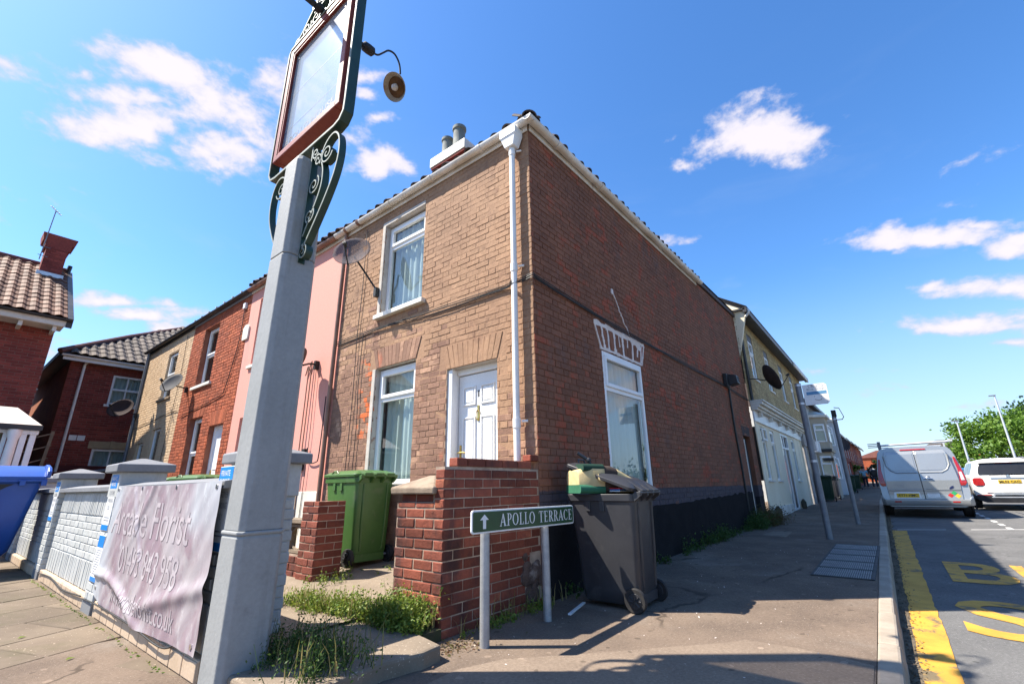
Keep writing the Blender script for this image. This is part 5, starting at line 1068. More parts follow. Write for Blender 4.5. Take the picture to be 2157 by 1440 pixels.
# ================================================================ PAINTED GARDEN WALL WITH PIERS
gw = thing('garden_wall', 'grey and white painted brick garden wall with capped piers', 'wall', (-2.5,4.5,0))
FWp = Frame((-2.60,0,0), (0,1,0), (-1,0,0)); FWq = Frame((-2.655,0,0), (0,1,0), (-1,0,0)); it = []
PIERS = [(.78,1.10),(3.08,3.41),(6.05,6.38),(9.0,9.33)]; PAN = [(.55,3.08),(3.41,6.05),(6.38,9.0)]
cw = MB()
for a, b in PAN: cw.box(-2.595,-2.40,a-.01,b+.01,-.05,1.06)
POF = {.78: .235}
for a, b in PIERS: xo = POF.get(a, 0); cw.box(-2.65+xo,-2.31+xo,a+.005,b-.005,-.05,1.22)
cw.build('wall_core', PAINTM, gw)
for a, b in PAN:
    it += [(FWp,u0_,u1_,z0_,z1_,-.01,.007,PAINTB) for u0_,u1_,z0_,z1_ in lay(a,b,.385,.805,(),'stretcher',.0700,.217,.104,.007)]
    n_ = int((b-a)/.0735)
    for k in range(n_):
        u = a+.006+k*.0735; it.append((FWp,u,u+.066,.125,.378,-.01,.008+.002*(k % 2),PAINTB)); it.append((FWp,u,u+.058,.815,1.04,-.01,.012,PAINTB))
    q = MB(); q.box(-2.61,-2.39,a,b,1.055,1.06); q.extrude([(-2.665,a+.0,1.06),(-2.335,a+.0,1.06),(-2.335,a+.0,1.105),(-2.5,a,1.135),(-2.665,a,1.105)], (0,b-a,0)); q.build('coping', PAINTG, gw, bevel=.006)
    q = MB(); q.box(-2.645,-2.40,a,b,-.05,.118); q.build('cream_base', CREAMPL, gw, bevel=.008)
    for k in range(int((b-a)/.22)): q = MB(); q.fbox(Frame((-2.645,0,0),(0,1,0),(-1,0,0)), a+k*.22+.004, a+k*.22+.214, .004, .108, -.01, .008); q.build('brick', CREAMPL, gw, bevel=.006)
for a, b in PIERS:
    xo = POF.get(a, 0)
    for FF, L in ((Frame((-2.655+xo,0,0),(0,1,0),(-1,0,0)), (a, b)), (Frame((-2.655+xo,a,0),(1,0,0),(0,-1,0)), (0,.35))): it += [(FF,u0_,u1_,z0_,z1_,-.01,.006,PAINTB) for u0_,u1_,z0_,z1_ in lay(L[0],L[1],.10,1.0,(),'stretcher',.0735,.217,.104,.007)]
    q = MB(); q.box(-2.665+xo,-2.295+xo,a-.01,b+.01,-.05,.10); q.build('pier_foot', PAINTG, gw, bevel=.006)
    q = MB(); q.box(-2.668+xo,-2.292+xo,a-.012,b+.012,1.0,1.235); q.build('pier_head', PAINTB, gw, bevel=.006)
    q = MB(); x0_, x1_, y0_, y1_ = -2.72+xo,-2.24+xo,a-.065,b+.065; mx, my = (x0_+x1_)/2, (y0_+y1_)/2
    q.loft([[(x0_,y0_,1.235),(x1_,y0_,1.235),(x1_,y1_,1.235),(x0_,y1_,1.235)],[(x0_,y0_,1.31),(x1_,y0_,1.31),(x1_,y1_,1.31),(x0_,y1_,1.31)],[(mx-.02,my-.02,1.375),(mx+.02,my-.02,1.375),(mx+.02,my+.02,1.375),(mx-.02,my+.02,1.375)]]); q.build('pier_cap', PAINTG, gw, bevel=.010)
emit_bricks(gw, it, 292, 'brickwork', 15, .005)
# banner
bn = thing('banner', 'faded pink florist banner tied across the painted garden wall', 'banner', (-2.63,1.9,.6))
def wrinkle(y_, z_):
    d = .005*sin(4.1*y_+5*z_)+.0022*sin(13*y_-14*z_)+.0015*sin(31*y_+27*z_)
    f1 = z_-(.34-.13*(2.95-y_)+.05*sin(3.1*y_)); d += .026*math.exp(-(f1/.035)**2)*min(1, max(0, (y_-1.2)/.8))
    f2 = (z_-.20)-(.62*(1.9-y_)*.35); d += .020*math.exp(-(f2/.05)**2)*min(1, max(0, (2.0-y_)/.5))*(z_ < .62)
    f3 = (y_-2.35)-(z_-1.0)*.9; d += .016*math.exp(-(f3/.035)**2)*(1 if z_ > .55 else max(0, (z_-.40)/.15))
    f4 = (y_-2.0)+(z_-.95)*.8; d += .012*math.exp(-(f4/.05)**2)*max(0, min(1, (z_-.5)/.3))
    return d
def bpt(y_, z_, n=0): return Vector((-2.675-wrinkle(y_, z_)-n, y_, z_))
q = MB(); NY, NZ = 150, 70; vs = []; fs = []
for i in range(NY+1):
    y_ = 3.05-2.50*i/NY; zb = .128+.012*sin(y_*2.2+.5)+(.05*max(0, (y_-2.8)/.25)); zt = 1.105-.012*sin(pi*i/NY)
    for k in range(NZ+1): vs.append(bpt(y_, zb+(zt-zb)*k/NZ))
for i in range(NY):
    for k in range(NZ): a = i*(NZ+1)+k; fs.append((a,a+NZ+1,a+NZ+2,a+1))
q.add(vs, fs); bno = q.build('cloth', BANNER, bn, smooth='all', fix=False)
for txt, y0_, z0_, w_, h_ in (('Arcade Florist',2.90,.70,1.95,.265),('01493 843 958',2.46,.42,1.42,.205),('www.arcadeflorist.co.uk',2.52,.19,1.55,.13)):
    q = MB(); letters(q, txt, (0,y0_-.004,z0_-.004), (0,-1,0), (0,0,1), w_, h_, .006, warp=lambda p: bpt(p.y, p.z, .0014)); q.build('lettering', BANNERS, bno, fix=False)
    q = MB(); letters(q, txt, (0,y0_,z0_), (0,-1,0), (0,0,1), w_, h_, .0, warp=lambda p: bpt(p.y, p.z, .0022)); q.build('lettering', BANNERW, bno, fix=False)
cable([(-2.67,3.4,.10),(-2.68,3.0,.12),(-2.685,2.4,.13),(-2.68,1.7,.12),(-2.68,1.1,.10),(-2.66,.9,.14)], .006, 'cord', bn); cable([(-2.66,6.0,.08),(-2.66,5.2,.11),(-2.665,4.4,.07),(-2.67,3.5,.11)], .007, 'cord', bn)
for y_, z_ in ((3.0,1.07),(2.2,1.075),(1.4,1.075),(.62,1.07),(.62,.18),(3.0,.24)): q = MB(); q.lathe([(.006,0),(.016,0),(.016,.004),(.006,.004)], bpt(y_,z_,.001), (-1,0,0), 12); q.build('eyelet', CHROME, bno)
# parking signs
def park(label, y0_, y1_, z0_, z1_, x_=-2.668, full=True):
    t = thing('parking_sign', label, 'sign', (x_, (y0_+y1_)/2, z0_), 'private parking signs on the wall piers'); F_ = Frame((x_,0,0),(0,1,0),(-1,0,0)); h_ = z1_-z0_; w_ = y1_-y0_
    q = MB(); q.fbox(F_, y0_, y1_, z0_, z1_, -.012, -.001); b_ = q.build('board', SIGNW, t, bevel=.002)
    q = MB(); q.fbox(F_, y0_+.004, y1_-.004, z1_-.26*h_, z1_-.004, -.001, .0008); q.build('blue_panel', PRINTB, b_); q = MB(); q.fbox(F_, y0_+.004, y1_-.004, z0_+.004, z0_+.10*h_, -.001, .0008); q.build('blue_panel', PRINTB, b_)
    if full:
        q = MB(); letters(q, 'PRIVATE', F_(y1_-.04*w_-.02, z1_-.12*h_, .0016), (0,-1,0), (0,0,1), w_*.66, .07*h_); q.build('lettering', SIGNW, b_, fix=False); q = MB(); letters(q, 'PARKING', F_(y1_-.04*w_-.02, z1_-.22*h_, .0016), (0,-1,0), (0,0,1), w_*.66, .07*h_); q.build('lettering', SIGNW, b_, fix=False)
        for k, s_ in enumerate(('CUSTOMER','PARKING','ONLY')): q = MB(); letters(q, s_, F_(y1_-(.12 if k < 2 else .26)*w_, z1_-(.38+.13*k)*h_, .0006), (0,-1,0), (0,0,1), w_*(.76 if k < 2 else .44), .075*h_); q.build('lettering', PRINTG, b_, fix=False)
        for k in range(2): q = MB(); q.fbox(F_, y0_+.15*w_, y1_-.15*w_, z0_+(.17+.05*k)*h_, z0_+(.185+.05*k)*h_, -.001, .0006); q.build('small_print', PRINTG, b_, fix=False)
    else:
        for k in range(11): q = MB(); q.fbox(F_, y0_+(.12+.2*((k*7) % 3)/3)*w_, y1_-.10*w_, z1_-(.32+.05*k)*h_, z1_-(.332+.05*k)*h_, -.001, .0006); q.build('small_print', PRINTG, b_, fix=False)
    return t
park('blue and white parking sign above a second notice on one pier', 3.12, 3.37, .70, 1.22); park('parking notice full of small print below another sign', 3.11, 3.33, .26, .66, full=False); park('blue and white parking sign on the pier nearest the blue bin', 6.09, 6.34, .70, 1.20); park('parking sign almost hidden behind the pub sign post', .56, .78, .68, 1.20, x_=-2.618)
# slabs in front of the wall
ang = radians(20); CA, SA = cos(ang), sin(ang); sb = MB(); sb.add([(-9,-3.0,-.02),(-2.62,-.2,-.02),(-2.62,30,-.02),(-9,30,-.02)], [(0,1,2,3)]); slabs = struct(sb.build('paving', JOINT))
pv2 = MB()
rs = random.Random(77); cnt = 0
for r_ in range(-6, 26):
    for k in range(-14, 12):
        u0_ = k*.915+(r_ % 2)*.43; v0_ = r_*.625+.18; cx_ = -3.2+(u0_+.455)*CA-(v0_+.31)*SA; cy_ = 1.0+(u0_+.455)*SA+(v0_+.31)*CA
        cor = [(-3.2+u*CA-v*SA, 1.0+u*SA+v*CA) for u, v in ((u0_,v0_),(u0_+.902,v0_),(u0_+.902,v0_+.612),(u0_,v0_+.612))]
        if cx_ > -2.1 or cx_ < -6.5 or cy_ > 13 or cy_ < -.2: continue
        # clip to the wall line
        P = []
        lim = -2.648
        for i in range(4):
            a, b = cor[i], cor[(i+1) % 4]
            if a[0] <= lim: P.append(a)
            if (a[0] <= lim) != (b[0] <= lim): t_ = (lim-a[0])/(b[0]-a[0]); P.append((lim, a[1]+t_*(b[1]-a[1])))
        if len(P) < 3: continue
        e = rs.uniform(-.003,.003); tl = (rs.uniform(-.004,.004), rs.uniform(-.004,.004)); m_ = MB()
        tops = [(a, b, e+tl[0]*(a-cx_)+tl[1]*(b-cy_)) for a, b in P]; kx = len(P); m_.add([(a,b,-.03) for a,b in P]+tops, [tuple(range(kx,2*kx))]+[(i,(i+1) % kx,kx+(i+1) % kx,kx+i) for i in range(kx)])
        m_.build('paving_slab', SLABM, slabs, bevel=.006, seg=1); cnt += 1
pts = [Vector((-2.69-abs(rs.gauss(0,.02)), .9+5.4*rs.random(), .004)) for _ in range(160)]; lv = MB(); vs, fs = leaves(pts, .026, rs, 2); lv.add(vs, fs); stuff(lv.build('moss_tufts', WEED, None, fix=False), 'tiny moss and weed tufts in the joint under the painted wall', 'moss')
for k, (x_, y_) in enumerate(((-3.15,2.62),(-3.02,1.68))): q = MB(); q.add([(x_,y_,.008),(x_+.03,y_+.012,.012),(x_+.055,y_+.035,.006),(x_+.018,y_+.036,.014)], [(0,1,2,3)]); tag(q.build('fallen_leaf', WEED, None, fix=False), ('yellow green leaf on the slabs nearer the blue bin','yellow green leaf on the slabs nearer the pub sign post')[k], 'leaf')

# ================================================================ BLUE COMMERCIAL BIN
bb = thing('commercial_bin', 'large blue four wheeled commercial waste bin beside the painted wall', 'waste bin', (-3.4,7.4,0))
def bs(z, x0_, x1_, y0_, y1_, r=.07):
    pts = []
    for cx, cy, a0 in ((x1_-r,y1_-r,0),(x0_+r,y1_-r,90),(x0_+r,y0_+r,180),(x1_-r,y0_+r,270)):
        for k in range(4): a = radians(a0+30*k); pts.append((cx+r*cos(a), cy+r*sin(a), z))
    return pts
q = MB(); q.loft([bs(.20,-3.88,-2.93,7.22,7.85),bs(.28,-3.95,-2.87,7.15,7.92),bs(.75,-4.00,-2.80,7.08,7.98),bs(1.20,-4.06,-2.735,7.02,8.04),bs(1.21,-4.10,-2.70,6.97,8.08,.05),bs(1.27,-4.10,-2.70,6.97,8.08,.05)]); q.build('body', BINBLU, bb, smooth=True, bevel=.006)
q = MB(); q.add([(-4.05,7.02,.62),(-3.55,7.055,.80),(-3.25,7.03,1.02),(-3.1,7.018,1.14),(-3.02,7.010,1.185),(-4.05,7.010,1.185)], [(0,1,2,3,4,5)]); q.build('dark_print', surf('dark_bin_print', (.035,.04,.05), None, 5, rough=.5, bump=0), bb, fix=False)
q = MB(); secs = []
for i in range(13): t_ = i/12; y_ = 6.96+1.14*t_; z_ = 1.285+.17*sin(pi*min(1,t_*1.05))**.8; secs.append([(-4.10,y_,z_),(-2.72,y_,z_),(-2.72,y_,z_-.03),(-4.10,y_,z_-.03)])
q.loft(secs); q.build('lid', BINBLU, bb, smooth=True, bevel=.006)
q = MB(); q.prism(lambda u,z,n=0: Vector((-2.70+n, u, z)), [(6.95,1.27),(8.1,1.27),(8.05,1.34),(7.7,1.44),(7.3,1.47),(7.02,1.42),(6.93,1.36)], -.02, .025); q.build('side_ear', BINBLU, bb, bevel=.01)
q = MB(); q.box(-2.98,-2.92,6.935,7.0,1.16,1.235); q.box(-2.76,-2.70,6.935,7.0,1.16,1.235); q.box(-3.0,-2.70,6.95,6.97,1.22,1.25); q.build('lifting_bracket', BINBLU, bb, bevel=.006)
for cx, cy in ((-3.80,7.28),(-2.98,7.28),(-3.80,7.82),(-2.98,7.82)):
    q = MB(); q.box(cx-.035,cx-.028,cy-.03,cy+.05,.10,.24); q.box(cx+.028,cx+.035,cy-.03,cy+.05,.10,.24); q.box(cx-.05,cx+.05,cy-.04,cy+.06,.21,.235); fk = q.build('castor', GALV, bb, bevel=.003)
    q = MB(); q.lathe([(.02,-.024),(.085,-.024),(.095,-.01),(.095,.01),(.085,.024),(.02,.024)], (cx,cy,.095), (1,0,0), 18); q.build('wheel', RUBBER, fk, smooth=True)
# ================================================================ HOUSES ON THE OTHER SIDE OF THE LANE
def brick_house(name, label, box, holes, eave, seed, sidewall=True, nb=292):
    """box=(x0,x1,y0,y1): facade at y0 facing the camera"""
    x0,x1,y0,y1 = box; t = thing(name, label, 'house', ((x0+x1)/2,y0,0)); F_ = Frame((x0,y0,0),(1,0,0),(0,-1,0))
    w_ = MB(); core(w_, F_, 0, x1-x0, -.1, eave, [(a-x0,b-x0,c,d) for a,b,c,d in holes], 0, 1, .1, 0); w_.box(x1-.01,x1,y0+.002,y1,-.1,eave); w_.box(x0,x1,y1-.01,y1,-.1,eave); w_.build('front_wall', [DARKM, ROOM], t, fix=False)
    w_ = MB(); w_.box(x0,x0+.02,y0+.002,y1,-.1,eave-.01); w_.build('side_wall', surf('orange_side_wall', (.34,.115,.05), (.28,.09,.045), 3, bump=.3), t)
    emit_bricks(t, [(F_,a,b,c,d,-.01,.008,DARKRED) for a,b,c,d in lay(0,x1-x0,.0,eave-.05,[(a-x0,b-x0,c,d) for a,b,c,d in holes],'stretcher',.0765)], nb, 'brickwork', seed)
    return t, F_
def tile_slope(parent, x0, x1, P0, slope_dir, gauge, wd, nrows, mat, clip=None, limit=290, L=None):
    """courses of pantiles up a slope that faces -Y: P0=(y,z) at the eaves"""
    sd_ = Vector(slope_dir).normalized(); nn = Vector((1,0,0)).cross(sd_); L = L or gauge*1.12; k = 0; mb0 = MB(); pts = []
    pr = [(-.5,0),(-.30,.10),(-.12,.16),(.06,.10),(.2,.0),(.5,-.02)]
    top = [Vector((a*wd*1.06,0,0))+nn*(b*wd) for a,b in pr]; bot = [p-nn*.016 for p in reversed(top)]
    mb0.extrude(top+bot, sd_*L-nn*.022); o0 = mb0.build('roof_tile', mat, parent); me = o0.data; bpy.data.objects.remove(o0); cc = Vector(sd_*L-nn*.022)/2
    for r_ in range(nrows):
        nx = int((x1-x0)/wd)
        for i in range(nx):
            x_ = x0+(i+.5)*wd; c_ = Vector((x_,P0[0],P0[1]))+sd_*(r_*gauge)+nn*.03
            if clip and not clip(x_, r_*gauge): continue
            k += 1
            if k > limit: return k
            o = bpy.data.objects.new('roof_tile', me); COL.objects.link(o); o.parent = parent; o.location = c_+cc+nn*random.uniform(-.004,.004)-WLOC[parent.name]; o.rotation_euler = (0,0,random.uniform(-.01,.01))
    return k
lh, FL = brick_house('chimney_house', 'dark red brick house with orange tiled roof and chimney', (-9.0,-2.52,14.0,27.0), [], 5.40, 41)
q = MB(); q.add([(-9.2,13.45,5.44),(-2.42,13.45,5.44),(-2.42,17.0,7.93),(-9.2,17.0,7.93),(-2.42,27.0,5.44),(-9.2,27.0,5.44)], [(0,1,2,3),(3,2,4,5)]); q.add([(-2.52,13.99,5.4),(-2.52,27,5.4),(-2.52,17.0,7.86)], [(0,1,2)]); q.build('roof', TILED, lh, fix=False)
tile_slope(lh, -5.0, -2.40, (13.42,5.47), (0,3.55,2.49), .345, .235, 13, TILER)
q = MB(); q.tube([(-9.2,17.0,7.97),(-2.38,17.0,7.97)], .11, 8); q.build('ridge_tile', RIDGE, lh)
q = MB(); q.box(-9.2,-2.40,13.42,13.46,5.22,5.42); q.build('fascia', WHITEPAINT, lh, bevel=.006); q = MB(); q.box(-9.2,-2.42,13.46,14.0,5.215,5.24); q.build('soffit', WHITEPAINT, lh)
for i in range(7): q = MB(); q.box(-2.62-.62*i,-2.54-.62*i,13.5,13.995,5.08,5.214); q.build('eaves_bracket', WHITEPAINT, lh, bevel=.01)
q = MB(); gutter_run(q, (-9.2,13.36,5.42), (-2.30,13.36,5.42), (0,1,0), .06); q.build('gutter', GUTTERB, lh, smooth=True)
q = MB(); q.hexa([(-2.40,13.40,5.20),(-2.28,13.40,5.20),(-2.28,17.0,7.72),(-2.40,17.0,7.72),(-2.40,13.40,5.46),(-2.28,13.40,5.46),(-2.28,17.0,7.98),(-2.40,17.0,7.98)]); q.build('bargeboard', GUTTERB, lh)
q = MB(); secs = [[(-3.06+a,16.2,z),(-2.58-a,16.2,z),(-2.58-a,16.9,z),(-3.06+a,16.9,z)] for z,a in ((6.9,0),(8.35,0),(8.36,-.05),(8.55,-.06),(8.56,-.12),(8.78,-.16),(8.80,-.16))]; q.loft(secs); cho = q.build('chimney', DARKRED, lh, bevel=.01)
FC = Frame((-3.06,16.2,0),(1,0,0),(0,-1,0)); emit_bricks(cho, [(FC,a,b,c,d,-.01,.008,DARKRED) for a,b,c,d in lay(0,.48,7.3,8.34,(),'stretcher')], 60, 'brickwork', 3)
q = MB(); q.box(-3.12,-2.52,16.1,16.96,7.38,7.50); q.build('lead_flashing', PALEMET, cho)
ae = thing('tv_aerial', 'thin television aerial on a mast strapped to the chimney', 'aerial', (-3.10,16.3,8.0))
q = MB(); q.tube([(-3.14,16.15,7.85),(-3.12,16.15,9.55)], .014, 6); q.tube([(-3.2,16.15,8.3),(-2.98,16.15,8.28)], .01, 5); q.tube([(-3.2,16.15,8.0),(-2.98,16.15,7.98)], .01, 5); q.build('mast', GALVD, ae)
q = MB(); q.tube([(-3.25,16.05,9.62),(-2.98,16.25,9.50)], .012, 6)
for k in range(5): a = Vector((-3.23+.055*k,16.07+.04*k,9.61-.024*k)); q.tube([a+Vector((-.04,.10,.06)), a-Vector((-.04,.10,.06))], .008, 5)
q.build('antenna', GALVD, ae)
q = MB(); q.tube([(-2.45,16.9,6.9),(-2.38,16.9,8.15)], .06, 8); tag(q.build('flue_pipe', GUTTERB), 'dark flue pipe rising behind the chimney house gable', 'flue')
# porch bay in front of it
po = thing('porch_bay', 'white columned bay window with pale lean roof below the chimney house', 'bay window', (-3.3,10.6,0))
q = MB(); q.add([(-6,10.2,2.34),(-2.60,10.2,2.34),(-2.95,11.1,2.76),(-6,11.1,2.76)], [(0,1,2,3)]); q.add([(-2.60,10.2,2.34),(-2.60,11.1,2.34),(-2.95,11.1,2.76)], [(0,1,2)]); q.build('roof', surf('pale_sheet_roof', (.66,.60,.54), (.58,.5,.42), 3, bump=.1, c3=(.50,.26,.15), s3=3, t3=(.62,.7)), po, fix=False)
q = MB(); q.box(-6,-2.585,10.17,11.1,2.24,2.33); q.build('fascia', GUTTERB, po)
for x_, y_, r_ in ((-2.94,10.28,.085),): q = MB(); q.lathe([(r_*1.25,.2),(r_*1.05,.3),(r_,.6),(r_*.85,2.05),(r_*1.2,2.16),(r_*1.25,2.24)], (x_,y_,0), seg=20); q.build('column', WHITE, po, smooth=True)
for x_ in (-2.81,-2.68): q = MB(); q.box(x_-.045,x_+.045,10.26,10.36,.0,2.16); q.box(x_-.065,x_+.065,10.24,10.38,2.16,2.24); q.build('column', WHITE, po, bevel=.008)
q = MB(); q.box(-6,-3.0,10.36,10.45,0,.9); q.build('dwarf_wall', DARKRED, po)
wq = MB(); FWd = Frame((0,10.41,0),(1,0,0),(0,-1,0)); frame_bars(wq, FWd, -6,-3.02,.9,2.24,.06,-.03,.03); wq.fbox(FWd,-4.0,-3.94,.95,2.2,-.03,.03); wf = wq.build('window', WHITE, po)
q = MB(); q.fbox(FWd,-5.94,-3.08,.96,2.18,-.006,.006); q.build('pane', GLASS, wf); q = MB(); q.fbox(FWd,-5.94,-3.08,.96,2.18,-.2,-.19); q.build('blind', surf('olive_blind', (.20,.22,.13), (.15,.18,.10), 4, bump=0), wf)
# dark red house closing the lane
H2 = [(-.42,.46,3.98,5.02),(-.50,.50,1.2,2.47)]
rh, FR = brick_house('hipped_house', 'dark red brick house with hipped tiled roof closing the lane', (-1.60,5.2,18.0,25.5), H2, 5.35, 42)
def sash(parent, F_, a, b, c, d, mid):
    w_ = window(parent, F_, a, b, c, d, .03, None, .07, True, None, vert=[(a+b)/2], mid=[mid], seed=9); return w_
F18 = Frame((0,18.0,0),(1,0,0),(0,-1,0)); sash(rh, F18, -.42,.46,3.98,5.02, 4.52); sash(rh, F18, -.50,.50,1.2,2.47, 1.9)
q = MB(); q.fbox(F18,-.62,.62,2.48,2.72,-.02,.02); q.build('stone_lintel', surf('sandstone', (.42,.32,.19), (.36,.27,.16), 5, bump=.3), rh, bevel=.01); q = MB(); q.fbox(F18,-.06,.06,2.475,2.74,-.02,.035); q.build('keystone', MATS['sandstone'], rh, bevel=.01)
q = MB(); q.fbox(F18,-.50,.56,3.90,3.977,-.02,.06); q.build('sill', WHITE, rh, bevel=.006)
for a in (-1.15,-.94): q = MB(); q.fbox(F18,a,a+.19,2.71,2.88,-.01,.03); q.build('air_vent', WHITE, rh, bevel=.006)
q = MB(); q.tube([(-1.22,17.78,5.33),(-1.25,17.92,5.2),(-1.25,17.94,1.6)], .042, 10); q.build('downpipe', PIPEW, rh, smooth=True)
q = MB(); q.fbox(F18,-1.6,5.2,-.1,1.92,.0,.03); q.build('red_plinth', surf('dark_red_paint', (.11,.025,.022), (.09,.02,.02), 3, bump=.2), rh)
q = MB(); q.box(-1.85,5.2,17.66,17.70,5.26,5.42); q.build('fascia', WHITE, rh); q = MB(); gutter_run(q, (-1.9,17.60,5.42), (5.2,17.60,5.42), (0,1,0), .055); q.build('gutter', WHITE, rh, smooth=True)
q = MB(); q.box(-1.95,-1.60,17.66,25.8,5.36,5.42); q.box(-1.97,-1.93,17.66,25.8,5.36,5.52); q.build('side_eaves', GUTTERB, rh)
ap = (2.1,21.6,8.25); q = MB(); q.add([(-1.95,17.6,5.45),(6,17.6,5.45),ap,(6,21.6,8.25),(-1.95,25.8,5.45),(6,25.8,5.45)], [(0,1,3,2),(0,2,4),(2,3,5,4)]); q.build('roof', TILED, rh, fix=False)
tile_slope(rh, -1.95, 3.6, (17.56,5.48), (0,4.0,2.8), .36, .255, 14, TILEG, clip=lambda x_, s_: x_ > -1.7+s_*.82*.99)
q = MB(); q.tube([(-1.98,17.55,5.50),(.05,19.6,6.92),ap], .085, 8); q.build('hip_tile', RIDGE, rh)
dish_foot = None
gt = thing('trellis', 'broken timber trellis panel leaning by the porch columns', 'trellis', (-2.2,14.6,0))
for k in range(5): q = MB(); q.tube([(-2.42,14.3,1.1+.32*k),(-1.92,14.35,1.3+.32*k)], .022, 4); q.build('slat', WOOD, gt)
q = MB(); q.tube([(-2.1,14.32,.0),(-1.96,14.32,2.62)], .045, 4); q.tube([(-2.4,14.33,0),(-2.3,14.33,1.9)], .035, 4); q.build('post', WOOD, gt)
q = MB(); q.add([(-1.62,17.2,-.02),(-1.62,18,-.02)], []) if False else None
lw = thing('lane_wall', 'dark red rendered low wall at the end of the lane', 'wall', (.5,16.4,0)); q = MB(); q.box(-1.9,2.5,16.3,16.5,-.1,1.66); q.build('wall_body', MATS['dark_red_paint'], lw, bevel=.01); q = MB(); q.tube([(-.95,16.2,1.62),(1.2,16.2,1.95)], .05, 8); q.build('rail', GALVD, lw)
fb = thing('back_house', 'plain tiled house glimpsed in the gap between two brick houses', 'house', (-2.0,34,0)); q = MB(); q.box(-3.6,3,33,38,-.1,4.6); q.build('wall', DARKRED, fb); q = MB(); q.add([(-3.9,32.8,4.6),(3.2,32.8,4.6),(3.2,35.5,6.6),(-3.9,35.5,6.6)], [(0,1,2,3)]); q.build('roof', TILEG, fb, fix=False)

# ================================================================ YELLOW BRICK BUILDING AND THE STREET BEYOND
F3 = Frame((10.33,-.04,0),(1,0,0),(0,-1,0)); X0 = 10.33
yb_ = thing('yellow_brick_building', 'yellow brick upper floor over a cream rendered former shopfront', 'building', (X0,-.04,.1))
UW = [(11.55,12.25),(14.0,14.75),(16.8,17.6),(19.3,20.1)]; GW = [(10.98,11.62),(12.35,13.0),(16.3,17.0)]; DW = (14.15,15.55)
hu = [(a-X0,b-X0,4.15,5.62) for a,b in UW]; hg = [(a-X0,b-X0,1.12,2.62) for a,b in GW]+[(DW[0]-X0,DW[1]-X0,.16,2.66)]
q = MB(); core(q, F3, 0, 12.6, 3.0, 6.0, hu, 0, 1, .12, 0); q.build('upper_wall', [YELLM, ROOM], yb_, fix=False)
q = MB(); core(q, Frame((X0,-.06,0),(1,0,0),(0,-1,0)), 0, 8.5, -.1, 3.0, hg, 0, 1, .10, 0); q.build('ground_floor_wall', [CREAMR, ROOM], yb_, fix=False)
emit_bricks(yb_, [(F3,a,b,c,d,-.01,.008,YELLB) for a,b,c,d in lay(0,12.6,3.25,5.95,hu,'flemish')], 0, 'brickwork', 22)
for a, b in UW: window(yb_, F3, a-X0, b-X0, 4.15, 5.40, .02, 4.95, .06, True, (a-X0-.05,b-X0+.05,.05,.07,WHITEPAINT)); q = MB(); q.fbox(F3, a-X0, b-X0, 5.41, 5.62, -.08, -.01); q.build('blind_box', GUTTERB, yb_)
FG = Frame((X0,-.06,0),(1,0,0),(0,-1,0))
for k, (a, b) in enumerate(GW): window(yb_, FG, a-X0, b-X0, 1.12, 2.62, .03, 2.2, .06, True, (a-X0-.04,b-X0+.04,.05,.05,WHITEPAINT), open_top=(k == 0))
q = MB(); frame_bars(q, FG, DW[0]-X0, DW[1]-X0, .16, 2.66, .07, -.08, .0); q.fbox(FG, DW[0]-X0+.55, DW[0]-X0+.63, .2, 2.6, -.08, .0); q.fbox(FG, DW[0]-X0+.07, DW[1]-X0-.07, 2.15, 2.22, -.08, -.002); wf = q.build('door_frame', WHITE, yb_, bevel=.006)
q = MB(); q.fbox(FG, DW[0]-X0+.63, DW[1]-X0-.07, .22, 2.15, -.06, -.04); dd = q.build('door', BLACKP, yb_); q = MB(); q.fbox(FG, DW[0]-X0+.09, DW[0]-X0+.54, .25, 2.6, -.035, -.03); q.build('pane', GLASS, wf)
q = MB(); q.fbox(FG,0,8.5,2.70,3.0,0,.05); q.build('sign_band', WHITE, yb_, bevel=.01)
q = MB()
for z0_, z1_, n_ in ((3.0,3.06,.16),(3.06,3.14,.22),(3.14,3.22,.30),(3.22,3.27,.34)): q.fbox(FG, -.03-n_*.1, 8.6, z0_, z1_-.002, 0, n_)
q.build('cornice', WHITEPAINT, yb_, bevel=.006)
for k in range(6): q = MB(); q.fbox(FG,.5+k*1.5,.62+k*1.5,2.86,2.998,.051,.15); q.build('corbel', WHITEPAINT, yb_, bevel=.01)
for a in (0.0, 8.25): q = MB(); q.fbox(FG,a,a+.20,-.1,2.70,0,.03); q.build('pilaster', CREAMR, yb_, bevel=.006)
q = MB(); q.fbox(FG,.2,DW[0]-X0,-.1,.40,0,.03); q.build('white_base', WHITEPAINT, yb_, bevel=.01)
q = MB(); q.fbox(FG,8.55,9.2,-.1,2.55,0,.10); q.build('stone_pilaster', surf('peeling_grey_paint', (.36,.34,.32), (.25,.23,.21), 5, bump=.5, c3=(.5,.47,.43), s3=4), yb_, bevel=.01)
q = MB(); q.fbox(FG,8.5,12.4,2.50,3.0,0,.14); q.build('shop_fascia', MATS['peeling_grey_paint'], yb_, bevel=.01); q = MB(); q.fbox(FG,9.2,12.4,-.1,2.5,-.05,.0); q.build('shopfront', GUTTERB, yb_)
q = MB(); q.box(X0-.10,X0+12.7,-.40,-.30,5.86,6.02); q.box(X0-.10,X0+12.7,-.36,0.0,5.95,6.0); q.build('eaves', GUTTERB, yb_); q = MB(); q.add([(X0-.12,-.42,6.03),(X0+12.7,-.42,6.03),(X0+12.7,4,9.0),(X0-.12,4,9.0)], [(0,1,2,3)]); q.build('roof', TILED, yb_, fix=False)
q = MB(); q.box(X0+8.3,X0+12.7,-.44,-.40,5.83,6.02); q.build('white_fascia', WHITEPAINT, yb_)
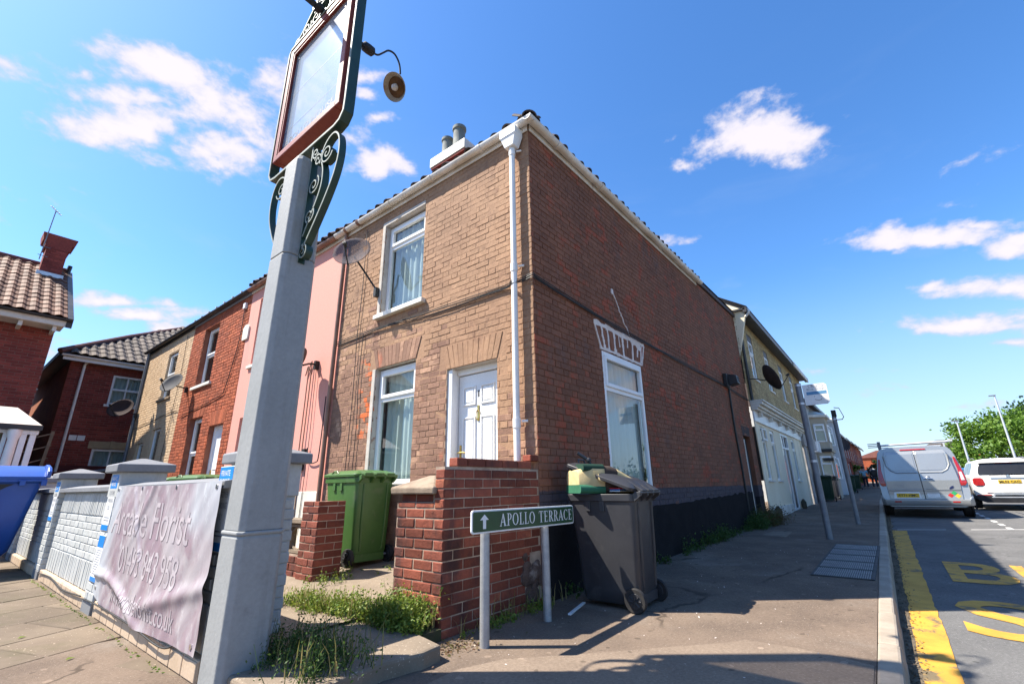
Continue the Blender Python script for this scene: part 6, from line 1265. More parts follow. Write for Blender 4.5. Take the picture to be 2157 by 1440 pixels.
q = MB(); q.extrude([(X0,-.36,5.95),(X0,4.2,9.0),(X0,8.6,5.9),(X0,8.6,4.5),(X0,.02,4.5)], (.12,0,0)); q.build('gable_wall', CREAMR, yb_)
q = MB(); q.tube([(X0+.12,-.10,5.7),(X0+.12,-.10,3.3)], .04, 8); q.tube(smoothpath([(X0+.08,-.36,5.93),(X0+.05,-.34,5.80),(X0+.1,-.16,5.74),(X0+.12,-.10,5.62)]), .042, 8); q.build('downpipe', GUTTERB, yb_, smooth=True)
q = MB(); q.tube(smoothpath([(X0+.02,-.40,5.98),(X0-.02,-.44,5.86),(X0+.0,-.32,5.74)]), .035, 8); q.build('pipe_bend', WHITEPAINT, yb_, smooth=True)
for x_ in (11.0,15.75): q = MB(); q.lathe([(.07,.0),(.09,.06),(.085,.22),(.03,.32)], (x_,-.16,zg(x_)), seg=10); tag(q.build('stone_bollard', surf('mossy_stone', (.09,.075,.055), (.06,.055,.035), 8, bump=.8, bscale=40) if x_ < 12 else MATS['mossy_stone'], None, smooth=True), 'small mossy guard stone near the %s' % ('drainpipe end of the cream shopfront' if x_ < 12 else 'white shopfront door'), 'guard stone')
dish('satellite_dish', 'brown satellite dish sticking out from the yellow brick wall', (10.95,-.62,3.98), (.35,-.80,.40), .98, .80, (10.6,-.06,3.95), DISHD)

def bay(t, F_, s0, s1, z0, z1, proj, mat, wz, roofz, rmat=None):
    """three sided bay with windows and a little hipped roof"""
    pts = [(s0,0),(s0+proj*.6,proj),(s1-proj*.6,proj),(s1,0)]
    q = MB(); n_ = len(pts)
    for i in range(n_-1):
        (a, na), (b, nb_) = pts[i], pts[i+1]; q.add([F_(a,z0,na),F_(b,z0,nb_),F_(b,z1,nb_),F_(a,z1,na)], [(0,1,2,3)])
    q.build('bay_wall', mat, t, fix=False)
    for (c, d) in wz:
        for i in range(n_-1):
            (a, na), (b, nb_) = pts[i], pts[i+1]; U_ = (F_(b,0,nb_)-F_(a,0,na)); L = U_.length; U_.normalize(); N_ = U_.cross(Vector((0,0,1))); N_ = N_ if N_.y < 0 else -N_
            window(t, Frame(F_(a,0,na),U_,N_), L*.14, L*.86, c, d, -.05, (c*.35+d*.65), .05, False, depth=.04)
    q = MB(); e = .14; P = [F_(s0-e,z1,0),F_(s0+proj*.6-e*.4,z1,proj+e),F_(s1-proj*.6+e*.4,z1,proj+e),F_(s1+e,z1,0)]; q.loft([[tuple(p) for p in P],[tuple(p+Vector((0,0,.12))) for p in P],[tuple(F_((s0+s1)/2-.2,roofz,-.1)),tuple(F_((s0+s1)/2-.1,roofz,.05)),tuple(F_((s0+s1)/2+.1,roofz,.05)),tuple(F_((s0+s1)/2+.2,roofz,-.1))]]); q.build('bay_roof', rmat or WHITEPAINT, t)
def far_house(name, label, s0, s1, h, mat, wins, roofh, y=0.0, rmat=None, pieces=True):
    F_ = Frame((0,y,0),(1,0,0),(0,-1,0)); t = thing(name, label, 'house', ((s0+s1)/2,y,zg(s0)))
    q = MB(); core(q, F_, s0, s1, -.1, h, wins, 0, 1, .1, 0); q.box(s0+.001,s0+.02,y+.003,y+7,-.1,h); q.box(s1-.02,s1-.001,y+.003,y+7,-.1,h); q.build('wall', [mat, ROOM], t, fix=False)
    for w_ in wins: window(t, F_, *w_, .03, None, .07, False, mid=[(w_[2]+w_[3])/2])
    q = MB(); q.add([(s0,y-.3,h),(s1,y-.3,h),(s1,y+3.5,roofh),(s0,y+3.5,roofh),(s0,y+7.3,h),(s1,y+7.3,h)], [(0,1,2,3),(3,2,5,4)]); q.add([(s0+.01,y,h),(s0+.01,y+3.5,roofh-.1),(s0+.01,y+7,h)], [(0,1,2)]); q.build('roof', rmat or TILED, t, fix=False)
    q = MB(); q.box(s0,s1,y-.34,y-.26,h-.12,h+.02); q.build('eaves', GUTTERB, t)
    return t, F_
PALEW = surf('pale_grey_render', (.50,.50,.49), (.44,.44,.43), 1.5, bump=.2); BEIGE = surf('beige_render', (.42,.36,.27), (.38,.32,.24), 1.5, bump=.2)
ORNG = surf('ochre_timber_front', (.30,.15,.035), (.22,.10,.03), 3, bump=.2)
h1, Fh = far_house('bay_house', 'pale grey rendered house with a beige two storey bay', 22.98, 28.2, 4.95, PALEW, [(23.4,24.0,3.2,4.5),(26.9,27.8,3.2,4.5),(26.9,27.8,1.2,2.4)], 7.2)
bay(h1, Fh, 24.3, 26.5, -.1, 4.25, .62, BEIGE, [(1.2,2.3),(3.0,3.9)], 4.75)
q = MB(); q.fbox(Fh,24.4,26.4,2.5,2.65,0,.68); q.fbox(Fh,24.4,26.4,2.05,2.2,0,.66); q.build('bay_band', GUTTERB, h1); q = MB(); q.fbox(Fh,23.0,24.2,2.45,2.95,0,.25); q.build('shop_sign_box', WHITE, h1, bevel=.01)
h2, Fh2 = far_house('bay_house', 'white rendered house with tall narrow bay and dark dish', 28.22, 33.4, 5.0, PALEW, [(32.2,33.0,3.2,4.5),(32.2,33.0,1.2,2.5)], 7.2, .02)
bay(h2, Fh2, 29.6, 31.8, -.1, 4.55, .60, PALEW, [(1.2,2.4),(3.1,4.2)], 5.0)
dish('satellite_dish', 'dark round dish on the white bay house down the street', (32.6,-.75,3.35), (-.6,-.7,.3), .95, .85, (32.8,-.03,3.3), DISHD)
h3, Fh3 = far_house('ochre_house', 'narrow house with an ochre timber front near the street end', 33.42, 37.5, 4.3, ORNG, [(34.3,35.2,2.9,3.8),(34.3,35.3,1.2,2.4)], 6.2, -.10)
for k in range(6):
    s0 = 37.52+k*6.2; t_, F_ = far_house('red_terrace_house', ['red brick terraced house just past the ochre front','second red brick house past the ochre front','red brick terraced house, third beyond the ochre front','fourth red brick house beyond the ochre front','red brick house one short of the street end','last red brick house before the street end'][k], s0, s0+6.15, 4.4+.12*k, (REDB if k % 2 == 0 else DARKRED), [(s0+.8,s0+1.9,3.0,4.0),(s0+3.9,s0+5.0,3.0,4.0),(s0+.8,s0+2.2,1.4,2.5)], 6.5+.1*k, -.12, RIDGE)
    if k == 1: q = MB(); q.add([F_(s0+2.6,2.75,0),F_(s0+5.6,2.75,0),F_(s0+5.6,2.45,.9),F_(s0+2.6,2.45,.9)], [(0,1,2,3)]); q.build('porch_roof', WHITEPAINT, t_, fix=False)
for k, (x_, y_, w_, d_, h_, rh_, lab) in enumerate(((92,-2.4,9,7,4.9,6.0,'long red brick building across the end of the street'),(80,-3.6,8,1.6,4.0,5.6,'house with a pale gable end far down the street'),(120,-12,12,10,6,8.5,'brown roofed house far off behind the white car'))):
    t_ = thing('end_house', lab, 'house', (x_,y_,zg(x_))); q = MB(); q.box(x_,x_+w_,y_-d_*.5,y_+d_*.5,zg(x_)-.5,zg(x_)+h_-1.2); q.build('wall', REDB if k != 1 else CREAMR, t_)
    q = MB(); z_ = zg(x_)+h_-1.2; q.extrude([(x_-.2,y_-d_*.55,z_),(x_-.2,y_+d_*.55,z_),(x_-.2,y_+d_*.12,zg(x_)+rh_-1.2),(x_-.2,y_-d_*.12,zg(x_)+rh_-1.2)], (w_+.4,0,0)); q.build('roof', RIDGE if k == 0 else TILEG, t_)
    for i in range(3): q = MB(); q.box(x_-.04,x_-.01,y_-d_*.35+i*d_*.28,y_-d_*.35+i*d_*.28+d_*.14,zg(x_)+1.0,zg(x_)+2.2); q.build('window', WHITE, t_)

# ================================================================ BUS STOP POLE, PLAIN POLE, GRATING
bp = thing('bus_stop', 'grey bus stop pole with white flag beside the kerb', 'bus stop', (6.53,-1.68,zg(6.5)))
q = MB(); q.tube([(6.53,-1.68,zg(6.5)-.05),(6.53,-1.68,2.90)], .052, 14); q.build('pole', GALVD, bp, smooth=True)
for z_ in (2.86,2.50,1.42): q = MB(); q.lathe([(.056,-.02),(.056,.02)], (6.53,-1.68,z_), seg=14); q.build('clamp', PALEMET, bp)
FBs = Frame((6.55,-1.74,0),(0,-1,0),(-1,0,0)); q = MB(); q.prism(lambda u,z,n=0: FBs(u, z, n), [(.0,2.46),(.36,2.46),(.40,2.50),(.40,2.82),(.36,2.86),(.0,2.86)], -.008, .008); fg = q.build('flag', SIGNW, bp, bevel=.002)
q = MB(); q.fbox(FBs,.05,.38,2.655,2.715,.008,.0095); q.build('blue_strip', surf('muted_blue_print', (.12,.30,.50), None, 5, bump=0), fg)
q = MB(); letters(q, 'Bus Stop', FBs(.07,2.73,.0092), (0,-1,0), (0,0,1), .28, .052); q.build('lettering', PRINTG, fg, fix=False); q = MB(); frame_bars(q, FBs, .10,.34,2.795,2.85,.006,.008,.0094); q.build('logo_outline', PRINTG, fg, fix=False); q = MB(); letters(q, 'Bus', FBs(.15,2.81,.0092), (0,-1,0), (0,0,1), .10, .03); q.build('lettering', PRINTG, fg, fix=False); q = MB()
q.tube([FBs(.23+.06*cos(a),2.585+.045*sin(a),.0092) for a in [radians(200+14*i) for i in range(11)]], .006, 4); q.fbox(FBs,.165,.18,2.61,2.625,.008,.0095); q.fbox(FBs,.28,.295,2.61,2.625,.008,.0095); q.build('smile_logo', PRINTG, fg, fix=False)
pp_ = thing('sign_pole', 'plain grey pole with empty bracket farther along the pavement', 'pole', (9.95,-1.94,zg(9.95)))
q = MB(); q.tube([(9.95,-1.94,zg(9.95)-.05),(9.95,-1.94,2.58)], .048, 14); q.build('pole', GALVD, pp_, smooth=True)
q = MB(); q.box(9.90,9.99,-2.0,-1.90,2.58,2.74); q.strap([(9.9,-1.98,2.50),(9.9,-2.10,2.50),(9.9,-2.14,2.56),(9.9,-2.08,2.78),(9.9,-1.98,2.80)], (1,0,0), .05, .015); q.build('bracket', BLACKM, pp_); q = MB(); q.lathe([(.052,-.02),(.052,.02)], (9.95,-1.94,2.52), seg=14); q.build('clamp', PALEMET, pp_)
gr = thing('pavement_grating', 'large ribbed metal drain grating set in the dark pavement', 'drain grating', (4.2,-2.1,0))
for k in range(5):
    a, b = 2.74+k*.615, 2.74+k*.615+.60; q = MB()
    def gp(x_, y_, z_): return (x_, y_, zg(x_)+z_)
    def gbox(mb, xa, xb, ya, yb2, z0_, z1_): mb.hexa([gp(xa,ya,z0_),gp(xb,ya,z0_),gp(xb,yb2,z0_),gp(xa,yb2,z0_),gp(xa,ya,z1_),gp(xb,ya,z1_),gp(xb,yb2,z1_),gp(xa,yb2,z1_)])
    oy = .008*(4.2-a); gbox(q, a, a+.03, -2.40, -1.82, .002, .012); gbox(q, b-.03, b, -2.40, -1.82, .002, .012); gbox(q, a, b, -2.405, -2.375, .001, .0115); gbox(q, a, b, -1.845, -1.815, .001, .0115); gbox(q, a, b, -2.37, -1.85, .0005, .004)
    pn = q.build('panel', GRATE, gr)
    q = MB()
    for i in range(26): y_ = -2.365+i*.0205; gbox(q, a+.035, a+.285, y_, y_+.010, .004, .013); gbox(q, a+.315, b-.035, y_, y_+.010, .004, .013)
    orib = q.build('rib', surf('worn_grating_rib', (.33,.32,.30), (.26,.25,.24), 9, rough=.55, metal=.3, bump=.2) if k == 0 else MATS['worn_grating_rib'], pn); stuff(orib)

# ================================================================ VEHICLES
def wheel_parts(t, c, r, w_, axis=(0,1,0), sgn=1):
    q = MB(); q.lathe([(r*.62,-w_/2),(r*.94,-w_/2),(r,-w_*.38),(r,w_*.38),(r*.94,w_/2),(r*.62,w_/2)], c, axis, 28); wo_ = q.build('wheel', RUBBER, t, smooth=True)
    q = MB(); c2 = Vector(c); q.lathe([(.02,-w_*.30),(r*.62,-w_*.30),(r*.63,w_*.42),(r*.58,w_*.42),(r*.55,w_*.15),(.03,w_*.15)], c, Vector(axis)*sgn, 24)
    for k in range(7):
        a = 2*pi*k/7; e = Vector((cos(a),0,sin(a))); p = c2+Vector(axis)*sgn*w_*.34; q.tube([p+e*.03, p+e*r*.58], [r*.09, r*.07], 5)
    q.build('rim', PALEMET, wo_)
def body_sec(x, prof, shear):
    """prof: half section (y,z) from bottom centre up to roof centre"""
    L = [(x+shear(z), y, z) for y, z in prof]; R = [(x+shear(z), -y, z) for y, z in prof[::-1]]; return L[1:-1]+[(x+shear(prof[-1][1]), 0, prof[-1][1])]+R[1:-1]+[(x+shear(prof[0][1]), 0, prof[0][1])]
# --- silver panel van
van = thing('panel_van', 'silver panel van parked at the kerb, seen from behind', 'van', (0,0,0))
def vsh(z): return .015+max(0,(z-1.0))*.17+max(0,z-1.75)*.35+max(0,.62-z)*-.08
VP = [(0,.30),(.80,.30),(.93,.36),(.965,.60),(.97,.95),(.945,1.25),(.875,1.66),(.83,1.82),(.75,1.91),(.5,1.955),(0,1.965)]
secs = [body_sec(0, [(y*.985,z) for y,z in VP], vsh), body_sec(.06, VP, vsh), body_sec(1.0, VP, lambda z: 0), body_sec(3.0, VP, lambda z: 0), body_sec(3.6, [(y*(1-.0*z),z if z < 1.9 else 1.90) for y,z in VP], lambda z: -max(0,z-1.2)*.35), body_sec(4.25, [(y*.97, min(z, 1.15+.02*y)) for y,z in VP], lambda z: -max(0,z-1.0)*.5), body_sec(4.95, [(y*.88, min(z, .86)) for y,z in VP], lambda z: 0)]
q = MB(); q.loft(secs); q.build('body', VAN, van, smooth=True)
RX = lambda y, z, off: (vsh(z)-off, y, z)
def panel(parent, name, pts, o0, o1, mat, bevel=0.0, f=RX, smooth=False): q = MB(); k = len(pts); q.add([f(y,z,o0) for y,z in pts]+[f(y,z,o1) for y,z in pts], [tuple(range(k-1,-1,-1)), tuple(range(k,2*k))]+[(i,(i+1) % k,k+(i+1) % k,k+i) for i in range(k)]); return q.build(name, mat, parent, bevel=bevel, smooth=smooth)
def dens(pts, n=4):
    out = []
    for i in range(len(pts)):
        a, b = pts[i], pts[(i+1) % len(pts)]
        for k in range(n): out.append((a[0]+(b[0]-a[0])*k/n, a[1]+(b[1]-a[1])*k/n))
    return out
def strip_panel(parent, name, prof, o0, o1, mat, bevel=.0, f=RX):
    """panel following the sheared rear: prof = list of (z, y_left, y_right)"""
    q = MB(); vs = []; k = len(prof)
    for o_ in (o0, o1):
        for z, a, b in prof: vs += [f(a,z,o_), f(b,z,o_)]
    fs = [(2*i,2*i+1,2*i+3,2*i+2) for i in range(k-1)]+[(2*k+2*i+2,2*k+2*i+3,2*k+2*i+1,2*k+2*i) for i in range(k-1)]
    fs += [(2*i,2*i+2,2*k+2*i+2,2*k+2*i) for i in range(k-1)]+[(2*i+3,2*i+1,2*k+2*i+1,2*k+2*i+3) for i in range(k-1)]+[(0,2*k,2*k+1,1),(2*k-2,2*k-1,4*k-1,4*k-2)]
    q.add(vs, fs); return q.build(name, mat, parent, bevel=bevel)
zz = [.50,.62,.72,.9,1.0,1.2,1.4,1.6,1.74,1.83]; yo = [.78,.79,.795,.80,.80,.785,.76,.73,.70,.665]
dl_ = strip_panel(van, 'rear_door', [(z,y,.006) for z,y in zip(zz,yo)], .004, .024, VAN, .008); dr_ = strip_panel(van, 'rear_door', [(z,-.006,-y) for z,y in zip(zz,yo)], .004, .024, VAN, .008)
# window shaped blank pressings and feature lines
for d_, s_ in ((dl_, 1), (dr_, -1)):
    strip_panel(d_, 'blank_pressing', [(1.28,s_*.55,s_*.05),(1.32,s_*.61,s_*.045),(1.40,s_*.645,s_*.045),(1.6,s_*.66,s_*.045),(1.74,s_*.645,s_*.045),(1.79,s_*.60,s_*.05)], .022, .032, VAN, .01)
    q = MB(); q.tube([RX(s_*.03,1.22,.02), RX(s_*.50,1.22,.02), RX(s_*.62,1.29,.018), RX(s_*.695,1.42,.018), RX(s_*.705,1.7,.018)], .024, 8); q.build('feature_line', VAN, d_, smooth=True)
    q = MB(); q.tube([RX(s_*.02,.76,.026), RX(s_*.78,.76,.026)], .010, 6); q.build('feature_line', VAN, d_, smooth=True)
q = MB(); q.box(-.012-.03,-.03,-.008,.008,.5,1.83); None
strip_panel(van, 'door_gap', [(z,.0055,-.0055) for z in zz], .0, .0065, BLACKP); strip_panel(van, 'door_gap', [(.716,.79,-.79),(.722,.79,-.79)], .0, .0262, BLACKP)
strip_panel(dl_, 'plate_recess', [(.515,.70,.08),(.69,.66,.10)], .023, .030, WHITE, .006)
pl2 = strip_panel(dl_, 'number_plate', [(.545,.62,.12),(.655,.62,.12)], .030, .036, PLATE, .002); q = MB(); letters(q, 'AY71 HMC', RX(.59,.565,.038), (0,-1,0), (0,0,1), .44, .072, .01); q.build('lettering', PRINTK, pl2, fix=False)
strip_panel(dr_, 'sticker', [(.545,-.06,-.32),(.655,-.06,-.32)], .024, .026, SIGNW); strip_panel(dr_, 'sticker_print', [(.575,-.09,-.22),(.60,-.09,-.22)], .026, .0268, PRINTB); strip_panel(dr_, 'sticker_print', [(.635,-.09,-.30),(.645,-.09,-.30)], .026, .0268, PRINTG)
for (y_, z_, mt) in ((-.545,.60,STR),(-.625,.66,STG),(-.69,.585,STY)): q = MB(); q.add([RX(y_,z_-.062,.0275),RX(y_-.066,z_,.0275),RX(y_,z_+.062,.0275),RX(y_+.066,z_,.0275)], [(0,1,2,3)]); q.build('hazard_sticker', mt, dr_, fix=False)
q = MB(); letters(q, 'TRANSIT', RX(.64,.865,.026), (0,-1,0), (0,0,1), .24, .026, .01); q.build('lettering', PRINTG, dl_, fix=False); q = MB(); letters(q, 'CUSTOM', RX(.55,.83,.026), (0,-1,0), (0,0,1), .15, .018, .01); q.build('lettering', PRINTG, dl_, fix=False)
q = MB(); q.lathe([(.0,.006),(.062,.004),(.066,0)], RX(-.60,.80,.03), (-1,0,0), 20, sx=.45); q.build('badge', surf('badge_blue', (.02,.03,.10), None, 5, rough=.25, bump=0), dr_)
q = MB(); q.lathe([(.0,.02),(.05,.02),(.07,0)], RX(-.16,1.06,.02), (-1,0,0), 16, sx=.6); q.tube([RX(-.06,1.06,.035), RX(-.13,1.055,.05), RX(-.26,1.04,.045)], .018, 8); q.build('handle', CHROME, dr_, smooth=True)
for s_ in (1, -1):
    lt_ = strip_panel(van, 'tail_lamp', [(.86,s_*.90,s_*.81),(.93,s_*.945,s_*.805),(1.1,s_*.942,s_*.825),(1.3,s_*.91,s_*.835),(1.5,s_*.872,s_*.815),(1.62,s_*.85,s_*.81)], -.03, .034, LAMPR, .008)
    strip_panel(lt_, 'clear_lens', [(1.0,s_*.915,s_*.845),(1.22,s_*.895,s_*.84)], .033, .037, LAMPW if s_ < 0 else LAMPR, .003)
q = MB(); q.loft([[(-.07,y_,.33),(-.10,y_,.38),(-.10,y_,.49),(-.05,y_,.50),(.12,y_,.50),(.12,y_,.33)] for y_ in (-.9,-.5,0,.5,.9)]); q.loft([[(-.07,.90,.33),(-.10,.90,.38),(-.10,.90,.49),(-.05,.90,.50),(.12,.90,.50),(.12,.90,.33)],[(.05,.985,.34),(.03,.995,.40),(.03,.99,.55),(.06,.985,.62),(.3,.975,.62),(.3,.965,.34)]]); q.loft([[(-.07,-.90,.33),(-.10,-.90,.38),(-.10,-.90,.49),(-.05,-.90,.50),(.12,-.90,.50),(.12,-.90,.33)],[(.05,-.985,.34),(.03,-.995,.40),(.03,-.99,.55),(.06,-.985,.62),(.3,-.975,.62),(.3,-.965,.34)]]); bu = q.build('bumper', VAN, van, smooth=True, bevel=.01)
for s_ in (1, -1): q = MB(); q.box(-.106,-.09,s_*.62-.075,s_*.62+.075,.415,.452); q.build('reflector', LAMPR, bu, bevel=.004)
strip_panel(van, 'high_brake_lamp', [(1.855,.30,-.30),(1.882,.28,-.28)], .0, .03, LAMPR, .004)
for x_ in (.5,2.2): q = MB(); q.box(x_-.03,x_+.03,-.80,.80,2.02,2.05); q.box(x_-.03,x_+.03,.72,.76,1.90,2.02); q.box(x_-.03,x_+.03,-.76,-.72,1.90,2.02); q.build('roof_bar', PALEMET, van, bevel=.006)
q = MB(); q.tube([(.25,-.92,2.06),(.25,.70,2.02)], .028, 8); q.tube([(.25,-.92,2.12),(2.4,-.80,2.12)], .02, 8); q.build('roof_roller', PALEMET, van, smooth=True)
q = MB()
for k in range(3): q.tube([(.3,.74,1.99+.05*k),(.3,1.02,1.985+.05*k)], .012, 6)
q.box(.26,.34,.70,.78,1.9,2.14); q.build('ladder_clamp', GALVD, van)
for x_ in (.95,3.95):
    for s_ in (1, -1): q = MB(); q.lathe([(.0,-.01),(.385,-.01),(.385,.008),(.0,.008)], (x_,s_*.962,.335), (0,1,0), 28); q.build('arch_liner', BLACKP, van); wheel_parts(van, (x_,s_*.885,.335), .335, .22, (0,1,0), s_)
q = MB(); q.box(.25,4.6,-.80,.80,.26,.34); q.build('underbody', BLACKP, van)
for s_ in (1,): q = MB(); q.box(3.55,3.75,s_*1.0,s_*1.18,1.12,1.36); q.build('door_mirror', BLACKP, van, bevel=.03)
van.location = (14.0,-3.385,rz(14.5)); van.rotation_euler = (0,-SLP,.0)
# --- white small SUV
suv = thing('white_car', 'white compact car driving away beside the parked van', 'car', (0,0,0))
def ssh(z): return .04+max(0,z-.98)*.42+max(0,.52-z)*.10+max(0,z-1.45)*.6
SP = [(0,.26),(.70,.26),(.84,.34),(.895,.55),(.90,.80),(.875,1.0),(.77,1.25),(.685,1.46),(.60,1.545),(.4,1.585),(0,1.60)]
secs = [body_sec(.10*(.9*f_)**2.2, [(y*f_,z) for y,z in SP], ssh) for f_ in (.5,.65,.78,.88,.95,.99)]+[body_sec(.15, SP, ssh), body_sec(.45, SP, lambda z: max(0,z-.98)*.2), body_sec(1.6, SP, lambda z: 0), body_sec(2.5, [(y,min(z,1.56)) for y,z in SP], lambda z: -max(0,z-1.0)*.15), body_sec(3.3, [(y*.99,min(z,1.02+.03*(1-y))) for y,z in SP], lambda z: 0), body_sec(4.2, [(y*.86,min(z,.80)) for y,z in SP], lambda z: 0)]
q = MB(); q.loft(secs); q.build('body', CARW, suv, smooth=True)
SR = lambda y, z, off: (ssh(z)-off+.10*abs(y)**2.2, y, z)
def sp_(name, prof, o0, o1, mat, bevel=0.0, parent=None):
    vs = []; fs = []; n_ = 8; k = len(prof); q = MB()
    for o_ in (o0, o1):
        for z, a, b in prof:
            for i in range(n_+1): vs.append(SR(a+(b-a)*i/n_, z, o_))
    W_ = n_+1
    for i in range(k-1):
        for j in range(n_): a = i*W_+j; fs += [(a,a+1,a+W_+1,a+W_), (k*W_+a+W_,k*W_+a+W_+1,k*W_+a+1,k*W_+a)]
        for j in (0, n_): a = i*W_+j; fs.append((a,a+W_,k*W_+a+W_,k*W_+a))
    for j in range(n_):
        for i in (0, k-1): a = i*W_+j; fs.append((a,a+1,k*W_+a+1,k*W_+a))
    q.add(vs, fs); return q.build(name, mat, parent or suv, bevel=bevel)
sp_('rear_window', [(1.08,.66,-.66),(1.14,.665,-.665),(1.30,.62,-.62),(1.42,.56,-.56),(1.45,.52,-.52)], -.01, .022, surf('dark_car_glass', (.025,.024,.022), None, 3, rough=.08, spec=.6, bump=0))
sp_('spoiler', [(1.455,.60,-.60),(1.50,.63,-.63),(1.545,.60,-.60)], -.02, .10, CARW, .015); sp_('high_brake_lamp', [(1.435,.20,-.20),(1.47,.20,-.20)], .02, .07, LAMPR, .006)
tg = sp_('tailgate', [(.52,.60,-.60),(.70,.63,-.63),(.95,.62,-.62),(1.05,.655,-.655)], .0, .018, CARW, .01)
sp_('chrome_trim', [(.955,.42,-.42),(.985,.42,-.42)], .018, .035, CHROME, .005, tg)
q = MB(); q.lathe([(.0,.012),(.05,.01),(.055,0)], SR(0,1.015,.018), (-1,0,0), 16); q.build('badge', CHROME, tg)
np_ = sp_('number_plate', [(.80,.26,-.26),(.91,.26,-.26)], .018, .026, PLATE, .002, tg); q = MB(); letters(q, 'ML02 CAO', SR(.235,.82,.036), (0,-1,0), (0,0,1), .47, .07, .01); q.build('lettering', PRINTK, np_, fix=False)
for s_ in (1, -1):
    sp_('tail_lamp', [(.735,s_*.80,s_*.60),(.80,s_*.85,s_*.575),(.95,s_*.845,s_*.60),(.985,s_*.80,s_*.64)], -.02, .030, LAMPR, .02)
    sp_('reflector', [(.425,s_*.84,s_*.50),(.455,s_*.84,s_*.50)], -.02, .03, LAMPR, .004)
    q = MB(); q.tube([(.75,s_*.60,1.585),(.95,s_*.61,1.62),(1.9,s_*.61,1.62),(2.1,s_*.60,1.58)], .016, 6); q.build('roof_rail', GALVD, suv, smooth=True)
    q = MB(); P = [(.55,1.08),(.62,1.36),(.80,1.45),(1.35,1.47),(1.35,1.08)]; f = lambda x_, z_, o_: (x_, s_*(.862-(z_-1.0)*.40+o_), z_); q.add([f(a,b,.012) for a,b in P]+[f(a,b,-.02) for a,b in P], [(0,1,2,3,4),(9,8,7,6,5)]+[(i,(i+1) % 5,5+(i+1) % 5,5+i) for i in range(5)]); q.build('side_window', MATS['dark_car_glass'], suv)
    q = MB(); P = [(1.42,1.08),(1.42,1.47),(2.15,1.45),(2.55,1.08)]; q.add([f(a,b,.012) for a,b in P]+[f(a,b,-.02) for a,b in P], [(0,1,2,3),(7,6,5,4)]+[(i,(i+1) % 4,4+(i+1) % 4,4+i) for i in range(4)]); q.build('side_window', MATS['dark_car_glass'], suv)
    q = MB(); q.box(2.35,2.5,s_*.9,s_*1.06,1.04,1.18); q.build('door_mirror', CARW, suv, bevel=.03)
    for x_ in (.72,3.3):
        q = MB(); q.lathe([(.0,-.01),(.395,-.01),(.395,.008),(.0,.008)], (x_,s_*.896,.335), (0,1,0), 28); q.build('arch_liner', BLACKP, suv); wheel_parts(suv, (x_,s_*.835,.335), .335, .21, (0,1,0), s_); q = MB(); q.strap([(x_+.40*cos(a),s_*.885,.335+.40*sin(a)) for a in [radians(-5+10*i) for i in range(20)]], (0,1,0), .05, .06); q.build('wheel_arch', BLACKP, suv)
sp_('lower_bumper', [(.21,.66,-.66),(.30,.85,-.85),(.43,.905,-.905)], -.06, .030, BLACKP, .015); sp_('skid_plate', [(.36,.50,-.50),(.39,.52,-.52)], .02, .036, PALEMET, .006); sp_('skid_plate', [(.46,.46,-.46),(.50,.44,-.44)], -.02, .036, PALEMET, .006)
for s_ in (1, -1): sp_('skid_plate', [(.36,s_*.50,s_*.45),(.50,s_*.44,s_*.40)], -.02, .035, PALEMET, .006)
suv.location = (18.0,-5.68,rz(18.5)+.03); suv.rotation_euler = (0,-SLP,0)
# --- car glimpsed between them
fc = thing('blue_car', 'blue car roof glimpsed between the van and the white car', 'car', (0,0,0)); q = MB()
q.loft([body_sec(0, [(y*.93,z*.92) for y,z in SP], ssh), body_sec(.4, [(y,z*.92) for y,z in SP], lambda z: max(0,z-.98)*.2), body_sec(2.4, [(y,z*.92) for y,z in SP], lambda z: 0), body_sec(3.2, [(y,min(z,.98)) for y,z in SP], lambda z: 0), body_sec(4.1, [(y*.86,min(z,.78)) for y,z in SP], lambda z: 0)]); q.build('body', CARB, fc, smooth=True)
sp_('rear_window', [(1.0,.62,-.62),(1.2,.60,-.60),(1.34,.52,-.52)], -.01, .022, MATS['dark_car_glass'], 0, fc)
for s_ in (1, -1):
    sp_('tail_lamp', [(.75,s_*.82,s_*.6),(.92,s_*.82,s_*.62)], -.02, .03, LAMPR, .01, fc)
    for x_ in (.7,3.3): wheel_parts(fc, (x_,s_*.80,.32), .32, .2, (0,1,0), s_)
fc.location = (34,-6.6,rz(35)); fc.rotation_euler = (0,-SLP,.06)

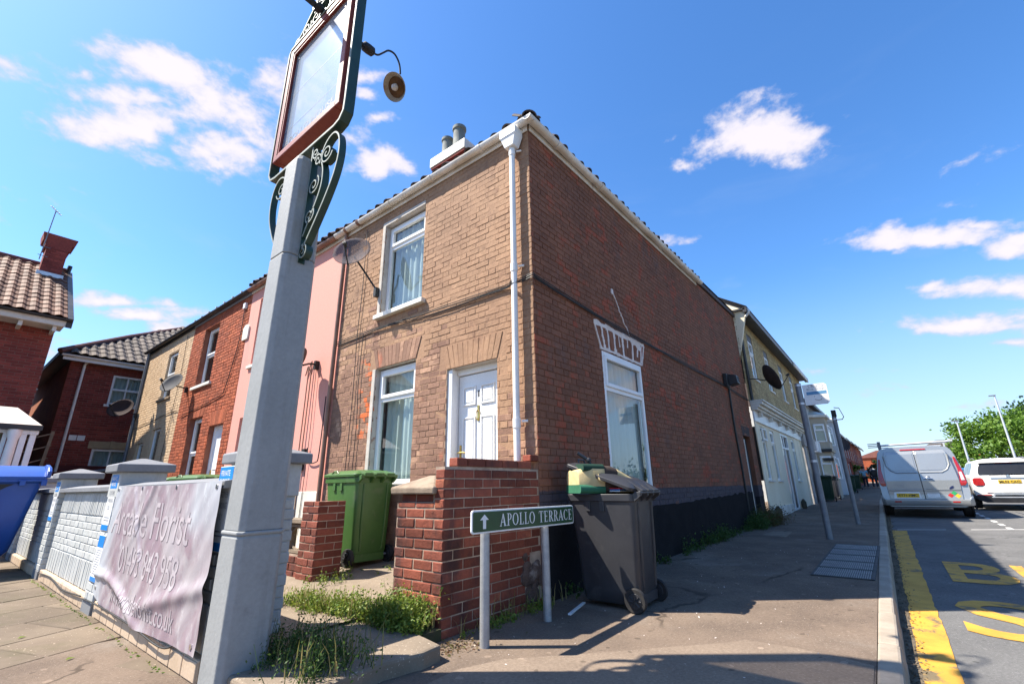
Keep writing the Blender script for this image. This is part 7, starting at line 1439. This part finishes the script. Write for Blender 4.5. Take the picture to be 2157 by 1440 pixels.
# ================================================================ FAR BINS, PEOPLE, TREES, LAMP POSTS
b1 = wheelie('wheelie_bin', 'dark green wheelie bin outside the former shop', BINDG, (21.5,-.36,zg(21.5)), -1.45, s=1.02)
b2 = wheelie('wheelie_bin', 'black wheelie bin next to the dark green one on the pavement', BINBLK, (23.6,-.42,zg(23.5)), -1.6, s=1.02)
bpy.context.view_layer.update()
copy_tree(b1, (33.5,-.55,zg(33.5)), -1.4, 'dark green wheelie bin before the ochre timber front', 'wheelie bins far along the pavement'); copy_tree(b1, (41.5,-.50,zg(41.5)), -1.5, 'small green wheelie bin farthest along the pavement', 'wheelie bins far along the pavement')
def person(label, loc, rz_, top, legs):
    t = thing('person', label, 'person', (0,0,0))
    def skinmesh(name, mat, verts, edges, rad, parent, root=0):
        me = bpy.data.meshes.new(name); me.from_pydata(verts, edges, []); me.materials.append(mat); o = bpy.data.objects.new(name, me); COL.objects.link(o); place(o, (0,0,0), parent)
        sk = o.modifiers.new('skin', 'SKIN'); sk.use_smooth_shade = True
        for i, r_ in enumerate(rad): me.skin_vertices[0].data[i].radius = (r_, r_) if not isinstance(r_, tuple) else r_
        me.skin_vertices[0].data[root].use_root = True; o.modifiers.new('subd', 'SUBSURF').levels = 1; return o
    body = skinmesh('body', SKIN, [(0,0,.95),(0,0,1.2),(0,0,1.42),(0,.01,1.52),(0,-.01,1.60),(0,0,1.72),(.19,0,1.40),(.24,.02,1.12),(.25,-.08,.88),(-.19,0,1.40),(-.24,.02,1.12),(-.25,-.06,.88),(.10,0,.88),(.11,-.05,.48),(.12,.06,.06),(.12,-.10,.04),(-.10,0,.88),(-.11,.08,.48),(-.12,.14,.06),(-.12,-.0,.04)],
        [(0,1),(1,2),(2,3),(3,4),(4,5),(2,6),(6,7),(7,8),(2,9),(9,10),(10,11),(0,12),(12,13),(13,14),(14,15),(0,16),(16,17),(17,18),(18,19)], [.13,.12,.12,.05,.085,.09,.055,.042,.032,.055,.042,.032,.08,.058,.042,.045,.08,.058,.042,.045], t)
    skinmesh('top', top, [(0,0,.90),(0,0,1.2),(0,0,1.43),(.20,0,1.40),(.245,.02,1.18),(-.20,0,1.40),(-.245,.02,1.18)], [(0,1),(1,2),(2,3),(3,4),(2,5),(5,6)], [.165,.155,.14,.075,.065,.075,.065], body)
    skinmesh('trousers', legs, [(0,0,.95),(.10,0,.86),(.11,-.05,.48),(.12,.06,.12),(-.10,0,.86),(-.11,.08,.48),(-.12,.14,.12)], [(0,1),(1,2),(2,3),(0,4),(4,5),(5,6)], [.155,.10,.075,.06,.10,.075,.06], body)
    q = MB(); q.sphere((0,.025,1.70), .105, seg=10, rings=7, sc=(1,1.05,1.0)); q.build('hair', HAIR, body, smooth=True)
    t.location = loc; t.rotation_euler = (0,0,rz_); return t
person('person in a light blue top walking on the distant pavement', (46,-.95,zg(46)), 1.5, SHIRT, PANTS); person('person in dark clothes near the van farther down the street', (45.5,-1.55,zg(45.5)), 1.7, SHIRT2, PANTS); person('person in a pale top beside the distant green bin', (49,-.30,zg(49)), 1.4, SHIRT3, PANTS)
tree('tree', 'broad bright green tree behind the white car', (40,-9.2,zg(40)), (40,-9.3,3.0), (3.6,3.1,2.3), LEAF, 75, 15000, .24, 3)
tree('tree', 'bright green tree rising behind the car at the frame edge', (43,-13.6,zg(43)), (43,-13.5,3.2), (3.6,3.4,2.6), LEAF, 65, 11000, .26, 4)
tree('tree', 'dark evergreen tree top standing behind the green ones', (56,-15.5,zg(56)), (56,-15.0,5.0), (3.5,3.6,3.0), LEAFD, 60, 7000, .32, 5)
tree('tree', 'small bushy green tree far along the pavement edge', (50,.15,zg(50)), (50,-.1,1.75), (1.5,.7,.95), LEAF, 26, 2500, .16, 6, trunk_r=.06)
tree('tree', 'dark bush beside the distant people on the pavement', (56,-1.6,zg(56)), (56,-1.6,1.9), (1.3,.7,1.1), LEAFD, 26, 2500, .18, 7, trunk_r=.06)
tree('tree', 'roadside tree across the road, seen mirrored in the side window', (6.5,-14.5,0), (6.5,-14.5,4.2), (3.0,3.0,3.0), LEAF, 60, 7000, .28, 8)
tree('tree', 'second tree across the road mirrored in the side window', (11,-15.0,.1), (11,-15.0,3.6), (2.8,2.8,2.6), LEAFD, 50, 5000, .28, 9)
for k, (x_, y_, h_) in enumerate(((36,-6.62,4.55),(36,-8.62,5.9))):
    t_ = thing('lamp_post', ['slim pale lamp post leaning over the green tree','taller slim pale lamp post at the frame edge'][k], 'lamp post', (x_,y_,zg(x_))); q = MB(); q.tube([(x_,y_,zg(x_)),(x_,y_,h_)], [.075,.04], 10); q.build('column', PALEMET, t_, smooth=True)
    q = MB(); q.box(x_-.06,x_+.06,y_-.06,y_+.25,h_,h_+.07); q.build('lantern', GALVD, t_, bevel=.01)
rh2 = thing('orange_roof_house', 'house with orange tiled roof peeping over the trees', 'house', (64,-20,zg(64))); q = MB(); q.box(64,76,-25,-15,0,4.8); q.build('wall', DARKRED, rh2); q = MB(); q.extrude([(63.7,-25.4,4.8),(63.7,-14.6,4.8),(63.7,-18.5,8.0),(63.7,-21.5,8.0)], (12.6,0,0)); q.build('roof', TILER, rh2)
hd = thing('boundary_hedge', 'long clipped hedge along the far side of the road', 'hedge', (30,-13.5,.2)); rd = random.Random(66)
pts = [Vector((rd.uniform(18,75), -13.6+rd.gauss(0,.5), 0)) for _ in range(9000)]; pts = [Vector((p.x,p.y,zg(p.x)+abs(rd.gauss(.9,.55)))) for p in pts]; vs, fs = leaves(pts, .30, rd); q = MB(); q.add(vs, fs); q.build('foliage', LEAFD, hd, fix=False)
